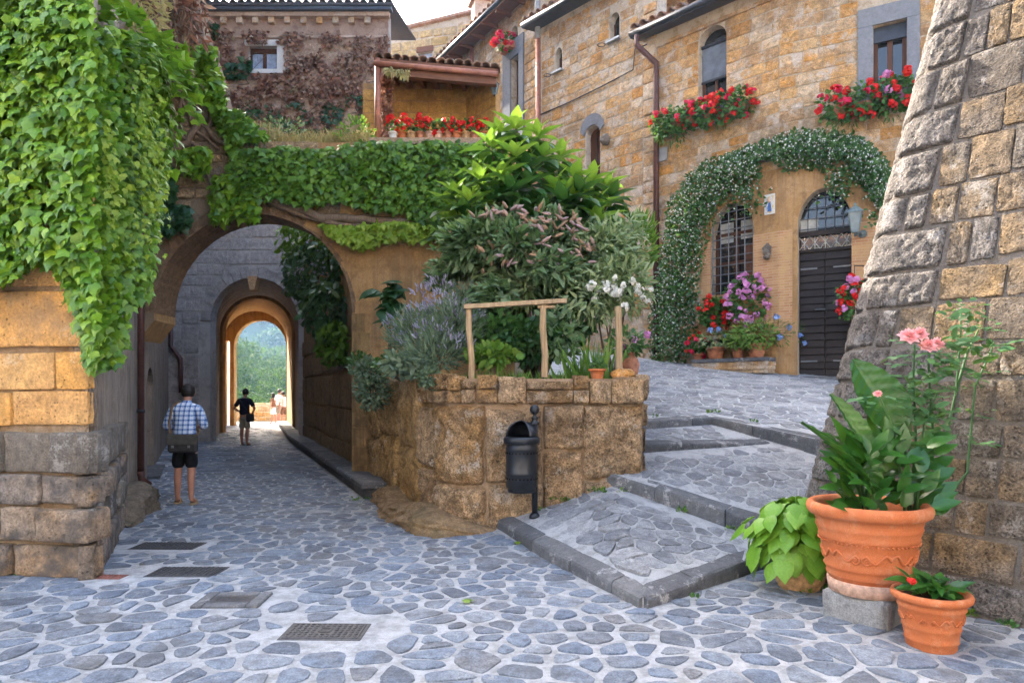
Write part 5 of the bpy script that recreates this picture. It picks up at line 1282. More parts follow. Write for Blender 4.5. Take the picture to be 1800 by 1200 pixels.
for k in range(9): p = ea.lerp(eb, (k + .5) / 9); MB().hexa([p + inn * a + Vector((0, 0, z)) + d * s for z in (-.17, -.05) for a, s in ((.03, -.05), (.03, .05), (.58, .05), (.58, -.05))]).build('rafter', M_beam, hC)
MB().tube([WC.P(WC.uv(836, 110)[0], CT - .2, .15), WC.P(WC.uv(836, 110)[0], 8, .15)], .07, 8).build('downpipe', M_pipe_copper, hC, True)

# ---- house E: behind loggia, under the sky
hE = thing('sloping_roof_house', 'far stone house with sloping roofline and one small window, under the sky', 'house', (-3, 27.5, 4))
WE = Wall([(-5.9, 28.4), (.6, 26.6)]); tl, trr = WE.uv(683, 60), WE.uv(875, 16); e1 = WE.rect(735, 92, 760, 112)
panel(WE, [(0, 4), (WE.L, 4), (WE.L, trr[1] + .2), (trr[0], trr[1]), (tl[0], tl[1]), (0, tl[1] - .1)], [rect_uv(*e1)], .4, M_mortar_warm, hE, 'wall')
S_E = vset(rock('far_house_stone', [(.42, .27, .10), (.36, .24, .10), (.50, .36, .18), (.44, .32, .18), (.34, .26, .12)], .9, .6, .5, .6, .2), 5, rough=.2)
courses(WE, .2, WE.L, 12.4, 17.2, (.3, .5), (.4, .9), [grow(rect_uv(*e1), .05)], .05, .04, S_E, hE, 'stone_block', 95, lambda a, b: b < np.interp(a, [tl[0], trr[0]], [tl[1], trr[1]]) - .3)
wd = opening(hE, WE, rect_uv(*e1), .15, M_glass_pale, 'window'); mb = MB(); WE.box(mb, e1[0] - .05, e1[1] + .05, e1[3] + .004, e1[3] + .22, -.1, .05); mb.build('lintel', M_beam, wd)
p0, p1 = WE.P(tl[0] - .3, tl[1] - .02, .15), WE.P(trr[0] + .6, trr[1] + .1, .15); d = (p1 - p0).normalized()
roofplane(hE, p0, p1, (.27, .96, -.15), 2.5, M_tile, .12)
ch = px(848, 38, 26.4); cm = MB().box(ch, (.75, .6, 1.3), .3).build('chimney', M_rose_wall, hE); MB().box(ch + Vector((0, 0, .70)), (1.0, .8, .1), .3).build('chimney_cap', M_tile, cm); MB().hexa([ch + Vector((0, 0, .75)) + Vector(q) for q in ((-.35, -.25, 0), (-.29, -.25, 0), (-.29, .25, 0), (-.35, .25, 0), (-.04, -.25, .5), (.02, -.25, .5), (.02, .25, .5), (-.04, .25, .5))]).build('cowl_tile', M_tile_dark, cm)
# ---- taller house behind A and B
hF = thing('rear_house', 'upper stone wall of the house rising behind the gutters at the top', 'house', (5, 20, 4))
WFh = Wall([(1.1, 22.4), (4.6, 18.9), (10, 15.2)])
for g in WFh.seg: panel(WFh, rect_uv(g[0], g[1], 8, 18.5), [], .4, M_mortar_warm, hF, 'wall')
courses(WFh, .2, 7.5, 12.0, 15.2, (.26, .38), (.34, .6), (), .03, .03, lambda u, v: S_A2 if R.random() < .5 else S_A, hF, 'stone_block', 97)
u_ = WFh.uv(1138, 10)[0]; MB().tube([WFh.P(u_, 18, .15), WFh.P(u_, 12.4, .15)], .08, 8).build('downpipe', M_pipe_brown, hF, True)

# ================================================================== battered tower on the right
class Batter(Wall):
    C = Vector((6.1, 6.15)); HC = 13.6
    def P(s, u, v, w=0.0):
        g = s.sg(u); q = g[2] + g[3] * (u - g[0]); q = s.C + (q - s.C) * (1 - v / s.HC) + g[4] * w
        return Vector((q.x, q.y, v))
tw = thing('battered_tower', 'massive sloping wall of rough grey brown blocks behind the terracotta pots', 'tower', (2.9, 6.2, 0))
WT = Batter([(4.1, 9.35), (2.52, 6.16), (2.475, 5.98), (2.55, 5.83), (5.36, 2.09)])
v = []; f = []; us = sorted({0.0} | {g[1] for g in WT.seg}); nv = 10
for u in us:
    for k in range(nv + 1): v.append(WT.P(min(u, WT.L), -.1 + 9.3 * k / nv, 0) if u == 0 else WT.P(u, -.1 + 9.3 * k / nv, 0))
for i in range(len(us) - 1):
    for k in range(nv): a = i * (nv + 1) + k; f.append((a, a + nv + 1, a + nv + 2, a + 1))
meshobj('wall', v, f, M_tower_mortar, tw)
S_tw = vset(M_tower, 7, nx=10, nz=10, rough=.3, edge=.05); S_twg = vset(M_tower_grey, 6, nx=10, nz=10, rough=.3, edge=.05)
cu0, cu1 = WT.seg[1][0], WT.seg[3][0]
def tw_mesh(u, v): return S_twg if u < cu1 + .28 + .25 * math.sin(v * 3) else (S_twg if R.random() < .05 else S_tw)
shs = [.34, .16, .42, .20, .50, .25, .36, .22, .3, .2]
def corner_block(u0, u1, v0, v1, k):
    nu, nv = 44, 16; v = []; f = []
    for j in range(nv + 1):
        for i in range(nu + 1):
            a, b = i / nu, j / nv; e = min(1, min(a, 1 - a) * nu / 1.5) * min(1, min(b, 1 - b) * nv / 1.2); u = lerp(u0, u1, a); q = lerp(v0, v1, b)
            P_ = WT.P(u, q, 0); n_ = noise.fractal(P_ * 3.2 + Vector((k, 0, 0)), 1, 2, 4) * .016 + noise.fractal(P_ * 14, 1, 2, 3) * .014 + noise.fractal(P_ * 34, 1, 2, 2) * .006
            v.append(WT.P(u, q + .012 * noise.noise(P_ * 5), .012 + (.028 + n_) * e if e > 0 else -.01))
    for j in range(nv):
        for i in range(nu): a = j * (nu + 1) + i; f.append((a, a + 1, a + nu + 2, a + nu + 1))
    meshobj('corner_block', v, f, M_tower_grey, tw, True)
rows = [0, .27, .56, .82, 1.12, 1.38, 1.70, 1.98, 2.32, 2.62, 2.98, 3.30, 3.68, 4.02, 4.42, 4.78, 5.2, 5.7, 6.3]
for k in range(len(rows) - 1):
    um_ = (cu0 + .02, cu1 + .06, cu0 + .2)[k % 3]
    corner_block(.9, um_, rows[k] + .004, rows[k + 1] - .008, k); corner_block(um_ + .014, cu1 + shs[k // 2] + .02, rows[k] + .004, rows[k + 1] - .008, k + 30)
for k in range(len(rows) - 1):
    sh = shs[k // 2] + .05
    courses(WT, cu1 + sh, WT.L, rows[k], rows[k + 1], (rows[k + 1] - rows[k],) * 2, (.22, .6), (), .026, .024, tw_mesh, tw, 'stone_block', 300 + k)

# ================================================================== creepers
def hang(n, out, spread=.35, down=.9):
    """hanging leaves: tips down and a bit out, faces out and up"""
    o = np.asarray(out, float); o = np.tile(o, (n, 1)) if o.ndim == 1 else o
    tip = nrm(np.array([0, 0, -down]) + o * .35 + NR.normal(size=(n, 3)) * spread)
    no = nrm(o + np.array([0, 0, .45]) + NR.normal(size=(n, 3)) * spread * .9)
    return tip, no
# ---- big creeper on the left house
cr = thing('creeper', 'dense bright green creeper hanging over the corner of the tall left house', 'creeper', (-4.2, 6.2, 3))
fn_, sn_ = np.array([WF.frame(1)[1].x, WF.frame(1)[1].y, 0]), np.array([WS.frame(1)[1].x, WS.frame(1)[1].y, 0])
fp, sp_ = WF.P(WF.L, 0), WS.P(0, 0)
low = [(-60, 505), (15, 495), (45, 470), (75, 462), (100, 472), (125, 520), (148, 600), (152, 645), (200, 648), (218, 610), (228, 548), (245, 530), (262, 520), (275, 450), (285, 350), (300, 280)]
pol_f = [(-60, -60), (160, -60), (165, 60), (170, 640)] + [p for p in low if p[0] <= 165][::-1]
def on_front(x, y, d=None):
    w_ = NR.uniform(.03, .30) + .10 * noise.noise(Vector((x * .02, y * .02, 2))); return onplane(x, y, fp + Vector(fn_) * w_, fn_)
Pf = px_points(pol_f, 5200, on_front)
tip, no = hang(len(Pf), fn_); leaves(cr, IVY, Pf, tip, no, NR.triangular(.045, .085, .14, len(Pf)), M_ivy, 200, 'leaf', 'foliage')
Pf = px_points([(-430, -60), (-58, -60), (-58, 505), (-160, 470), (-300, 520), (-430, 480)], 5000, on_front); tip, no = hang(len(Pf), fn_); leaves(cr, IVY, Pf, tip, no, NR.triangular(.045, .085, .14, len(Pf)), M_ivy)
# curtain on the lane side, swelling out from the wall
pol_s = [(140, 60), (190, 45), (255, 60), (285, 95), (302, 150), (303, 230), (296, 290), (286, 350), (276, 450), (262, 520), (245, 530), (230, 545), (215, 640), (155, 645), (140, 560)]
def on_side(x, y):
    bul = .12 + .62 * math.exp(-((y - 170) / 170) ** 2) + .22 * math.exp(-((y - 480) / 160) ** 2); w_ = bul * NR.uniform(.45, 1.0) + .10 * noise.noise(Vector((x * .03, y * .03, 7)))
    Y = 5.75 + (x - 140) / 165 * 2.1 + NR.uniform(-.1, .3); d_ = max(5.6, Y - (x - 140) / 165 * .2)
    return px(x, y, d_)
Ps = px_points(pol_s, 4200, on_side); mid = nrm(sn_ * .75 + np.array([0, -.8, 0]))
t_ = np.clip((Ps[:, 1] - 5.7) / 2.0, 0, 1)[:, None]; outd = nrm(fn_ * (1 - t_) + sn_ * t_ + np.array([0, -.2, 0]))
tip, no = hang(len(Ps), outd, .38); leaves(cr, IVY, Ps, tip, no, NR.triangular(.045, .08, .13, len(Ps)), M_ivy, 100, 'leaf', 'foliage')
# more leaves behind the curtain so that it is a body, not a sheet
P2 = np.concatenate([blob((-4.15, 7.1, 4.55), (.5, 1.0, .85), 900, .6)[0], blob((-4.4, 6.9, 3.2), (.35, .9, 1.0), 700, .6)[0]])
tip, no = hang(len(P2), sn_, .5); leaves(cr, IVY, P2, tip, no, NR.uniform(.09, .15, len(P2)), M_ivy)
# crown of the dome, leaves lying outwards over the top
P3, d3 = blob((-4.02, 7.15, 4.75), (.58, 1.0, .78), 700, .85, .1); tip = nrm(d3 + NR.normal(size=d3.shape) * .4 + np.array([0, -.2, -.5])); leaves(cr, IVY, P3, tip, nrm(d3 + np.array([0, -.2, .6])), NR.uniform(.09, .15, len(P3)), M_ivy)
# lime strands of a second, small leaved climber
L_ = []
for k in range(26):
    x, y = R.uniform(185, 300), R.uniform(120, 300); n_ = R.randint(10, 26)
    for i in range(n_): L_.append(px(x + math.sin(i * .6 + k) * 4 - (i * .5 if x > 260 else 0), y + i * 8, 5.5 + (x - 140) / 165 * 1.7 - .1))
L_ = np.array([tuple(p) for p in L_]); L_ += NR.normal(size=L_.shape) * .03; tip, no = hang(len(L_), outd[0] * .5 + sn_ * .5, .5); leaves(cr, IVY, L_, tip, no, NR.uniform(.04, .075, len(L_)), M_ivy_lime, 0, 'leaf', 'lime_foliage')
for k in range(7):
    x = 5 + k * 17; MB().tube([onplane(x + math.sin(i) * 8, -40 + i * 50, fp + Vector(fn_) * .03, fn_) for i in range(9)], [.03 - .002 * i for i in range(9)], 6).build('stem', M_vinewood, cr, True)
dv = thing('dry_vine', 'dry straw coloured vine tangle at the top behind the green creeper', 'vine', (-5.2, 9.5, 7))
p, d = blob(px(215, 8, 8.6), (.55, .5, .6), 700, .3); leaves(dv, LANCE, p, nrm(d + NR.normal(size=d.shape) + np.array([0, 0, -.6])), rsph(len(p)), NR.uniform(.08, .18, len(p)), M_drygrass)
p, d = blob(px(300, 12, 10.6), (.6, .4, .8), 700, .3); leaves(dv, LANCE, p, nrm(d + NR.normal(size=d.shape) + np.array([0, 0, -.9])), rsph(len(p)), NR.uniform(.08, .2, len(p)), M_dry)
mb = MB()
for k in range(26):
    x = R.uniform(235, 335); P_ = [px(x + R.uniform(-14, 14) + i * R.uniform(-2, 6), -10 + i * 34, 10.9 - R.uniform(0, .3)) for i in range(6)]; mb.tube(P_, [.018 - .0025 * i for i in range(6)], 5)
mb.build('twigs', M_vinewood, dv, True, 'stuff')

# ---- creeper over the archway
ca = thing('archway_creeper', 'green creeper carpeting the top of the archway wall below the terrace', 'creeper', (-3, 11.6, 4.5))
an = np.array([0, -1.0, 0])
def on_arch(x, y): return px(x, y, AY - .02 - NR.uniform(.02, .30) - .10 * max(0, noise.noise(Vector((x * .02, y * .02, 5)))))
pol_a = [(395, 250), (440, 262), (500, 255), (560, 262), (620, 250), (700, 246), (790, 248), (872, 252), (890, 330), (880, 395), (800, 420), (765, 400), (700, 372), (640, 365), (600, 352), (560, 356), (520, 362), (490, 348), (455, 352), (430, 345), (405, 330)]
Pa = px_points(pol_a, 5200, on_arch); tip, no = hang(len(Pa), an, .42); leaves(ca, IVY, Pa, tip, no, NR.triangular(.05, .09, .17, len(Pa)), M_ivy_arch, 200)
pol_b = [(560, 392), (620, 396), (700, 388), (760, 394), (775, 412), (745, 425), (700, 418), (660, 428), (640, 440), (612, 428), (590, 420)]
Pb = px_points(pol_b, 900, on_arch); tip, no = hang(len(Pb), an, .4); leaves(ca, IVY, Pb, tip, no, NR.uniform(.07, .13, len(Pb)), M_ivy_lime, 0, 'leaf', 'lime_foliage')
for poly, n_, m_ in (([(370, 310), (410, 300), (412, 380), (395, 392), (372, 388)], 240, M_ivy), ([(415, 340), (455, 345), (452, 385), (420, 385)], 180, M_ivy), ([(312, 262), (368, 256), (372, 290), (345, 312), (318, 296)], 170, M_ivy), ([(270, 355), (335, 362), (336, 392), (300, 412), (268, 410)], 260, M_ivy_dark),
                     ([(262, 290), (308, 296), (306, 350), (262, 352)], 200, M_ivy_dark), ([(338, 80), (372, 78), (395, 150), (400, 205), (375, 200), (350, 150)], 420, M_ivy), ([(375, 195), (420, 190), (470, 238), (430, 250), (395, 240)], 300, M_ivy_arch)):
    Pp = px_points(poly, n_, on_arch); tip, no = hang(len(Pp), an, .45); leaves(ca, IVY, Pp, tip, no, NR.uniform(.10, .18, len(Pp)), m_, 40 if m_ is M_ivy else 0)
for pts, r0, r1 in (([(335, -20), (352, 60), (348, 130), (362, 200), (330, 250), (300, 270), (276, 300)], .08, .05), ([(310, 20), (322, 90), (345, 160), (352, 215), (380, 245), (405, 262)], .06, .03), ([(352, 120), (372, 180), (368, 230), (392, 248)], .05, .03), ([(345, 60), (330, 130), (318, 190), (322, 240), (358, 268), (372, 330), (368, 380)], .045, .015),
                    ([(300, 120), (318, 170), (345, 230), (385, 262)], .04, .02), ([(455, 338), (520, 366), (570, 384), (640, 386), (700, 390), (765, 398)], .09, .07), ([(470, 352), (540, 384), (600, 396), (660, 398)], .05, .03), ([(385, 90), (378, 130), (392, 180)], .03, .015)):
    stem(pts, r0, r1, 'stem', ca, .10)
# dry grass on the archway's top
dg = thing('dry_grass', 'straw coloured dry grass and weeds growing on top of the archway', 'grass', (-4, 12.2, 5.9)); dg['kind'] = 'stuff'
n_ = 2600; X = NR.uniform(px(425, 0, AY + .3).x, px(655, 0, AY + .3).x, n_); p = np.stack([X, NR.uniform(AY + .05, AY + .7, n_), 5.95 + .02 * NR.normal(size=n_) + np.where(X < -4.2, .12, 0)], 1)
hgt = np.array([.22 + .28 * max(0, noise.noise(Vector((x * 2.1, 0, 3)))) + .12 * noise.noise(Vector((x * 6, 1, 3))) for x in X]); tip = nrm(np.stack([NR.normal(size=n_) * .4, NR.normal(size=n_) * .3 - .1, np.ones(n_)], 1)); leaves(dg, BLADE, p, tip, rsph(n_), np.stack([np.full(n_, .25), hgt * NR.uniform(.7, 1.4, n_), hgt * .5], 1), M_drygrass)
p, d = blob((-4.05, 12.0, 6.1), (.45, .25, .3), 300); leaves(dg, OVAL, p, d, rsph(len(p)), NR.uniform(.04, .09, len(p)), M_pale)
p, d = blob((-2.75, 12.0, 6.1), (.35, .25, .3), 300); leaves(dg, OVAL, p, d, rsph(len(p)), NR.uniform(.04, .09, len(p)), M_grass)

# ---- bushy climber behind the archway, on the lane wall
cb_ = thing('lane_wall_climber', 'dark green bushy climber spilling down the lane wall behind the archway', 'climber', (right_x(14.5), 14.5, 4))
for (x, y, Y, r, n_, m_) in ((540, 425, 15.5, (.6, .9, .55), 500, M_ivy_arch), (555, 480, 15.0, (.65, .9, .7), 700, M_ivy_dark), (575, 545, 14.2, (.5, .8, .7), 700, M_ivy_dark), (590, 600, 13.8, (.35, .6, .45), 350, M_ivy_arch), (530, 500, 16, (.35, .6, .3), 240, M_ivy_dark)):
    p, d = blob(px(x, y, Y), r, n_, .5); tip, no = hang(len(p), nrm(np.array([-.6, -.8, 0])), .5); leaves(cb_, OVAL, p, tip, no, NR.uniform(.10, .22, len(p)), m_)
p, d = blob(px(545, 470, 14.6), (.5, .5, .5), 26, .8); leaves(cb_, STAR, p, rsph(len(p)), np.tile([0, -1.0, .3], (len(p), 1)), NR.uniform(.05, .09, len(p)), M_lavflower, 0, 'leaf', 'flowers')

# ---- withered creeper on the gate house
cg = thing('withered_creeper', 'withered reddish brown creeper covering the upper front of the gate house', 'creeper', (-6.5, 21.9, 10))
def on_gate(x, y): return px(x, y, GY - .04 - NR.uniform(0, .14))
wpx = [(430, 76), (500, 76), (500, 128), (430, 128)]
def patch(n, poly, fn, thr, sc):
    out = []
    xs = [q[0] for q in poly]; ys = [q[1] for q in poly]
    while len(out) < n:
        x, y = NR.uniform(min(xs), max(xs)), NR.uniform(min(ys), max(ys))
        if inpoly((x, y), poly) and not inpoly((x, y), wpx) and noise.fractal(Vector((x * sc, y * sc, 1)), 1, 2, 3) + NR.uniform(-.25, .25) > thr: out.append(tuple(fn(x, y)))
    return np.array(out)
Pd = patch(5200, [(350, 50), (683, 62), (683, 245), (400, 245), (380, 120)], on_gate, -.12, .03); tip, no = hang(len(Pd), an, .6); leaves(cg, IVY, Pd, tip, no, NR.uniform(.07, .16, len(Pd)), M_dry, 0, 'leaf', 'withered_foliage')
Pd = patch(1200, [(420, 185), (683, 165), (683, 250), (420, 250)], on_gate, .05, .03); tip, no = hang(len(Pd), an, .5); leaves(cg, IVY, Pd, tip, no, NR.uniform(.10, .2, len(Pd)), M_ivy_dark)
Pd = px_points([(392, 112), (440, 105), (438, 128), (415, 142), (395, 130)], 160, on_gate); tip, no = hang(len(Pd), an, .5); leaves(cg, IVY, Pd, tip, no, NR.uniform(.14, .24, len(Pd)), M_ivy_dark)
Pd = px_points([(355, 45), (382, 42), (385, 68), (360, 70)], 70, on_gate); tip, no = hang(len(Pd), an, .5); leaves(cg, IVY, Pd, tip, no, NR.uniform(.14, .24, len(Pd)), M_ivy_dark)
mb = MB()
for k in range(22):
    x, y = R.uniform(400, 670), R.uniform(90, 240); mb.tube([px(x + i * R.uniform(-3, 16), y - i * R.uniform(4, 14), GY - .06) for i in range(6)], [.022 - .003 * i for i in range(6)], 4)
mb.build('twigs', M_vinewood, cg, True, 'stuff')
Pd = px_points([(668, 120), (690, 122), (688, 240), (668, 240)], 500, lambda x, y: px(x, y, 12.5 + NR.uniform(0, .3))); tip, no = hang(len(Pd), an, .6)
tl_ = thing('loggia_creeper', 'thin half dry creeper on the loggia post and beam', 'creeper', px(670, 240, 12.4)); leaves(tl_, IVY, Pd, tip, no, NR.uniform(.06, .12, len(Pd)), M_dry)
Pd = px_points([(672, 118), (720, 122), (716, 138), (700, 130), (680, 128)], 120, lambda x, y: px(x, y, 12.0)); tip, no = hang(len(Pd), an, .5); leaves(tl_, LANCE, Pd, tip, no, NR.uniform(.06, .13, len(Pd)), M_drygrass)

# ---- jasmine on the flower house
ja = thing('star_jasmine', 'star jasmine in white bloom trained up the wall and arching over window and door', 'jasmine', WA_.P(.8, 2.3, .3))
path = [(1178, 630, 38), (1182, 560, 44), (1188, 500, 42), (1198, 430, 38), (1212, 370, 44), (1245, 325, 44), (1290, 300, 36), (1340, 278, 32), (1400, 262, 34), (1460, 262, 36), (1510, 275, 36), (1545, 310, 28), (1555, 350, 20)]
J = []; Jn = []
nJ = 9500
while len(J) < nJ:
    k = R.random() * (len(path) - 1); i = int(k); t = k - i; x, y, r = [lerp(path[i][q], path[i + 1][q], t) for q in range(3)]
    a = R.uniform(0, 2 * math.pi); q = math.sqrt(R.random()) * r * (1 + .35 * noise.noise(Vector((x * .03, y * .03, a)))); X_, Y_ = x + q * math.cos(a), y + q * math.sin(a)
    if 1262 < X_ < 1322 and 372 < Y_ < 510: continue
    if X_ > 1335 and Y_ > 302 + 20 * math.sin(X_ * .05) and X_ < 1500: continue
    h_ = (1 - (q / r) ** 2) * .38 + .06; J.append((*WA_.uv(X_, Y_, .15), h_ * R.uniform(.6, 1)))
for (x0, y0, n_) in ((1318, 345, 160), (1480, 315, 160), (1470, 328, 60), (1545, 370, 70)):
    for i in range(n_): J.append((*WA_.uv(x0 + R.gauss(0, 14), y0 + R.gauss(0, 18), .15), R.uniform(.05, .22)))
Pj = np.array([tuple(WA_.P(a, b, c)) for a, b, c in J]); jn = np.array([-.6, -.8, .2])
tip = nrm(rsph(len(Pj)) + jn * .3); no = nrm(jn + NR.normal(size=Pj.shape) * .5); leaves(ja, OVAL, Pj, tip, no, NR.uniform(.06, .12, len(Pj)), M_jas)
sel = NR.choice(len(Pj), 4200); Pw = Pj[sel] + nrm(jn) * NR.uniform(.03, .10, (4200, 1)); leaves(ja, STAR, Pw, rsph(4200), nrm(jn + NR.normal(size=Pw.shape) * .5), NR.uniform(.03, .055, 4200), M_white, 0, 'flower', 'flowers')
MB().tube([WA_.P(*WA_.uv(1188, 640, .1), .1), WA_.P(*WA_.uv(1195, 500, .1), .1), WA_.P(*WA_.uv(1225, 360, .1), .1), WA_.P(*WA_.uv(1330, 285, .1), .1), WA_.P(*WA_.uv(1500, 268, .1), .1)], [.05, .045, .035, .025, .015], 6).build('stem', M_vinewood, ja, True)

# ================================================================== planting bed
def shrub_stems(par, base, tips, r0=.02, m=M_bark, n=5):
    mb = MB()
    for tp in tips:
        b = Vector(base) + Vector((R.uniform(-.08, .08), R.uniform(-.08, .08), 0)); tp = Vector(tp); k = [b.lerp(tp, i / n) + Vector((R.uniform(-.03, .03), R.uniform(-.03, .03), -.12 * math.sin(math.pi * i / n))) for i in range(n + 1)]
        mb.tube(k, [r0 * (1 - .7 * i / n) for i in range(n + 1)], 6)
    return mb.build('stem', m, par, True)
# ---- loquat tree
lq = thing('loquat_tree', 'small loquat tree with long ribbed leaves and lime young rosettes above the bed', 'tree', (.35, 10.3, 1.8))
ros = [(905, 215, 9.8), (945, 228, 10.2), (862, 245, 9.6), (905, 262, 9.4), (955, 262, 9.9), (985, 262, 10.4), (845, 305, 9.5), (800, 330, 9.7), (790, 350, 10.1), (825, 345, 9.3), (1010, 300, 9.8), (1040, 305, 10.2), (1066, 315, 10.4), (930, 310, 9.3), (975, 318, 9.5), (1000, 335, 9.4), (1050, 350, 9.7), (880, 300, 9.3), (870, 340, 9.4),
       (910, 355, 9.2), (955, 360, 9.2), (1030, 365, 9.5), (795, 385, 10.0), (830, 390, 9.4), (1040, 385, 9.6), (1065, 350, 10.2), (890, 335, 10.6), (940, 340, 10.8), (1000, 360, 10.6), (840, 365, 10.6), (780, 400, 10.4), (925, 240, 10.8), (970, 290, 10.9), (1050, 375, 9.3), (880, 225, 10.1), (925, 285, 9.6), (850, 275, 10.0), (1020, 325, 9.3), (1075, 335, 9.9), (815, 365, 9.2), (900, 325, 9.1), (990, 345, 9.2), (860, 390, 9.1)]
pos, tips, nors, siz, young = [], [], [], [], []
for i, (x, y, Y) in enumerate(ros):
    c = px(x, y + 8, Y); yg = y < 275 or i in (6, 7, 8, 9, 10, 11, 12, 14, 15, 16, 17, 22, 23, 25, 33)
    for k in range(13):
        a = 2 * math.pi * k / 13 * 2.4 + R.uniform(-.2, .2); el = lerp(1.15, -.55, (k / 12)) + R.uniform(-.15, .15)
        tp = (math.cos(a) * math.cos(el), math.sin(a) * math.cos(el), math.sin(el)); pos.append(c + Vector(tp) * .02 - Vector((0, 0, .012 * k))); tips.append(tp); up = Vector((0, 0, 1)); nors.append(tuple(up * math.cos(el) + Vector((-math.cos(a), -math.sin(a), 0)) * math.sin(el) + Vector((0, 0, .25)))); siz.append(lerp(.28, .44, min(1, k / 7)) * R.uniform(.85, 1.15)); young.append(yg and k < 8)
pos, tips, nors, siz, young = np.array([tuple(p) for p in pos]), np.array(tips), np.array(nors), np.array(siz), np.array(young)
LQ = T_lance(.21, .22, 5, .07); leaves(lq, LQ, pos[young], tips[young], nors[young], siz[young], M_loquat_new, 170, 'leaf', 'young_foliage'); leaves(lq, LQ, pos[~young], tips[~young], nors[~young], siz[~young], M_loquat, 130)
tr = shrub_stems(lq, (.4, 10.3, 1.75), [px(x, y + 10, Y) for x, y, Y in ros[::2]], .035); tr.name = 'trunk'
MB().tube([(.42, 10.3, 1.6), (.40, 10.28, 2.6), (.45, 10.2, 3.6), (.2, 10.0, 4.6)], [.07, .06, .05, .03], 8).build('trunk', M_bark, lq, True)
# ---- buddleia
bd = thing('buddleia', 'broad buddleia bush with faded brown and mauve flower spikes behind the rail', 'shrub', (.3, 9.3, 1.75))
for k in range(40):                                     # many uneven sprays instead of one dome
    a = R.uniform(0, math.pi); q = math.sqrt(R.random()); x, y = 920 + math.cos(a) * 150 * q, 520 - math.sin(a) * 140 * q * R.uniform(.8, 1.1); Y = 9.1 + R.uniform(-.45, .4)
    r = R.uniform(.16, .34); c = px(x, y, Y); p, d = blob(c, (r * 1.2, r, r * .8), int(1500 * r), .3); lean = np.array([math.cos(a) * .8, -.3, .5 * q])
    leaves(bd, LANCEB, p, nrm(d * .7 + lean + NR.normal(size=d.shape) * .5 + np.array([0, 0, -.2])), nrm(NR.normal(size=d.shape) * .5 + np.array([0, -.3, 1])), NR.triangular(.06, .12, .21, len(p)), M_bud if k % 5 else M_pale)
for k in range(26):                                     # wands sticking out of the outline
    a = R.uniform(.1, math.pi - .1); x, y = 920 + math.cos(a) * 155, 500 - math.sin(a) * 125; c0 = px(920 + math.cos(a) * 60, 480, 9.1); c1 = px(x + math.cos(a) * R.uniform(0, 25), y - R.uniform(0, 22), 9.0 + R.uniform(-.3, .4)); n_ = 22
    t_ = NR.uniform(.45, 1, n_)[:, None]; p = np.array(c0) + (np.array(c1) - np.array(c0)) * t_ + NR.normal(size=(n_, 3)) * .02; ax = nrm(np.array(c1) - np.array(c0)); leaves(bd, LANCEB, p, nrm(ax + NR.normal(size=p.shape) * .6), nrm(NR.normal(size=p.shape) * .5 + np.array([0, -.3, 1])), NR.uniform(.08, .16, n_), M_bud)
    MB().tube([c0, (c0 + c1) / 2 + Vector((0, 0, .04)), c1], [.012, .008, .004], 5).build('stem', M_bark, bd, True)
fl = [(x, y) for x, y in px_points([(790, 420), (830, 380), (900, 362), (980, 372), (1060, 400), (1050, 460), (960, 470), (860, 470)], 150, lambda x, y: (x, y, 0))[:, :2]] + [(858, 375), (905, 368), (945, 372), (880, 378), (800, 415), (850, 480), (1040, 440), (880, 500)]
for i, (x, y) in enumerate(fl):
    c = px(x, y, 8.62 + R.uniform(-.1, .25)); inst('flower_spike', tmesh(CONE, M_budflower, 'flower_spike'), c, (R.uniform(-1, 1), -.5, R.uniform(-.1, .7)), (0, 0, 1), (R.uniform(.14, .22), R.uniform(.10, .17), R.uniform(.14, .22)), bd)
shrub_stems(bd, (.3, 9.3, 1.7), [px(x, y, 9.1) for x, y in ((820, 420), (870, 390), (930, 380), (990, 395), (1040, 430), (900, 470))], .03)
# ---- pale bush with white flowers, on the right of the bed
wb = thing('white_flower_bush', 'pale leaved bush with clusters of white flowers at the right of the bed', 'shrub', (1.25, 8.9, 1.75))
for (x, y, Y, r, n_) in ((1060, 450, 9.0, (.5, .4, .45), 900), (1085, 500, 8.8, (.45, .4, .4), 800), (1035, 520, 8.7, (.4, .35, .35), 600), (1105, 430, 9.2, (.25, .3, .4), 350)):
    p, d = blob(px(x, y, Y), r, n_, .5); leaves(wb, LANCE, p, nrm(d + NR.normal(size=d.shape) * .6), nrm(NR.normal(size=d.shape) * .6 + np.array([0, -.4, 1])), NR.uniform(.07, .16, len(p)), M_pale)
blooms(wb, [px(R.gauss(1075, 32), R.gauss(512, 12), 8.3 + R.uniform(0, .2)) for i in range(26)], (.06, .10), M_white)
shrub_stems(wb, (1.25, 8.9, 1.7), [px(x, y, 8.9) for x, y in ((1040, 470), (1080, 440), (1105, 460), (1060, 510))], .02)
MB().tube([(1.45, 9.3, 1.7), (1.5, 9.3, 3.0), (1.6, 9.35, 3.8)], [.03, .025, .015], 6).build('stem', M_bark, wb, True)
p, d = blob(px(1125, 430, 9.6), (.22, .25, .45), 350, .4); leaves(wb, LANCE, p, nrm(d + np.array([0, 0, .8])), rsph(len(p)), NR.uniform(.08, .16, len(p)), M_grass)
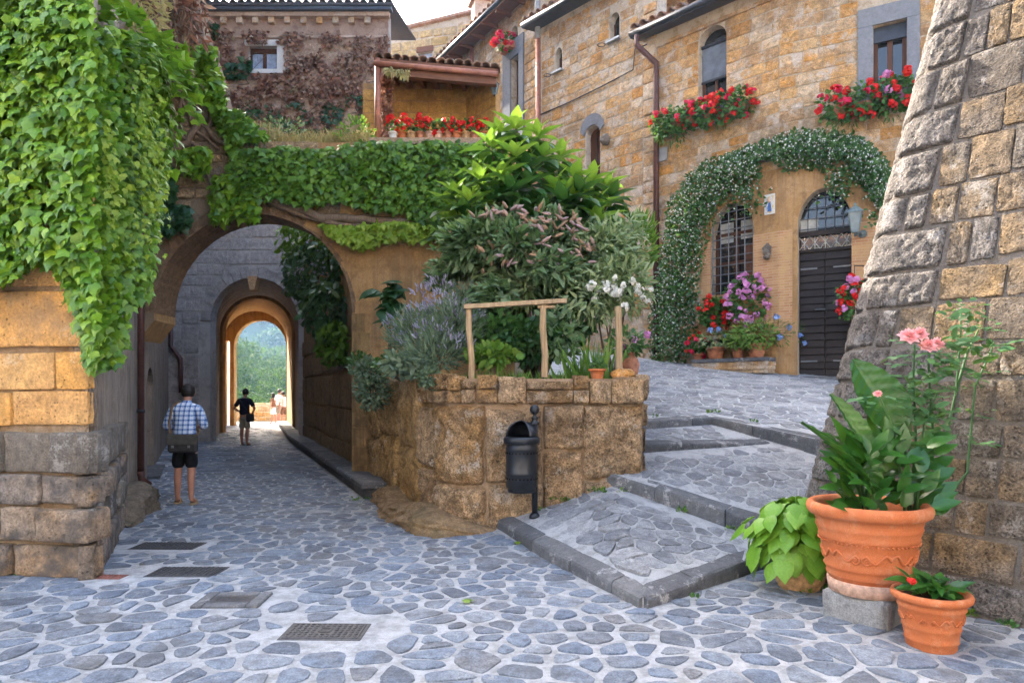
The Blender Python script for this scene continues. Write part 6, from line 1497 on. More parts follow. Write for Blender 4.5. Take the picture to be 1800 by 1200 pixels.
# ---- lavender
lv = thing('lavender', 'grey green lavender bush with pale violet spikes at the left of the bed', 'lavender', (-.85, 8.9, 1.75))
for (x, y, Y, r, n_) in ((740, 590, 8.9, (.42, .45, .34), 1500), (800, 580, 8.6, (.38, .4, .36), 1300), (770, 620, 8.4, (.4, .35, .25), 900), (815, 540, 8.8, (.3, .3, .3), 600)):
    p, d = blob(px(x, y, Y), r, n_, .3); leaves(lv, BLADE, p, nrm(d + np.array([0, 0, .7]) + NR.normal(size=d.shape) * .3), rsph(len(p)), np.stack([np.full(len(p), .22), NR.uniform(.10, .2, len(p)), np.full(len(p), .1)], 1), M_lav)
for (x, y, Y, r, n_, lx) in ((705, 575, 9.0, .22, 60, -.5), (740, 560, 8.9, .26, 90, -.3), (785, 545, 8.7, .28, 100, .0), (815, 560, 8.6, .26, 80, .25), (760, 590, 8.45, .24, 70, -.2), (800, 610, 8.3, .22, 50, .1), (720, 605, 8.7, .2, 40, -.5), (775, 505, 8.9, .2, 36, -.2), (745, 520, 9.0, .18, 26, -.4)):
    p, d = blob(px(x, y, Y), (r, r, r * .8), n_, .5, -.3); L3 = NR.uniform(.05, .11, len(p)); leaves(lv, CONE, p, nrm(d * .7 + np.array([lx, -.1, .8]) + NR.normal(size=p.shape) * .4), rsph(len(p)), np.stack([np.full(len(p), .08), L3, np.full(len(p), .08)], 1), M_lavflower, 0, 'leaf', 'flower_spikes')
# ---- broad leaved plant by the ochre wall
bl = thing('broad_leaf_plant', 'dark broad leaved plant against the ochre wall behind the lavender', 'plant', (-1.7, 10.6, 1.85))
pos, tips, nors, siz = [], [], [], []
for i in range(34):
    a = R.uniform(0, 2 * math.pi); el = R.uniform(-.5, .5); c = px(685 + R.gauss(0, 12), 520 + R.uniform(-28, 40), 10.4); tp = (math.cos(a) * math.cos(el), -abs(math.sin(a)) * math.cos(el), math.sin(el) - .25)
    pos.append(tuple(c)); tips.append(tp); nors.append((0, -.4, 1)); siz.append(R.uniform(.18, .3))
leaves(bl, HEART, np.array(pos), np.array(tips), np.array(nors), np.array(siz), M_ivy_dark, 34)
shrub_stems(bl, (-1.8, 10.5, 1.75), [px(x, y, 10.5) for x, y in ((680, 500), (695, 520), (672, 530))], .02)
# ---- grey green bush hanging over the side of the bed
hb = thing('overhanging_bush', 'grey green bush hanging over the lane side of the flower bed', 'shrub', (-1.55, 9.6, 1.8))
for (x, y, Y, r, n_) in ((655, 690, 9.4, (.24, .3, .22), 900), (650, 655, 9.6, (.26, .3, .2), 700), (632, 640, 10.2, (.16, .25, .18), 350), (755, 665, 8.0, (.14, .15, .12), 260), (690, 640, 9.0, (.25, .3, .12), 300)):
    p, d = blob(px(x, y, Y), r, n_, .4); leaves(hb, OVAL, p, nrm(d + np.array([0, -.2, .2]) + NR.normal(size=d.shape) * .5), nrm(d + np.array([0, 0, .8])), NR.uniform(.04, .075, len(p)), M_lav if y > 645 else M_jas)
for k in range(3): MB().tube([(-1.5, 9.6, 1.75), px(650 + k * 6, 645, 9.55), px(652 + k * 4, 700, 9.35)], [.02, .015, .008], 5).build('stem', M_bark, hb, True)
# ---- undergrowth of the bed: leafy filler plants and iris clump
ug = thing('bed_undergrowth', 'low leafy undergrowth and grass tufts along the edge of the flower bed', 'undergrowth', (.3, 8.3, 1.7)); ug['kind'] = 'stuff'
for (x, y, Y, r, n_, m_) in ((880, 590, 8.6, (.4, .35, .3), 500, M_jas), (930, 600, 8.5, (.4, .3, .28), 500, M_ivy_dark), (980, 590, 8.5, (.3, .3, .3), 350, M_bud), (865, 625, 8.15, (.3, .15, .12), 260, M_grass), (1000, 560, 8.9, (.35, .3, .35), 400, M_ivy_dark), (840, 560, 8.9, (.35, .3, .35), 400, M_ivy_dark), (720, 640, 8.6, (.35, .3, .14), 350, M_lav)):
    p, d = blob(px(x, y, Y), r, n_, .3); leaves(ug, OVAL, p, nrm(d + NR.normal(size=d.shape) * .6), rsph(len(p)), NR.uniform(.06, .14, len(p)), m_)
def clump(par, c, n, h, spread, m_, wd=.8, nparts=0):
    c = np.array(c, float); p = c + NR.normal(size=(n, 3)) * np.array([spread, spread * .6, 0]); t = nrm(np.stack([(p[:, 0] - c[0]) * 2 + NR.normal(size=n) * .22, (p[:, 1] - c[1]) * 2 + NR.normal(size=n) * .2, np.ones(n)], 1)); hh = NR.uniform(.6, 1.15, n) * h
    leaves(par, BLADE, p, t, nrm(NR.normal(size=(n, 3)) + np.array([0, -1, 0])), np.stack([np.full(n, wd), hh, hh * .6], 1), m_, nparts, 'leaf', 'foliage')
for x, y in ((855, 652), (868, 655), (905, 648), (950, 648), (915, 640), (985, 645), (835, 655)): q = onplane(x, y, (0, 8.0, 0), (0, 1, 0)); clump(ug, (q.x, 8.0 + R.uniform(0, .2), 1.68), 40, .22, .07, M_grass, .25)
ir = thing('iris_clump', 'clump of tall sword shaped iris leaves at the edge of the bed', 'iris', (1.05, 8.25, 1.68)); clump(ir, (1.0, 8.3, 1.68), 60, .62, .10, M_grass, .65, 60)
clump(ir, (.72, 8.3, 1.68), 22, .42, .05, M_grass, .6, 22)

# ---- weeds in the joints at the feet of walls and kerbs
wd_ = thing('joint_weeds', 'small green weeds growing in the joints along walls and kerbs', 'weeds', (0, 7, 0)); wd_['kind'] = 'stuff'
spots = [gp(x, y) for x, y in ((700, 900), (735, 925), (770, 945), (815, 945), (850, 930), (640, 880), (165, 1010), (190, 960), (210, 915), (236, 880), (255, 862), (20, 1003), (70, 1008), (120, 1014), (950, 950), (1000, 985), (1060, 1025), (1190, 1050), (1260, 1022), (1700, 1085), (1760, 1105), (1430, 1040), (560, 800), (585, 820))] + [Vector((x, y, tz1(x, y))) for x, y in ((.25, 7.6), (.6, 7.65), (.95, 7.72), (1.3, 7.55), (1.8, 7.1), (2.2, 6.75))] + [Vector((x, y, zp(x, y))) for x, y in ((2.0, 9.6), (2.9, 10.0), (3.3, 9.4))]
for c in spots:
    for k in range(R.randint(1, 3)):
        q = c + Vector((R.gauss(0, .07), R.gauss(0, .05), .015)); p, d = blob(q, (.05, .04, .03), R.randint(8, 22), .2, -.1); leaves(wd_, OVAL, p, nrm(d + np.array([0, 0, .5])), rsph(len(p)), NR.uniform(.02, .05, len(p)), R.choice((M_grass, M_jas, M_ivy_arch)))

# ================================================================== flowers in pots and boxes
def geranium(t, c, r, nleaf, nbloom, mats, lsize=(.06, .10), bsize=(.08, .13), hang_=0.0, face=(0, -1, .35)):
    c = Vector(c); p, d = blob(c, r, nleaf, .4, -.7 - hang_)
    leaves(t, ROUND, p, nrm(d + NR.normal(size=d.shape) * .5 + np.array([0, 0, -hang_])), nrm(d * .6 + np.array([0, -.4, .7]) + NR.normal(size=d.shape) * .3), NR.uniform(*lsize, len(p)), M_ger)
    fc = np.array(face); n = 0
    while n < nbloom:
        dd = rsph(1)[0]
        if dd @ fc < -.15: continue
        q = np.array(c) + dd * np.array(r) * R.uniform(.95, 1.15); blooms(t, [q], bsize, R.choice(mats)); n += 1
def window_box(label, x0, x1, yb, wall, rr, nb, mats, trail=0):
    u0, u1 = wall.uv(x0, yb, .2)[0], wall.uv(x1, yb, .2)[0]; v = wall.uv((x0 + x1) / 2, yb, .2)[1]
    t = thing('flower_box', label, 'flower box', wall.P((u0 + u1) / 2, v, .2), 'geranium boxes on the house front')
    mb = MB(); wall.box(mb, u0 + .12, u1 - .12, v, v + .18, .10, .28); mb.build('box', M_terra_old, t); mb = MB(); wall.box(mb, u0 + .14, u1 - .14, v + .18, v + .185, .12, .26); mb.build('soil', M_soil, t)
    n = max(2, int((u1 - u0) / .35)); 
    for k in range(n):
        cc = wall.P(lerp(u0, u1, (k + .5) / n), v + rr * .55, .30); geranium(t, cc, ((u1 - u0) / n * .75, .25, rr), int(300), nb // n, mats, (.06, .10), (.10, .16), .4)
    if trail:
        p, d = blob(wall.P(lerp(u0, u1, .4), v - .12, .33), ((u1 - u0) * .35, .12, .28), trail, .2); leaves(t, LANCE, p, nrm(d + np.array([0, 0, -1.2])), rsph(len(p)), NR.uniform(.06, .13, len(p)), M_ger)
    return t
window_box('geranium box with crimson blooms under the arched window, next to the downpipe', 1156, 1232, 226, WA_, .30, 26, [M_crimson, M_red, M_crimson], 160)
window_box('full scarlet geranium box right under the arched upper window', 1232, 1322, 205, WA_, .32, 34, [M_red, M_red, M_crimson], 40)
window_box('orange red geranium box at the left foot of the grey framed window', 1446, 1545, 200, WA_, .34, 30, [M_red, M_red, M_crimson], 60)
window_box('geranium box with red and pink blooms close to the sloping tower wall', 1542, 1604, 185, WA_, .36, 24, [M_red, M_pink, M_red], 30)
t = thing('flower_box', 'small red geranium box high on the grey window house', 'flower box', WC.P(*WC.uv(899, 84), .1), 'geranium boxes on the house front')
u_, v_ = WC.uv(899, 78); mb = MB(); WC.box(mb, u_ - .3, u_ + .3, v_ - .25, v_ - .05, .05, .25); mb.build('box', M_terra_old, t); geranium(t, WC.P(u_, v_, .22), (.4, .22, .26), 160, 16, [M_red, M_crimson], (.08, .12), (.12, .18), .3)
# pots along the terrace parapet
lab_p = ('white pot', 'bright terracotta pot', 'pale clay pot', 'brown terracotta pot', 'pale pot', 'rose clay pot', 'reddish pot', 'small clay pot', 'ochre pot', 'plain terracotta pot', 'last terracotta pot')
where = ('at the post end of the terrace parapet', 'second from the post on the parapet', 'third from the post on the parapet', 'fourth from the post on the parapet', 'fifth from the post on the parapet', 'sixth from the post on the parapet', 'seventh from the post on the parapet', 'eighth from the post on the parapet', 'ninth from the post on the parapet', 'second from the loquat end of the parapet', 'nearest the loquat on the parapet')
for k in range(11):
    x = 688 + k * 16.2; c = px(x, 243, AY - .12); c = Vector((c.x, AY + .05, 5.972)); m_ = (M_white_stone, M_terra, M_clay_pale, M_terra_old, M_terra_base, M_terra_base, M_terra_old, M_terra, M_clay_pale, M_terra_old, M_terra)[k]
    t = thing('flowerpot', lab_p[k] + ' of red geraniums ' + where[k], 'flowerpot', c, 'geraniums along the terrace parapet'); flowerpot(t, c, .075, .055, .14, m_, 'pot', .012, 14)
    geranium(t, c + Vector((0, 0, .24)), (.12, .12, .12), 90, R.randint(3, 5), [M_red], (.035, .06), (.07, .11)); 
    if k in (0, 1, 3): blooms(t, [c + Vector((R.uniform(-.05, .05), -.05, R.uniform(.36, .44))) for i in range(2)], (.08, .12), M_red)

# ---- brick bench with pots below the grille window
bc = thing('brick_bench', 'low bench of stacked stone slabs under the grille window carrying flowerpots', 'bench', WA_.P(WA_.uv(1290, 650)[0], 2.1, .3))
bu0, bu1 = WA_.uv(1222, 640, .3)[0], WA_.uv(1346, 650, .5)[0]; bz = zp(*WA_.P((bu0 + bu1) / 2, 0, .4).xy) + .27
for k in range(4):
    z0 = bz - .34 + k * .085; n = 3; mb = MB(); du = R.uniform(-.03, .03)
    for j in range(n): mb = MB(); a, b = lerp(bu0, bu1, j / n) + .005 + du, lerp(bu0, bu1, (j + 1) / n) - .005 + du; a = min(a, BND - .01); b = min(b, BND + .3); WA_.box(mb, a, b, z0, z0 + .078, .03, .50 + .03 * (k % 2) + R.uniform(-.01, .01)); mb.build('slab', M_tuff_pale if k < 3 else M_kerb, bc)
pots = [(1262, 598, .13, .17, M_terra_old), (1298, 602, .12, .16, M_terra_old), (1330, 603, .16, .20, M_terra_old)]
def potx(x, w, z): u_ = WA_.uv(x, 640, w)[0]; return WA_.P(u_, z, w)
c = potx(1330, .30, bz); t = thing('flowerpot', 'largest terracotta pot on the bench, trailing pale blue plumbago', 'flowerpot', c, 'pots on the bench'); flowerpot(t, c, .19, .14, .30, M_terra_old)
p, d = blob(c + Vector((-.05, -.05, .48)), (.5, .35, .32), 800, .3); leaves(t, LANCE, p, nrm(d + NR.normal(size=d.shape) * .5), nrm(d + np.array([0, -.3, .8])), NR.uniform(.06, .12, len(p)), M_grass)
p, d = blob(c + Vector((.55, -.1, .55)), (.45, .25, .28), 160, .2); leaves(t, LANCE, p, nrm(d + np.array([.6, 0, .2])), nrm(d + np.array([0, -.3, .8])), NR.uniform(.05, .1, len(p)), M_ger)
blooms(t, [c + Vector(q) for q in ((.62, -.2, .62), (.85, -.2, .45), (.42, -.2, .42), (.98, -.1, .30), (.35, -.2, .85))], (.09, .13), M_blue)
c = potx(1298, .28, bz); t = thing('flowerpot', 'middle terracotta pot on the bench with feathery green plant', 'flowerpot', c, 'pots on the bench'); flowerpot(t, c, .14, .11, .24, M_terra_old)
p, d = blob(c + Vector((0, -.05, .40)), (.34, .26, .24), 500, .3); leaves(t, LANCE, p, nrm(d + NR.normal(size=d.shape) * .5), nrm(d + np.array([0, -.3, .8])), NR.uniform(.06, .12, len(p)), M_grass)
c = potx(1258, .28, bz); t = thing('flowerpot', 'wide terracotta pot at the left of the bench with red and blue flowers', 'flowerpot', c, 'pots on the bench'); flowerpot(t, c, .20, .15, .26, M_terra_old)
p, d = blob(c + Vector((.05, -.05, .42)), (.42, .28, .22), 450, .3); leaves(t, LANCE, p, nrm(d + NR.normal(size=d.shape) * .5), nrm(d + np.array([0, -.3, .8])), NR.uniform(.06, .12, len(p)), M_pale)
blooms(t, [c + Vector(q) for q in ((-.2, -.25, .62), (-.02, -.25, .64), (.14, -.25, .5))], (.08, .12), M_blue)
c = potx(1228, .26, bz - .06); t = thing('flowerpot', 'small pot of red geraniums at the jasmine end of the bench', 'flowerpot', c, 'pots on the bench'); flowerpot(t, c, .13, .10, .20, M_terra_old); geranium(t, c + Vector((0, 0, .38)), (.26, .2, .26), 200, 12, [M_red, M_crimson], (.05, .09), (.08, .13))
# pots on the window sill behind
sz = WA_.uv(1290, 588, .2)[1]
sl_ = thing('window_shelf', 'narrow stone shelf below the grille window', 'shelf', WA_.P((aw[0] + aw[1]) / 2, sz, .1)); mb = MB(); WA_.box(mb, aw[0] - .25, aw[1] + .15, sz - .08, sz, .02, .30); mb.build('slab', M_tuff_pale, sl_)
for s in (0, 1): mb = MB(); a = lerp(aw[0], aw[1], .15 + .6 * s); WA_.box(mb, a, a + .12, sz - .24, sz - .083, .02, .2); mb.build('bracket', M_tuff_pale, sl_)
c = WA_.P(aw[0] + .12, sz, .17); t = thing('flowerpot', 'scarlet geranium pot on the shelf at the left of the grille window', 'flowerpot', c, 'pots on the window shelf'); flowerpot(t, c, .12, .09, .16, M_terra_old); geranium(t, c + Vector((.05, -.05, .48)), (.38, .26, .38), 450, 18, [M_red], (.06, .10), (.10, .16))
c = WA_.P(aw[1] - .28, sz, .17); t = thing('flowerpot', 'pot with a large ball of lilac pink geraniums before the grille window', 'flowerpot', c, 'pots on the window shelf'); flowerpot(t, c, .13, .10, .17, M_terra_old); geranium(t, c + Vector((.22, -.12, .70)), (.52, .30, .56), 700, 70, [M_pink], (.06, .10), (.08, .14))
c = WA_.P(*WA_.uv(1500, 545, .3), .3); t = thing('hanging_basket', 'hanging basket of red and pink geraniums in front of the dark door', 'hanging basket', c)
MB().lathe([(0, 0), (.1, .02), (.15, .14), (.13, .14), (0, .1)], c, 14).build('basket', M_terra_old, t, True); MB().tube([c + Vector((0, 0, .1)), c + Vector((.05, .05, .9))], .008, 5).build('hanger', M_darkmetal, t)
MB().tube([c + Vector((.05, .05, .9)), WA_.P(WA_.uv(1520, 500)[0], c.z + .92, .0)], .012, 5).build('bracket', M_darkmetal, t)
geranium(t, c + Vector((0, -.03, .22)), (.34, .26, .40), 420, 30, [M_red, M_red, M_pink], (.06, .09), (.09, .14), .5); blooms(t, [c + Vector((R.uniform(-.25, .1), -.25, R.uniform(.35, .6))) for i in range(5)], (.08, .12), M_pink)

# ---- things on and behind the bed
UY = 12.6; c = px(1106, 622, UY); c.z = zp(c.x, UY); t = thing('clay_urn', 'tall worn terracotta urn on the plaza beside the jasmine', 'urn', c)
s_ = 1.0; MB().lathe([(0, 0), (.12, 0), (.13, .03), (.17, .25), (.19, .38), (.16, .48), (.10, .54), (.13, .58), (.14, .60), (.11, .60), (.08, .54)], c, 20).build('urn_body', M_terra_old, t, True)
p, d = blob(c + Vector((-.05, -.05, .78)), (.3, .25, .25), 260, .3); leaves(t, OVAL, p, d, rsph(len(p)), NR.uniform(.08, .14, len(p)), M_rosel)
blooms(t, [c + Vector(q) for q in ((.28, -.2, .92), (.05, -.2, .82), (-.15, -.2, .7))], (.10, .13), M_pink)
c = Vector((1.0, 8.02, 1.73)); t = thing('flowerpot', 'small reddish pot on the edge of the flower bed in front of the iris', 'flowerpot', c); flowerpot(t, c, .085, .065, .15, M_terra); tuft(t, c + Vector((0, 0, .19)), (.09, .09, .07), 90, OVAL, (.03, .05), M_rosel)
c = Vector((1.30, 8.02, 1.76)); t = thing('stone_lump', 'loose ochre tuff block lying on the bed wall under the rail post', 'stone', c); lump(c + Vector((0, 0, .055)), (.15, .09, .07), 21, .25, 10, M_tuff, t, 'block')
# ---- wooden rail
rl = thing('wooden_rail', 'rustic wooden rail of two posts and a split beam on the bed wall', 'railing', (.1, 8.0, 1.75))
def post(x0, y0, x1, y1, Y, r): a, b = px(x0, y0, Y), px(x1, y1, Y); a.z -= .12; return MB().tube([a, a.lerp(b, .3) + Vector((.012, 0, 0)), a.lerp(b, .7) + Vector((-.01, 0, 0)), b], [r, r * .95, r * .93, r * .9], 8).build('post', M_rail, rl)
post(829, 652, 824, 540, 7.95, .038); post(957, 645, 955, 536, 8.0, .042)
a, b = px(816, 540, 7.93), px(996, 529, 8.0); MB().hexa([a + Vector((0, -.05, -.02)), b + Vector((0, -.04, -.02)), b + Vector((0, .05, -.02)), a + Vector((0, .06, -.02)), a + Vector((0, -.045, .03)), b + Vector((0, -.035, .03)), b + Vector((0, .045, .03)), a + Vector((0, .05, .03))]).build('rail', M_rail, rl)
a, b = px(945, 537, 8.02), px(975, 536, 8.02); MB().box((a + b) / 2 + Vector((0, 0, -.02)), ((b - a).length, .1, .03)).build('rail_block', M_rail, rl)
sp2 = thing('wooden_post', 'single weathered wooden post at the right end of the bed', 'post', (1.27, 8.1, 1.75)); MB().tube([(1.27, 8.12, 1.65), (1.275, 8.12, 2.2), (1.26, 8.12, 2.62)], [.045, .042, .04], 8).build('timber', M_rail, sp2); MB().tube([(1.26, 8.12, 2.62), (1.26, 8.12, 2.625)], [.04, .03], 8).build('post_top', M_rail, sp2)

# ---- litter bin
by = 7.42; c = Vector(((917 - 900) / FOC * by, by, 0)); pc = Vector(((940 - 900) / FOC * by, by + .02, 0)); gz = tz1(pc.x, pc.y)
bn = thing('litter_bin', 'black metal litter bin with hooded top on a post with ball finial', 'bin', (pc.x, pc.y, gz))
zt = lambda y: EYE + (PY0 - y) / FOC * by
pt = MB().tube([pc + Vector((0, 0, gz - .05)), pc + Vector((0, 0, zt(745)))], .034, 12).build('post', M_binblack, bn, True)
MB().lathe([(.03, 0), (.05, .01), (.05, .03), (.032, .04), (.03, .07), (.045, .08), (.02, .1), (.018, .115), (.045, .135), (.055, .17), (.045, .205), (.0, .225)], (pc.x, pc.y, zt(747)), 14).build('finial', M_binblack, pt, True)
MB().lathe([(.034, 0), (.06, 0), (.06, .025), (.045, .05), (.034, .06)], (pc.x, pc.y, gz - .005), 14).build('foot', M_binblack, pt, True)
r_ = .172; z0, z1_ = zt(864), zt(770)
MB().lathe([(0, z0), (r_ * .86, z0), (r_ * .9, z0 + .02), (r_ * .9, z0 + .05), (r_, z0 + .06), (r_, z0 + .19), (r_ * 1.03, z0 + .2), (r_ * 1.03, z0 + .215), (r_, z0 + .225), (r_, z1_ - .13), (r_ * 1.03, z1_ - .12), (r_ * 1.03, z1_ - .1), (r_, z1_ - .09), (r_, z1_), (r_ * .9, z1_), (r_ * .9, z0 + .1)], (c.x, c.y, 0), 32).build('drum', M_binblack, bn, True)
MB().lathe([(r_ * 1.03, z1_ - .06), (r_ * 1.14, z1_ - .05), (r_ * 1.16, z1_ - .01), (r_ * 1.1, z1_ + .015), (r_ * 1.0, z1_ + .02), (r_ * .98, z1_ - .06)], (c.x, c.y, 0), 32).build('rim_band', M_binblack, bn, True)
mb = MB()
for row, zz in ((0, z0 + .15), (1, z1_ - .155)):
    for k in range(26): a = 2 * math.pi * k / 26; mb.lathe([(.011, 0), (.0105, .003), (0, .003)], (c.x + math.cos(a) * r_ * 1.0, c.y + math.sin(a) * r_ * 1.0, zz), 8, Matrix.Rotation(a, 4, 'Z') @ Matrix.Rotation(rad(90), 4, 'Y'))
mb.build('vent_holes', M_dark, bn, False, 'stuff')
v = []; f = []; nu, nk = 22, 7; hz = zt(745) - z1_ + .02                      # hood open to the front left
for i in range(nu + 1):
    a = rad(-150 + 0) + rad(0); a = rad(-62 + 262 * i / nu)
    for k in range(nk + 1): e = math.pi / 2 * k / nk; v.append((c.x + r_ * math.cos(a) * math.cos(e), c.y + r_ * math.sin(a) * math.cos(e), z1_ + .015 + hz * math.sin(e)))
for i in range(nu):
    for k in range(nk): a = i * (nk + 1) + k; f.append((a, a + nk + 1, a + nk + 2, a + 1))
hood = meshobj('hood', v, f, M_binblack, bn, True); md = hood.modifiers.new('thick', 'SOLIDIFY'); md.thickness = .012; md.offset = 0
MB().box((c.x + .10, c.y + .0, z0 + .3), (.10, .06, .05)).build('bracket', M_binblack, bn); MB().box((c.x + .14, c.y, z1_ - .05), (.10, .06, .04)).build('bracket', M_binblack, bn)

# ================================================================== pots in the foreground
# big decorated pot on a stone block
bp = Vector((2.53, 4.85, 0)); bh = .20
blk = thing('stone_block', 'rough grey stone block carrying the big terracotta pot', 'stone block', bp)
ob_ = lump((bp.x, bp.y, .095), (.30, .30, .155), 31, .05, 4, None, None, 'x'); bpy.data.objects.remove(ob_)
bm_ = bmesh.new(); bmesh.ops.create_cube(bm_, size=1)
bmesh.ops.bevel(bm_, geom=bm_.edges[:], offset=.04, segments=2, affect='EDGES'); bmesh.ops.subdivide_edges(bm_, edges=[e for e in bm_.edges if e.calc_length() > .4], cuts=4, use_grid_fill=True)
Mb = Matrix.Translation((bp.x, bp.y, bh / 2 - .02)) @ Matrix.Rotation(rad(38), 4, 'Z')
bm_.verts.index_update(); vv = []
for q in bm_.verts:
    o = q.co; n_ = noise.noise(o * 3.1 + Vector((4, 1, 2))) * .03; o = Vector((o.x * .46, o.y * .44, o.z * (bh + .04))) * (1 + n_); vv.append(Mb @ o)
meshobj('block', vv, [tuple(q.index for q in fc.verts) for fc in bm_.faces], rock('block_stone', [(.24, .235, .225), (.30, .295, .285), (.27, .26, .25)], 2, .4, .5, .6, .2), blk, True); bm_.free()
big = thing('terracotta_pot', 'big terracotta pot with moulded scrolls, on the grey stone block', 'pot', bp + Vector((0, 0, bh)))
prof = [(0, 0), (.245, 0), (.25, .01), (.262, .10), (.275, .11), (.282, .125), (.275, .14), (.288, .17), (.298, .18), (.290, .195), (.325, .37), (.335, .38), (.330, .395), (.345, .44), (.352, .45), (.347, .465), (.36, .52), (.385, .525), (.405, .54), (.416, .57), (.41, .60), (.39, .615), (.365, .61), (.345, .59), (.335, .53), (.32, .45)]
prof = [(r * .98, z * 1.02) for r, z in prof]
bo = bp + Vector((0, 0, bh)); MB().lathe(prof, bo, 56).build('pot_body', M_terra, big, True)
MB().lathe([(.240, -.002), (.258, 0.0), (.268, .085), (.262, .09), (.24, .09)], bo, 48).build('limed_foot', M_terra_base, big, True)
MB().lathe([(0, .53), (.34, .53), (.34, .5), (0, .5)], bo, 32).build('soil', M_soil, big)
mb = MB()
for k in range(64): a = 2 * math.pi * k / 64; mb.lathe([(0, -.009), (.008, -.004), (.008, .004), (0, .009)], bo + Vector((math.cos(a) * .322, math.sin(a) * .322, .365)), 6)
mb.build('bead_row', M_terra, big, True, 'stuff')
def pot_r(z): return float(np.interp(z, [p_[1] for p_ in prof[1:20]], [p_[0] for p_ in prof[1:20]]))
def scroll(a0, sgn, z0, L, par, bo_, rf, sc=1.0, name='scroll_relief'):
    pts = []
    for i in range(26):
        t = i / 25; ang = a0 + sgn * (L * t); z = z0 + .035 * sc * math.sin(t * 7.0) * (1 - .3 * t)
        pts.append((ang, z))
    cx, cz = pts[-1]
    for i in range(18): t = i / 17; q = .035 * sc * (1 - t * .8); pts.append((cx + sgn * q * math.sin(t * 9) / rf(z0), cz - .03 * sc + q * math.cos(t * 9)))
    P_ = [bo_ + Vector((math.cos(a) * (rf(z) + .003), math.sin(a) * (rf(z) + .003), z)) for a, z in pts]
    MB().tube(P_, [.011 * sc * (1 - .5 * i / len(P_)) for i in range(len(P_))], 6).build(name, M_terra, par, True)
for a0 in (-90, -90 - 72, -90 + 72, 54, 126): scroll(rad(a0), 1, .275, .5, big, bo, pot_r); scroll(rad(a0), -1, .275, .5, big, bo, pot_r)
# its plants: one huge arching leaf, glossy leaves, roses
gz_ = bo + Vector((0, 0, .53))
pp = thing('glossy_leaf_plant', 'plant with huge ribbed glossy leaves growing in the big terracotta pot', 'plant', gz_)
def bigleaf(a, b, wd, curl, nrm_, n=10, nw=6, name='leaf', ribs=.010):
    a, b = Vector(a), Vector(b); ax = b - a; L = ax.length; ax.normalize(); no = Vector(nrm_); no = (no - ax * no.dot(ax)).normalized(); sd_ = ax.cross(no); v = []; f = []
    for i in range(n + 1):
        t = i / n; wi = wd * math.sin(math.pi * min(1, (t * .93 + .05)) ** .8) ** .75; 
        for k in range(-nw, nw + 1):
            s_ = k / nw; rb_ = ribs * math.cos(t * 44 + abs(s_) * 6)
            v.append(a + ax * (L * t) - no * (curl * t * t) + sd_ * (wi * s_) + no * (abs(s_) ** 1.3 * wi * .55 + rb_ * (1 if k else .0) - (.012 if k == 0 else 0)))
    w_ = 2 * nw + 1
    for i in range(n):
        for k in range(2 * nw): q = i * w_ + k; f.append((q, q + 1, q + w_ + 1, q + w_))
    return v, f
def blf(par, x0, y0, x1, y1, Y0, Y1, wd, curl, no, m=M_dief, n=22, nw=6, ribs=.010):
    a, b = px(x0, y0, Y0), px(x1, y1, Y1); v, f = bigleaf(a, b, wd, curl, no, n, nw, 'leaf', ribs); o = meshobj('leaf', v, f, m, par, True)
    MB().tube([gz_ + Vector((R.uniform(-.08, .02), R.uniform(-.05, .1), -.02)), gz_.lerp(a, .6) + Vector((0, .02, .05)), a], [.014, .011, .008], 6).build('stalk', M_rosel, par, True); return o
blf(pp, 1530, 800, 1468, 690, 4.72, 4.7, .085, .04, (.3, -.8, .4), ribs=.008)
blf(pp, 1580, 755, 1502, 630, 4.75, 4.85, .155, .05, (-.25, -1, .25), ribs=.012)
blf(pp, 1528, 850, 1432, 726, 4.7, 4.55, .06, .10, (.7, -.3, .7), ribs=.005)
blf(pp, 1510, 820, 1590, 738, 4.75, 4.7, .09, .05, (-.2, -.8, .7), ribs=.010)
blf(pp, 1535, 860, 1515, 745, 4.8, 4.75, .08, .03, (.1, -1, .3), ribs=.012)
blf(pp, 1500, 845, 1470, 798, 4.7, 4.6, .05, .04, (.2, -.6, .7), ribs=.004)
pos, tips, nors, siz = [], [], [], []
for i in range(150):
    x, y = R.uniform(1468, 1645), R.uniform(775, 905); c = px(x, y, 4.62 + R.uniform(0, .35)); dx = (x - 1550) / 90; pos.append(tuple(c)); tips.append((dx + R.uniform(-.5, .5), R.uniform(-1, .2), R.uniform(.0, 1.0))); nors.append((R.uniform(-.3, .3), -.7, .8)); siz.append(R.uniform(.11, .20))
for i in range(34):
    x, y = R.uniform(1495, 1590), R.uniform(745, 860); c = px(x, y + 30, 4.68 + R.uniform(0, .25)); pos.append(tuple(c)); tips.append(((x - 1545) / 120 + R.uniform(-.25, .25), R.uniform(-.4, .1), 1.0)); nors.append((R.uniform(-.4, .4), -1, .25)); siz.append(R.uniform(.17, .27))
leaves(pp, T_lance(.26, .2, 5, .06), np.array(pos), np.array(tips), np.array(nors), np.array(siz), M_dief, 184)
ro = thing('rose_bush', 'thorny rose stems with pink blooms growing out of the big terracotta pot', 'rose', gz_ + Vector((.08, .05, 0)))
def rstem(pts, r=.011):
    P_ = [px(x, y, Y) for x, y, Y in pts]; Q = []
    for i in range(len(P_) - 1):
        for t in range(3): Q.append(P_[i].lerp(P_[i + 1], t / 3))
    Q.append(P_[-1]); MB().tube(Q, [r * (1 - .55 * i / len(Q)) for i in range(len(Q))], 6).build('stem', M_rosel, ro, True); return Q
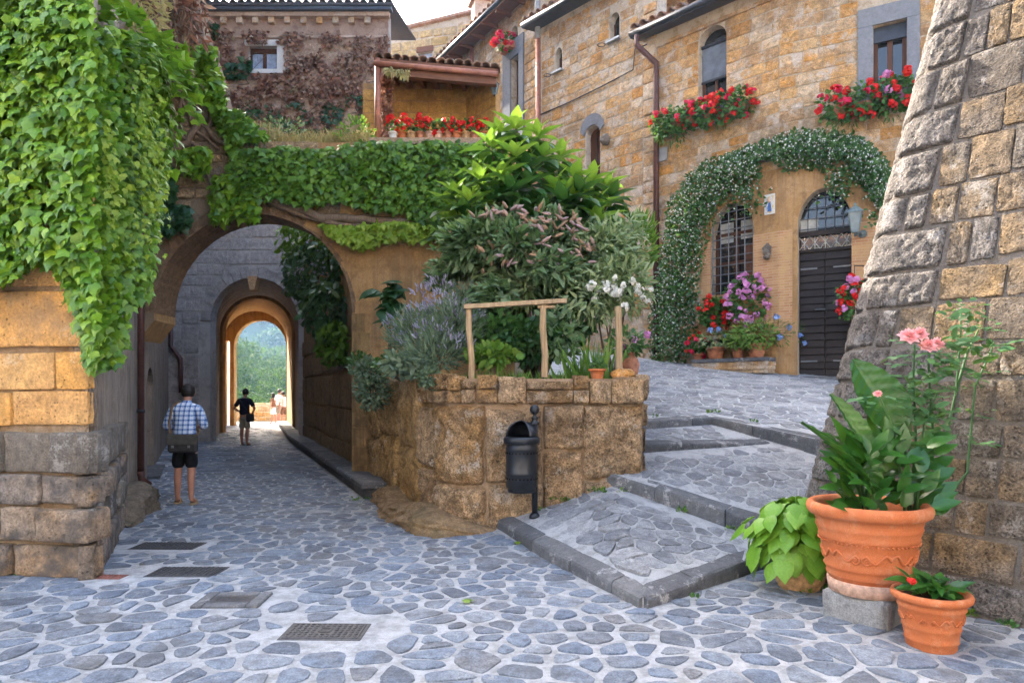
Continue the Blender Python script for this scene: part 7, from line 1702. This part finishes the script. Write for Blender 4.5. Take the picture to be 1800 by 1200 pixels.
ST = [[(1620, 900, 4.8), (1655, 800, 4.9), (1680, 690, 5.0), (1688, 600, 5.0), (1690, 540, 5.0)], [(1600, 900, 4.8), (1610, 780, 4.8), (1606, 660, 4.75), (1608, 605, 4.7)], [(1590, 900, 4.75), (1592, 760, 4.75)], [(1605, 900, 4.8), (1640, 760, 4.85), (1632, 640, 4.8), (1635, 612, 4.75)], [(1640, 905, 4.9), (1700, 830, 5.0), (1714, 680, 5.1), (1745, 610, 5.1)],
      [(1610, 900, 4.75), (1625, 740, 4.75), (1648, 690, 4.8)], [(1680, 690, 5.0), (1700, 620, 5.0), (1720, 580, 5.05)], [(1598, 900, 4.8), (1565, 740, 4.7), (1545, 695, 4.65)]]
pos, tips, nors, siz = [], [], [], []
for s_ in ST:
    Q = rstem(s_)
    for q in Q[4:]:
        for k in range(3):
            a = R.uniform(0, 6.28); dv_ = Vector((math.cos(a), math.sin(a), R.uniform(-.2, .4))); b = q + dv_ * R.uniform(.01, .05)
            for j in range(3): pos.append(tuple(b + dv_ * .05 * j)); tips.append((dv_.x + R.uniform(-.6, .6), dv_.y + R.uniform(-.6, .6), dv_.z + R.uniform(-.3, .1))); nors.append((R.uniform(-.3, .3), -.5, 1)); siz.append(R.uniform(.04, .075))
for (x, y, n_) in ((1640, 660, 40), (1600, 690, 34), (1625, 720, 30), (1690, 560, 26), (1690, 610, 26), (1745, 610, 14), (1590, 760, 24), (1720, 640, 12), (1650, 740, 20), (1665, 640, 20)):
    for i in range(n_): c = px(x + R.gauss(0, 14), y + R.gauss(0, 12), 4.75 + R.uniform(-.1, .2)); pos.append(tuple(c)); tips.append((R.uniform(-1, 1), R.uniform(-1, .3), R.uniform(-.4, .5))); nors.append((R.uniform(-.4, .4), -.6, .9)); siz.append(R.uniform(.06, .11))
leaves(ro, OVAL, np.array(pos), np.array(tips), np.array(nors), np.array(siz), M_rosel, 300)
ROSE = None
def rose_mesh():
    p = []; tp = []; no = []; s = []
    for ring, (n_, rr_, zz, op) in enumerate(((3, .1, .30, .2), (5, .22, .22, .5), (6, .36, .10, .9), (7, .46, .0, 1.3))):
        for k in range(n_):
            a = 2 * math.pi * k / n_ + ring * .5; p.append((math.cos(a) * rr_ * .4, math.sin(a) * rr_ * .4, zz - .15)); tp.append((math.cos(a) * op, math.sin(a) * op, 1.0 - ring * .22)); no.append((-math.cos(a), -math.sin(a), .5)); s.append(.55 + .1 * ring)
    return scatter_mesh('rose_bloom', T_heart(.25, 5, .5), np.array(p), np.array(tp), np.array(no), np.array(s), M_rose)
RM = rose_mesh()
for x, y, Y, s_ in ((1598, 590, 4.68, .075), (1617, 586, 4.7, .065), (1632, 607, 4.72, .065), (1648, 603, 4.75, .06), (1542, 692, 4.62, .03), (1545, 690, 4.62, .025)): inst('rose_bloom', RM, px(x, y, Y), (1, 0, .1), (R.uniform(-.3, .3), -.7, .8), s_, ro)

# small pot
spt = Vector((2.64, 4.30, 0)); t = thing('terracotta_pot', 'smaller terracotta pot with dark red edged leaves, on the cobbles by the tower foot', 'pot', spt)
prof2 = [(0, 0), (.135, 0), (.142, .012), (.146, .05), (.153, .055), (.150, .07), (.160, .13), (.166, .137), (.163, .15), (.186, .255), (.193, .26), (.190, .275), (.196, .30), (.212, .303), (.226, .315), (.230, .335), (.222, .352), (.205, .356), (.192, .34), (.18, .28)]
MB().lathe(prof2, spt, 44).build('pot_body', M_terra, t, True); MB().lathe([(0, .305), (.19, .305), (.19, .29), (0, .29)], spt, 24).build('soil', M_soil, t)
def pot_r2(z): return float(np.interp(z, [p_[1] for p_ in prof2[1:14]], [p_[0] for p_ in prof2[1:14]]))
for a0 in (-90, -18, -162, 54, 126): scroll(rad(a0), 1, .20, .45, t, spt, pot_r2, .6); scroll(rad(a0), -1, .20, .45, t, spt, pot_r2, .6)
pos, tips, nors, siz = [], [], [], []
for i in range(60):
    a = R.uniform(0, 6.28); rr_ = R.uniform(0, .14); el = R.uniform(.0, 1.1); pos.append((spt.x + .02 + rr_ * math.cos(a), spt.y + rr_ * math.sin(a), .31 + R.uniform(.02, .12))); tips.append((math.cos(a) * math.cos(el), math.sin(a) * math.cos(el), math.sin(el))); nors.append((-math.cos(a) * math.sin(el) * .5, -.4, .9)); siz.append(R.uniform(.09, .16))
leaves(t, T_lance(.24, .3, 5, .05), np.array(pos), np.array(tips), np.array(nors), np.array(siz), M_dief, 60); blooms(t, [px(1602, 1020, 4.2)], (.04, .05), M_red)
# hosta
hp = Vector((2.36, 5.60, 0)); t = thing('hosta', 'bright green hosta with broad ribbed leaves in a low clay basket pot', 'hosta', hp)
MB().lathe([(0, 0), (.15, 0), (.165, .015), (.185, .06), (.19, .07), (.188, .085), (.195, .12), (.2, .13), (.196, .145), (.2, .18), (.18, .18), (.17, .14)], hp, 32).build('pot_body', M_clay_pale, t, True); MB().lathe([(0, .15), (.18, .15), (.18, .13), (0, .13)], hp, 20).build('soil', M_soil, t)
pos, tips, nors, siz = [], [], [], []
for i in range(210):
    d = rsph(1)[0]
    d[2] = d[2] * .95
    if d[2] < -.75: d[2] *= -1
    q = np.array([hp.x - .05, hp.y, .44]) + d * np.array([.40, .34, .33]) * R.uniform(.5, 1.0)
    if q[2] < .10: continue
    h2 = nrm(np.array([d[0], d[1], 0]) + 1e-3); pos.append(q); tips.append(nrm(h2 * .75 + np.array([R.uniform(-.3, .3), R.uniform(-.3, .3), -.45 - .5 * (d[2] < 0)]))); nors.append(nrm(np.array([d[0], d[1], abs(d[2]) + .55]) + NR.normal(size=3) * .2)); siz.append(R.uniform(.14, .20))
HOSTA = T_heart(.28, 5, .40); leaves(t, HOSTA, np.array(pos), np.array(tips), np.array(nors), np.array(siz), M_hosta, 300)
mb = MB()
for q in pos[::3]: mb.tube([hp + Vector((R.uniform(-.06, .06), R.uniform(-.06, .06), .15)), hp.lerp(Vector(q), .6) + Vector((0, 0, .15)), Vector(q)], [.007, .006, .004], 4)
mb.build('stalks', M_hosta, t, True, 'stuff')
# leaf and scrap of paper on the cobbles
for x, y, m_, lab, nm in ((814, 1060, M_ivy, 'fallen green leaf lying alone on the cobbles', 'fallen_leaf'), (975, 978, M_white, 'white paper scrap at the foot of the step kerb', 'paper_scrap'), (905, 962, M_ivy_lime, 'yellowed fallen leaf near the step kerb', 'fallen_leaf')):
    c = gp(x, y); c.z = road_z(c.x, c.y) + .022; o = inst(nm, mesh(nm, IVY[0] if nm != 'paper_scrap' else np.array([(-.5, 0, 0), (.5, 0, .1), (.45, .9, 0), (-.5, 1, .15)]), IVY[1] if nm != 'paper_scrap' else [(0, 1, 2, 3)], m_), c, (.9, .4, .05), (0, 0, 1), .10 if nm != 'paper_scrap' else .05, road)
    o.parent = None; o.matrix_parent_inverse = Matrix.Identity(4); tag(o, lab, 'leaf' if 'leaf' in nm else 'paper')

# ================================================================== people
TMP = bpy.data.scenes.new('tmp')
def skin(name, pts, edges, rad_, m, parent, lv=2, root=0):
    me = bpy.data.meshes.new(name); me.from_pydata([tuple(p) for p in pts], edges, []); o = bpy.data.objects.new(name, me); TMP.collection.objects.link(o)
    md = o.modifiers.new('s', 'SKIN'); md.use_smooth_shade = True; md.branch_smoothing = .4
    sv = me.skin_vertices[0].data
    for i, r in enumerate(rad_): sv[i].radius = (r, r) if not isinstance(r, tuple) else r; sv[i].use_root = (i == root)
    o.modifiers.new('u', 'SUBSURF').levels = lv; o.modifiers['u'].render_levels = lv
    with bpy.context.temp_override(scene=TMP, view_layer=TMP.view_layers[0]):
        dg = bpy.context.evaluated_depsgraph_get(); ev = o.evaluated_get(dg); nm = bpy.data.meshes.new_from_object(ev); nm.name = name
    bpy.data.objects.remove(o); nm.materials.clear(); nm.materials.append(m); nm.shade_smooth()
    return link(name, nm, parent)
M_skin = plain('skin', (.42, .20, .13), .55, .35, 0, .06, 10); M_hair = plain('dark_hair', (.018, .013, .010), .6, .35, 0, .3, 60, .3)
def plaid():
    t = NT('plaid_cloth'); g = t.n('TexCoord').outputs['Object']; sp = t.n('SeparateXYZ'); t.l(g, sp.inputs[0])
    def stripes(ax, sc, ph=0.0): return t.math('GREATER_THAN', t.math('SINE', t.math('MULTIPLY_ADD', sp.outputs[ax], sc, ph)), .1)
    a = t.math('ADD', stripes(0, 95), stripes(2, 95)); b = t.math('ADD', stripes(0, 190, 1.0), stripes(2, 190, 1.0))
    c = t.ramp(t.math('MULTIPLY', a, .5), [(0, (.62, .68, .78)), (.5, (.22, .34, .58)), (1, (.05, .11, .30))]); c = t.mix(t.math('MULTIPLY', t.math('GREATER_THAN', b, 1.5), .5), c, (.75, .78, .82)); t.bump(t.noise(25, 3), .4, .02)
    return t.done(c, .9, .2)
def cloth(name, col): return plain(name, col, .92, .15, 0, .15, 18, .25)
def person(label, X, Y, ht, face, shirt, shorts, lean=0.0, arms='phone', legs='stand', hair=M_hair, sleeve=1, group=None, z=0.0, long=False, skirt=False):
    """face: heading angle; 0 looks away from the camera (+Y)"""
    t = thing('person', label, 'person', (X, Y, z), group); s = ht / 1.75; T = Matrix.Translation((X, Y, z)) @ Matrix.Rotation(face, 4, 'Z') @ Matrix.Scale(s, 4)
    g = lambda x, y, zz: T @ Vector((x, y, zz))
    st = {'stand': (0, 0), 'walk': (.16, -.14), 'split': (.05, -.05)}[legs]; L = lean
    hip = [(-.09, 0, .90), (.09, 0, .90)]; knee = [(-.10, st[0] * .6, .50), (.10, st[1] * .5, .50)]; ank = [(-.11, st[0] * 1.0 - .02, .085), (.11, st[1] * 1.0 - .02, .085)]; toe = [(-.14, st[0] + .12, .035), (.14, st[1] + .12, .035)]
    sh = [(-.17, -.01 + L * .6, 1.40), (.17, -.01 + L * .6, 1.40)]
    if arms == 'phone': el = [(-.27, .02, 1.13), (.27, .02, 1.13)]; wr = [(-.12, .24, 1.12), (.14, .24, 1.12)]
    elif arms == 'hips': el = [(-.33, -.02, 1.15), (.33, -.02, 1.15)]; wr = [(-.20, .14, 1.02), (.20, .14, 1.02)]
    elif arms == 'pocket': el = [(-.25, -.05, 1.13), (.29, -.03, 1.14)]; wr = [(-.22, .08, .92), (.24, .10, .98)]
    else: el = [(-.24, .0, 1.12), (.24, .0, 1.12)]; wr = [(-.25, .08, .87), (.25, .08, .87)]
    hd = (0, .03 + L * 1.3, 1.60)
    # one continuous body
    P = [(0, 0, .94), (0, -.01, 1.08), (0, L * .35 - .01, 1.28), (0, L * .6, 1.42), (0, L * .85 + .0, 1.48), (0, L * 1.1 + .015, 1.55), (0, L * 1.3 + .03, 1.62), (0, L * 1.35 + .03, 1.70)]
    Rr = [(.15, .10), (.135, .09), (.155, .095), (.12, .08), (.055, .055), (.062, .07), (.078, .092), (.06, .07)]; E = [(i, i + 1) for i in range(7)]
    for i in (0, 1):
        b = len(P); P += [sh[i], el[i], wr[i], tuple(Vector(wr[i]) + (Vector(wr[i]) - Vector(el[i])).normalized() * .07)]; Rr += [.055, .042, .028, .036]; E += [(3, b), (b, b + 1), (b + 1, b + 2), (b + 2, b + 3)]
        b = len(P); P += [hip[i], tuple((Vector(hip[i]) + Vector(knee[i])) / 2), knee[i], tuple(Vector(knee[i]).lerp(Vector(ank[i]), .3) + Vector((0, -.02, 0))), ank[i], toe[i]]; Rr += [.09, .08, .056, .056, .036, (.04, .028)]; E += [(0, b), (b, b + 1), (b + 1, b + 2), (b + 2, b + 3), (b + 3, b + 4), (b + 4, b + 5)]
    body = skin('body', [g(*p) for p in P], E, [tuple(q * s for q in r) if isinstance(r, tuple) else r * s for r in Rr], M_skin, t)
    for i in (0, 1):                                        # fingers and thumb, bent
        w0, e0 = Vector(wr[i]), Vector(el[i]); d = (w0 - e0).normalized(); base = w0 + d * .075; side = Vector((1, 0, 0)) if abs(d.x) < .8 else Vector((0, 0, 1)); side = (side - d * side.dot(d)).normalized(); cu = Vector((0, 0, -1)) if abs(d.z) < .7 else Vector((0, 1, 0))
        for k, ln in enumerate((.062, .072, .068, .052)):
            o_ = base + side * (k - 1.5) * .020; skin('finger', [g(*o_), g(*(o_ + d * ln * .45)), g(*(o_ + d * ln * .75 + cu * ln * .35))], [(0, 1), (1, 2)], [.0095 * s, .009 * s, .007 * s], M_skin, body, 1)
        o_ = w0 + d * .03 + side * (.032 if i == 0 else -.032); sg = 1 if i == 0 else -1; skin('thumb', [g(*o_), g(*(o_ + side * sg * .022 + d * .03)), g(*(o_ + side * sg * .02 + d * .058))], [(0, 1), (1, 2)], [.012 * s, .0105 * s, .008 * s], M_skin, body, 1)
    # face and ears
    hc = Vector((0, L * 1.3 + .03, 1.625))
    for sx in (-1, 1): lump(g(hc.x + sx * .085, hc.y + .0, hc.z - .005), (.012 * s, .02 * s, .033 * s), 2, .1, 8, M_skin, body, 'ear')
    lump(g(hc.x, hc.y + .105, hc.z - .005), (.014 * s, .02 * s, .026 * s), 3, .1, 8, M_skin, body, 'nose')
    for sx in (-1, 1): lump(g(hc.x + sx * .032, hc.y + .088, hc.z + .022), (.012 * s, .008 * s, .008 * s), 4, .0, 8, M_dark, body, 'eye')
    lump(g(hc.x, hc.y + .094, hc.z - .052), (.024 * s, .008 * s, .007 * s), 4, .0, 8, cloth('lips', (.36, .12, .10)) if False else M_skin, body, 'mouth')
    v = []; f = []; n = 18                                  # hair cap, open at the face
    for i in range(n + 1):
        for k in range(n):
            th, ph = math.pi * .72 * i / n, 2 * math.pi * k / n; d = Vector((math.sin(th) * math.cos(ph), math.sin(th) * math.sin(ph), math.cos(th)))
            lim = 1.0 if d.y < .25 else max(.55, 1 - (d.y - .25) * .9)
            if d.y > .25 and d.z < .35: d = Vector((d.x, d.y * .55, d.z + .3)).normalized() * .8
            q = 1 + .07 * noise.noise(d * 5 + Vector((X, 0, 0))); dz = -.10 if (long and d.z < 0) else 0
            v.append(g(*(hc + Vector((d.x * .097, d.y * .117 - .008, d.z * .115 + .018 + dz)) * q)) if False else g(hc.x + d.x * .097 * q, hc.y - .010 + d.y * .116 * q, hc.z + .022 + d.z * .118 * q + dz))
    for i in range(n):
        for k in range(n): a = i * n + k; b = i * n + (k + 1) % n; f.append((a, a + n, b + n, b))
    meshobj('hair', v, f, hair, t, True)
    # clothing a little larger than the body
    q = 1.14
    P2 = [(0, 0, .92), (0, -.01, 1.06), (0, L * .35 - .012, 1.28), (0, L * .6 - .005, 1.41), (0, L * .8 - .005, 1.475)]; R2 = [(.185, .135), (.165, .12), (.18, .125), (.14, .105), (.075, .075)]; E2 = [(0, 1), (1, 2), (2, 3), (3, 4)]
    for i in (0, 1):
        b = len(P2); e_ = Vector(el[i]); s0 = Vector(sh[i]); w_ = Vector(wr[i]); P2 += [tuple(s0), tuple(s0.lerp(e_, .55))]; R2 += [.078, .068]; E2 += [(3, b), (b, b + 1)]
        if sleeve >= 1: P2 += [tuple(e_), tuple(e_.lerp(w_, .45))] if sleeve > 1 else [tuple(s0.lerp(e_, .8))]; R2 += [.062, .056] if sleeve > 1 else [.066]; E2 += [(b + 1, b + 2)] + ([(b + 2, b + 3)] if sleeve > 1 else [])
    so2 = skin('shirt', [g(*p) for p in P2], E2, [tuple(k * s for k in r) if isinstance(r, tuple) else r * s for r in R2], shirt, t)
    if sleeve > 1: MB().lathe([(.062 * s, 0), (.072 * s, .01), (.070 * s, .045 * s), (.058 * s, .055 * s)], g(0, L * .8, 1.46), 16).build('collar', shirt, so2, True)
    P3 = [(0, 0, .97), (0, 0, .88)]; R3 = [(.165, .12), (.17, .13)]; E3 = [(0, 1)]
    for i in (0, 1):
        b = len(P3); h_, k_ = Vector(hip[i]), Vector(knee[i]); P3 += [tuple(h_ + Vector((0, 0, -.06))), tuple(h_.lerp(k_, .6)), tuple(h_.lerp(k_, .98))]; R3 += [.115, .10, .092]; E3 += [(1, b), (b, b + 1), (b + 1, b + 2)]
    skin('shorts', [g(*p) for p in P3], E3, [tuple(k * s for k in r) if isinstance(r, tuple) else r * s for r in R3], shorts, t)
    for i in (0, 1):
        a, b = Vector(ank[i]), Vector(toe[i]); c = (a + b) / 2; mb = MB(); mb.lathe([(0, 0), (.95, 0), (1, .3), (.95, 1), (0, 1)], (0, 0, 0), 14)
        M_ = T @ Matrix.Translation((c.x, c.y + .01, .0)) @ Matrix.Diagonal((.052, .135, .026, 1)); mb.v = [M_ @ q_ for q_ in mb.v]; sh_ = mb.build('sandal', M_rail if arms == 'phone' else M_dark, t, True)
        MB().tube([g(c.x - .05, c.y + .02, .02), g(c.x - .03, c.y + .02, .075), g(c.x + .03, c.y + .02, .075), g(c.x + .05, c.y + .02, .02)], .011 * s, 6).build('strap', M_rail, sh_, True)
    return t, g, s
p1 = gp(325, 886); blackc = cloth('black_cloth', (.012, .012, .014)); khaki = cloth('khaki_cloth', (.30, .25, .18)); whitec = cloth('white_cloth', (.70, .68, .64)); greyc = cloth('grey_cloth', (.20, .20, .20)); navy = cloth('dark_navy_cloth', (.022, .022, .035)); redc = cloth('red_cloth', (.40, .03, .05)); brownc = cloth('brown_cloth', (.20, .10, .06))
pt_, g1, s1 = person('person in blue plaid shirt and black shorts walking away, looking down', p1.x, p1.y, 1.72, rad(8), plaid(), blackc, .10, 'phone', 'split', sleeve=2)
bag = thing('shoulder_bag', 'dark grey messenger bag slung across the back of the plaid shirt', 'bag', g1(0, -.16, .86))
M_bagc = cloth('bag_canvas', (.045, .042, .04)); Mg = lambda c, sz: (Matrix.Translation(g1(*c)) @ Matrix.Rotation(rad(8), 4, 'Z'), sz)
MB().box(g1(.03, -.18, .90), (.40 * s1, .10, .26), rad(8), None, .03).build('pouch', M_bagc, bag); MB().box(g1(.03, -.235, .96), (.41 * s1, .025, .15), rad(8), None, .01).build('flap', cloth('bag_flap', (.075, .07, .06)), bag)
for sx in (-.09, .13): MB().box(g1(sx, -.25, .86), (.03, .012, .035), rad(8)).build('buckle', M_grille, bag)
MB().tube([g1(-.14, -.17, 1.0), g1(-.165, -.15, 1.2), g1(-.14, -.12, 1.42), g1(-.10, .06, 1.50), g1(-.02, .22, 1.3), g1(.14, .17, 1.05), g1(.2, -.10, 1.0)], .018, 6).build('strap', cloth('bag_strap', (.16, .10, .06)), bag, True)
p2 = gp(430, 783); pt2, g2, s2 = person('person in dark top and light shorts standing in the gate passage', p2.x, p2.y, 1.72, rad(-6), navy, khaki, .03, 'hips', 'split', sleeve=1)
b2_ = thing('hip_bag', 'dark bag hanging at the hip of the person in the gate passage', 'bag', g2(.18, -.05, .85)); MB().box(g2(.2, -.04, .86), (.22, .14, .24), .2, None, .03).build('pouch', M_bagc, b2_); MB().tube([g2(.2, -.05, .98), g2(.05, -.16, 1.25), g2(-.12, -.12, 1.44)], .012, 5).build('strap', M_bagc, b2_, True)
for (x, y, ht, fc, shc, soc, ar_, lab) in ((481, 744, 1.58, 1.2, brownc, whitec, 'pocket', 'person in brown top leaning at the parapet beyond the gate'), (490, 745, 1.78, -.6, whitec, khaki, 'pocket', 'tall person in white shirt standing at the parapet beyond the gate'),
                                           (499, 746, 1.66, .9, whitec, brownc, 'down', 'person in white top and brown shorts beside the gate opening'), (513, 747, 1.7, 2.2, greyc, redc, 'pocket', 'person in grey top and red shorts in shadow at the right of the gate')):
    q = gp(x, y); person(lab, q.x, q.y, ht, fc, shc, soc, .02, ar_, 'split', sleeve=0 if 'brown top' in lab else 1, group='visitors beyond the gate', long='brown top' in lab)

bpy.data.scenes.remove(TMP)

# ================================================================== unseen house added behind the viewer to bounce warm sunlight onto the fronts
oh = thing('added_bounce_house', 'unseen cream house added behind the viewpoint to bounce warm light', 'house', (0, -9.5, 0))
WO = Wall([(20, -8.5), (6, -10), (-16, -9.0)]); OT = 10.5
for g in WO.seg:
    n_ = int((g[1] - g[0]) / 3.2); hs = [rect_uv(g[0] + (k + .5) * (g[1] - g[0]) / n_ - .45, g[0] + (k + .5) * (g[1] - g[0]) / n_ + .45, z_, z_ + 1.4) for k in range(n_) for z_ in (1.2, 4.6, 7.6)]
    panel(WO, rect_uv(g[0], g[1], -.1, OT), hs, .4, M_cream, oh, 'wall')
    for h in hs: wd = opening(oh, WO, h, .2, M_glass, 'window'); mb = MB(); WO.box(mb, h[0][0] - .1, h[1][0] + .1, h[0][1] - .1, h[0][1] - .005, -.1, .12); mb.build('window_sill', M_grey_trim, wd)
    a, b = WO.P(g[0], OT, .4), WO.P(g[1], OT, .4); d = (b - a).normalized(); roofplane(oh, a, b, Vector((-d.y, d.x, .35)), 5, M_tile)

# ================================================================== beyond the gate
ft = Wall([(-17, 39.2), (-13.2, 38.4), (-10.6, 37.4), (-8.6, 35.6)])
pw = thing('parapet', 'low ochre stone parapet curving at the viewpoint beyond the gate', 'parapet', (-12, 38, 0))
for g in ft.seg: panel(ft, rect_uv(g[0], g[1], -.1, .92), [], .35, M_mortar_warm, pw, 'wall')
courses(ft, 0, ft.L, .0, .82, (.2, .28), (.3, .5), (), .02, .03, S_A2, pw, 'stone_block', 401)
for g in ft.seg: mb = MB(); ft.box(mb, g[0] - .02, g[1] + .02, .925, 1.0, -.38, .05); mb.build('coping', M_tuff_pale, pw)
ww = thing('slit_glare_wall', 'white wall added for the bright glare in the slit beside the gate arch', 'wall', (-15.6, 36, 0)); MB().hexa([(-17.5, 37.2, -.1), (-14.6, 35.6, -.1), (-14.5, 35.9, -.1), (-17.4, 37.5, -.1), (-17.5, 37.2, 4.6), (-14.6, 35.6, 4.6), (-14.5, 35.9, 4.6), (-17.4, 37.5, 4.6)]).build('wall', M_white_stone, ww); MB().box((-16, 36.6, 4.63), (3.4, .5, .06), -.505).build('coping', M_white_stone, ww)  # added wall, its white stands in for overexposed daylight behind the slit
def hill_z(x, y):
    d = y - 38.6; lane = -.36 * y                           # the view axis
    base = -14 * min(1, d / 25) if d > 0 else -.05
    r1 = max(0, d - 55); near = 24 * (1 - math.exp(-r1 / 60)) + (.10 * max(0, lane - x) if d > 60 else 0) * min(1, r1 / 50)
    far = max(0, d - 190) * .42
    return base + near + min(far, 150) + 4 * noise.noise(Vector((x * .012, y * .012, 0))) * min(1, max(0, d) / 40)
v, f = [], []; xs = [-420, -330, -260, -210, -170, -140, -115, -95, -78, -64, -52, -42, -34, -27, -20, -13, -6, 2, 12, 25, 45, 80, 140, 220]; ys = [38.7, 42, 48, 56, 66, 78, 92, 108, 126, 146, 168, 195, 225, 260, 300, 350, 410, 480, 560, 660]
for y in ys:
    for x in xs: v.append((x, y, hill_z(x, y) if y > 39 else -.05))
for j in range(len(ys) - 1):
    for i in range(len(xs) - 1): a = j * len(xs) + i; f.append((a, a + 1, a + len(xs) + 1, a + len(xs)))
tag(meshobj('hills', v, f, M_hill, None, True), kind='structure')
def ltree(x, y, h, r, label, n=1800, m_=M_treeleaf, ls=(.35, .7)):
    z = hill_z(x, y); t = thing('tree', label, 'tree', (x, y, z), 'trees on the slope beyond the gate'); c = Vector((x, y, z + h - r * .9))
    MB().tube([(x, y, z - .5), (x + .1 * r, y, z + h * .4), (x, y, z + h * .7)], [r * .12, r * .09, r * .04], 6).build('trunk', M_bark, t, True)
    pos = []; nn = []
    for k in range(9): cc = c + Vector((R.gauss(0, .5) * r, R.gauss(0, .5) * r, R.gauss(0, .42) * r)); p, d = blob(cc, (r * .5, r * .5, r * .45), n // 9, .5); pos.append(p); nn.append(d)
    pos, nn = np.concatenate(pos), np.concatenate(nn); leaves(t, OVAL, pos, nrm(nn + NR.normal(size=nn.shape) * .7), nrm(nn + np.array([0, 0, .5])), NR.uniform(*ls, len(pos)), m_, 0, 'leaf', 'crown')
tl2 = [(412, 606, 88, 'tall pale tree at the left of the gate view'), (425, 640, 80, 'rounded tree left of the middle of the gate view'), (447, 668, 74, 'low tree in the middle of the gate view'), (470, 650, 82, 'bushy tree right of the middle of the gate view'), (488, 640, 92, 'pale crowned tree under the hazy hill'), (503, 648, 84, 'tree against the right jamb of the gate view'),
       (415, 690, 64, 'lowest tree at the left above the parapet'), (440, 700, 60, 'bush like tree just above the parapet'), (465, 690, 64, 'small tree above the visitors'), (492, 690, 66, 'low tree at the right above the parapet'), (455, 640, 100, 'darker tree behind the middle trees'), (400, 590, 96, 'tree partly hidden by the slit pier')]
for x, y, Y, lab in tl2:
    q = px(x, y, Y); r = R.uniform(2.6, 3.6) * Y / 85; ltree(q.x, Y, q.z - hill_z(q.x, Y), r, lab, 2600, M_treeleaf, (.2 * Y / 80, .40 * Y / 80))
# far wood: crowns as one mass
P_, D_ = [], []
for k in range(950):
    Y = R.uniform(100, 480); x = -.37 * Y + R.uniform(-.16, .22) * Y; z = hill_z(x, Y); r = R.uniform(2.5, 5.5); p, d = blob((x, Y, z + r * .8), (r, r, r * .9), 110, .75, -.2); P_.append(p); D_.append(d)
P_, D_ = np.concatenate(P_), np.concatenate(D_); fw = link('far_wood', scatter_mesh('far_wood', OVAL, P_, nrm(D_ + NR.normal(size=D_.shape) * .7), nrm(D_ + np.array([0, 0, .5])), NR.uniform(.9, 1.8, len(P_)), M_treeleaf)); tag(fw, 'hazy wooded hillside seen through the gate', 'wood', None, 'stuff')
# ------------------------------------------------------------------ air
t = bpy.data.materials.new('haze_air'); t.use_nodes = True; nt = t.node_tree
for n in list(nt.nodes):
    if n.type == 'BSDF_PRINCIPLED': nt.nodes.remove(n)
pv = nt.nodes.new('ShaderNodeVolumePrincipled'); pv.inputs['Color'].default_value = (.40, .66, 1, 1); pv.inputs['Density'].default_value = .00045; pv.inputs['Anisotropy'].default_value = .3
nt.links.new(pv.outputs[0], [n for n in nt.nodes if n.type == 'OUTPUT_MATERIAL'][0].inputs['Volume'])
MBz = MB(); x0, x1, y0, y1, zz0, zz1 = -450, 320, -320, 690, -40, 240
hz_ = MBz.hexa([(x0, y0, zz0), (x1, y0, zz0), (x1, y1, zz0), (x0, y1, zz0), (x0, y0, zz1), (x1, y0, zz1), (x1, y1, zz1), (x0, y1, zz1)]).build('haze', t); tag(hz_, kind='stuff')
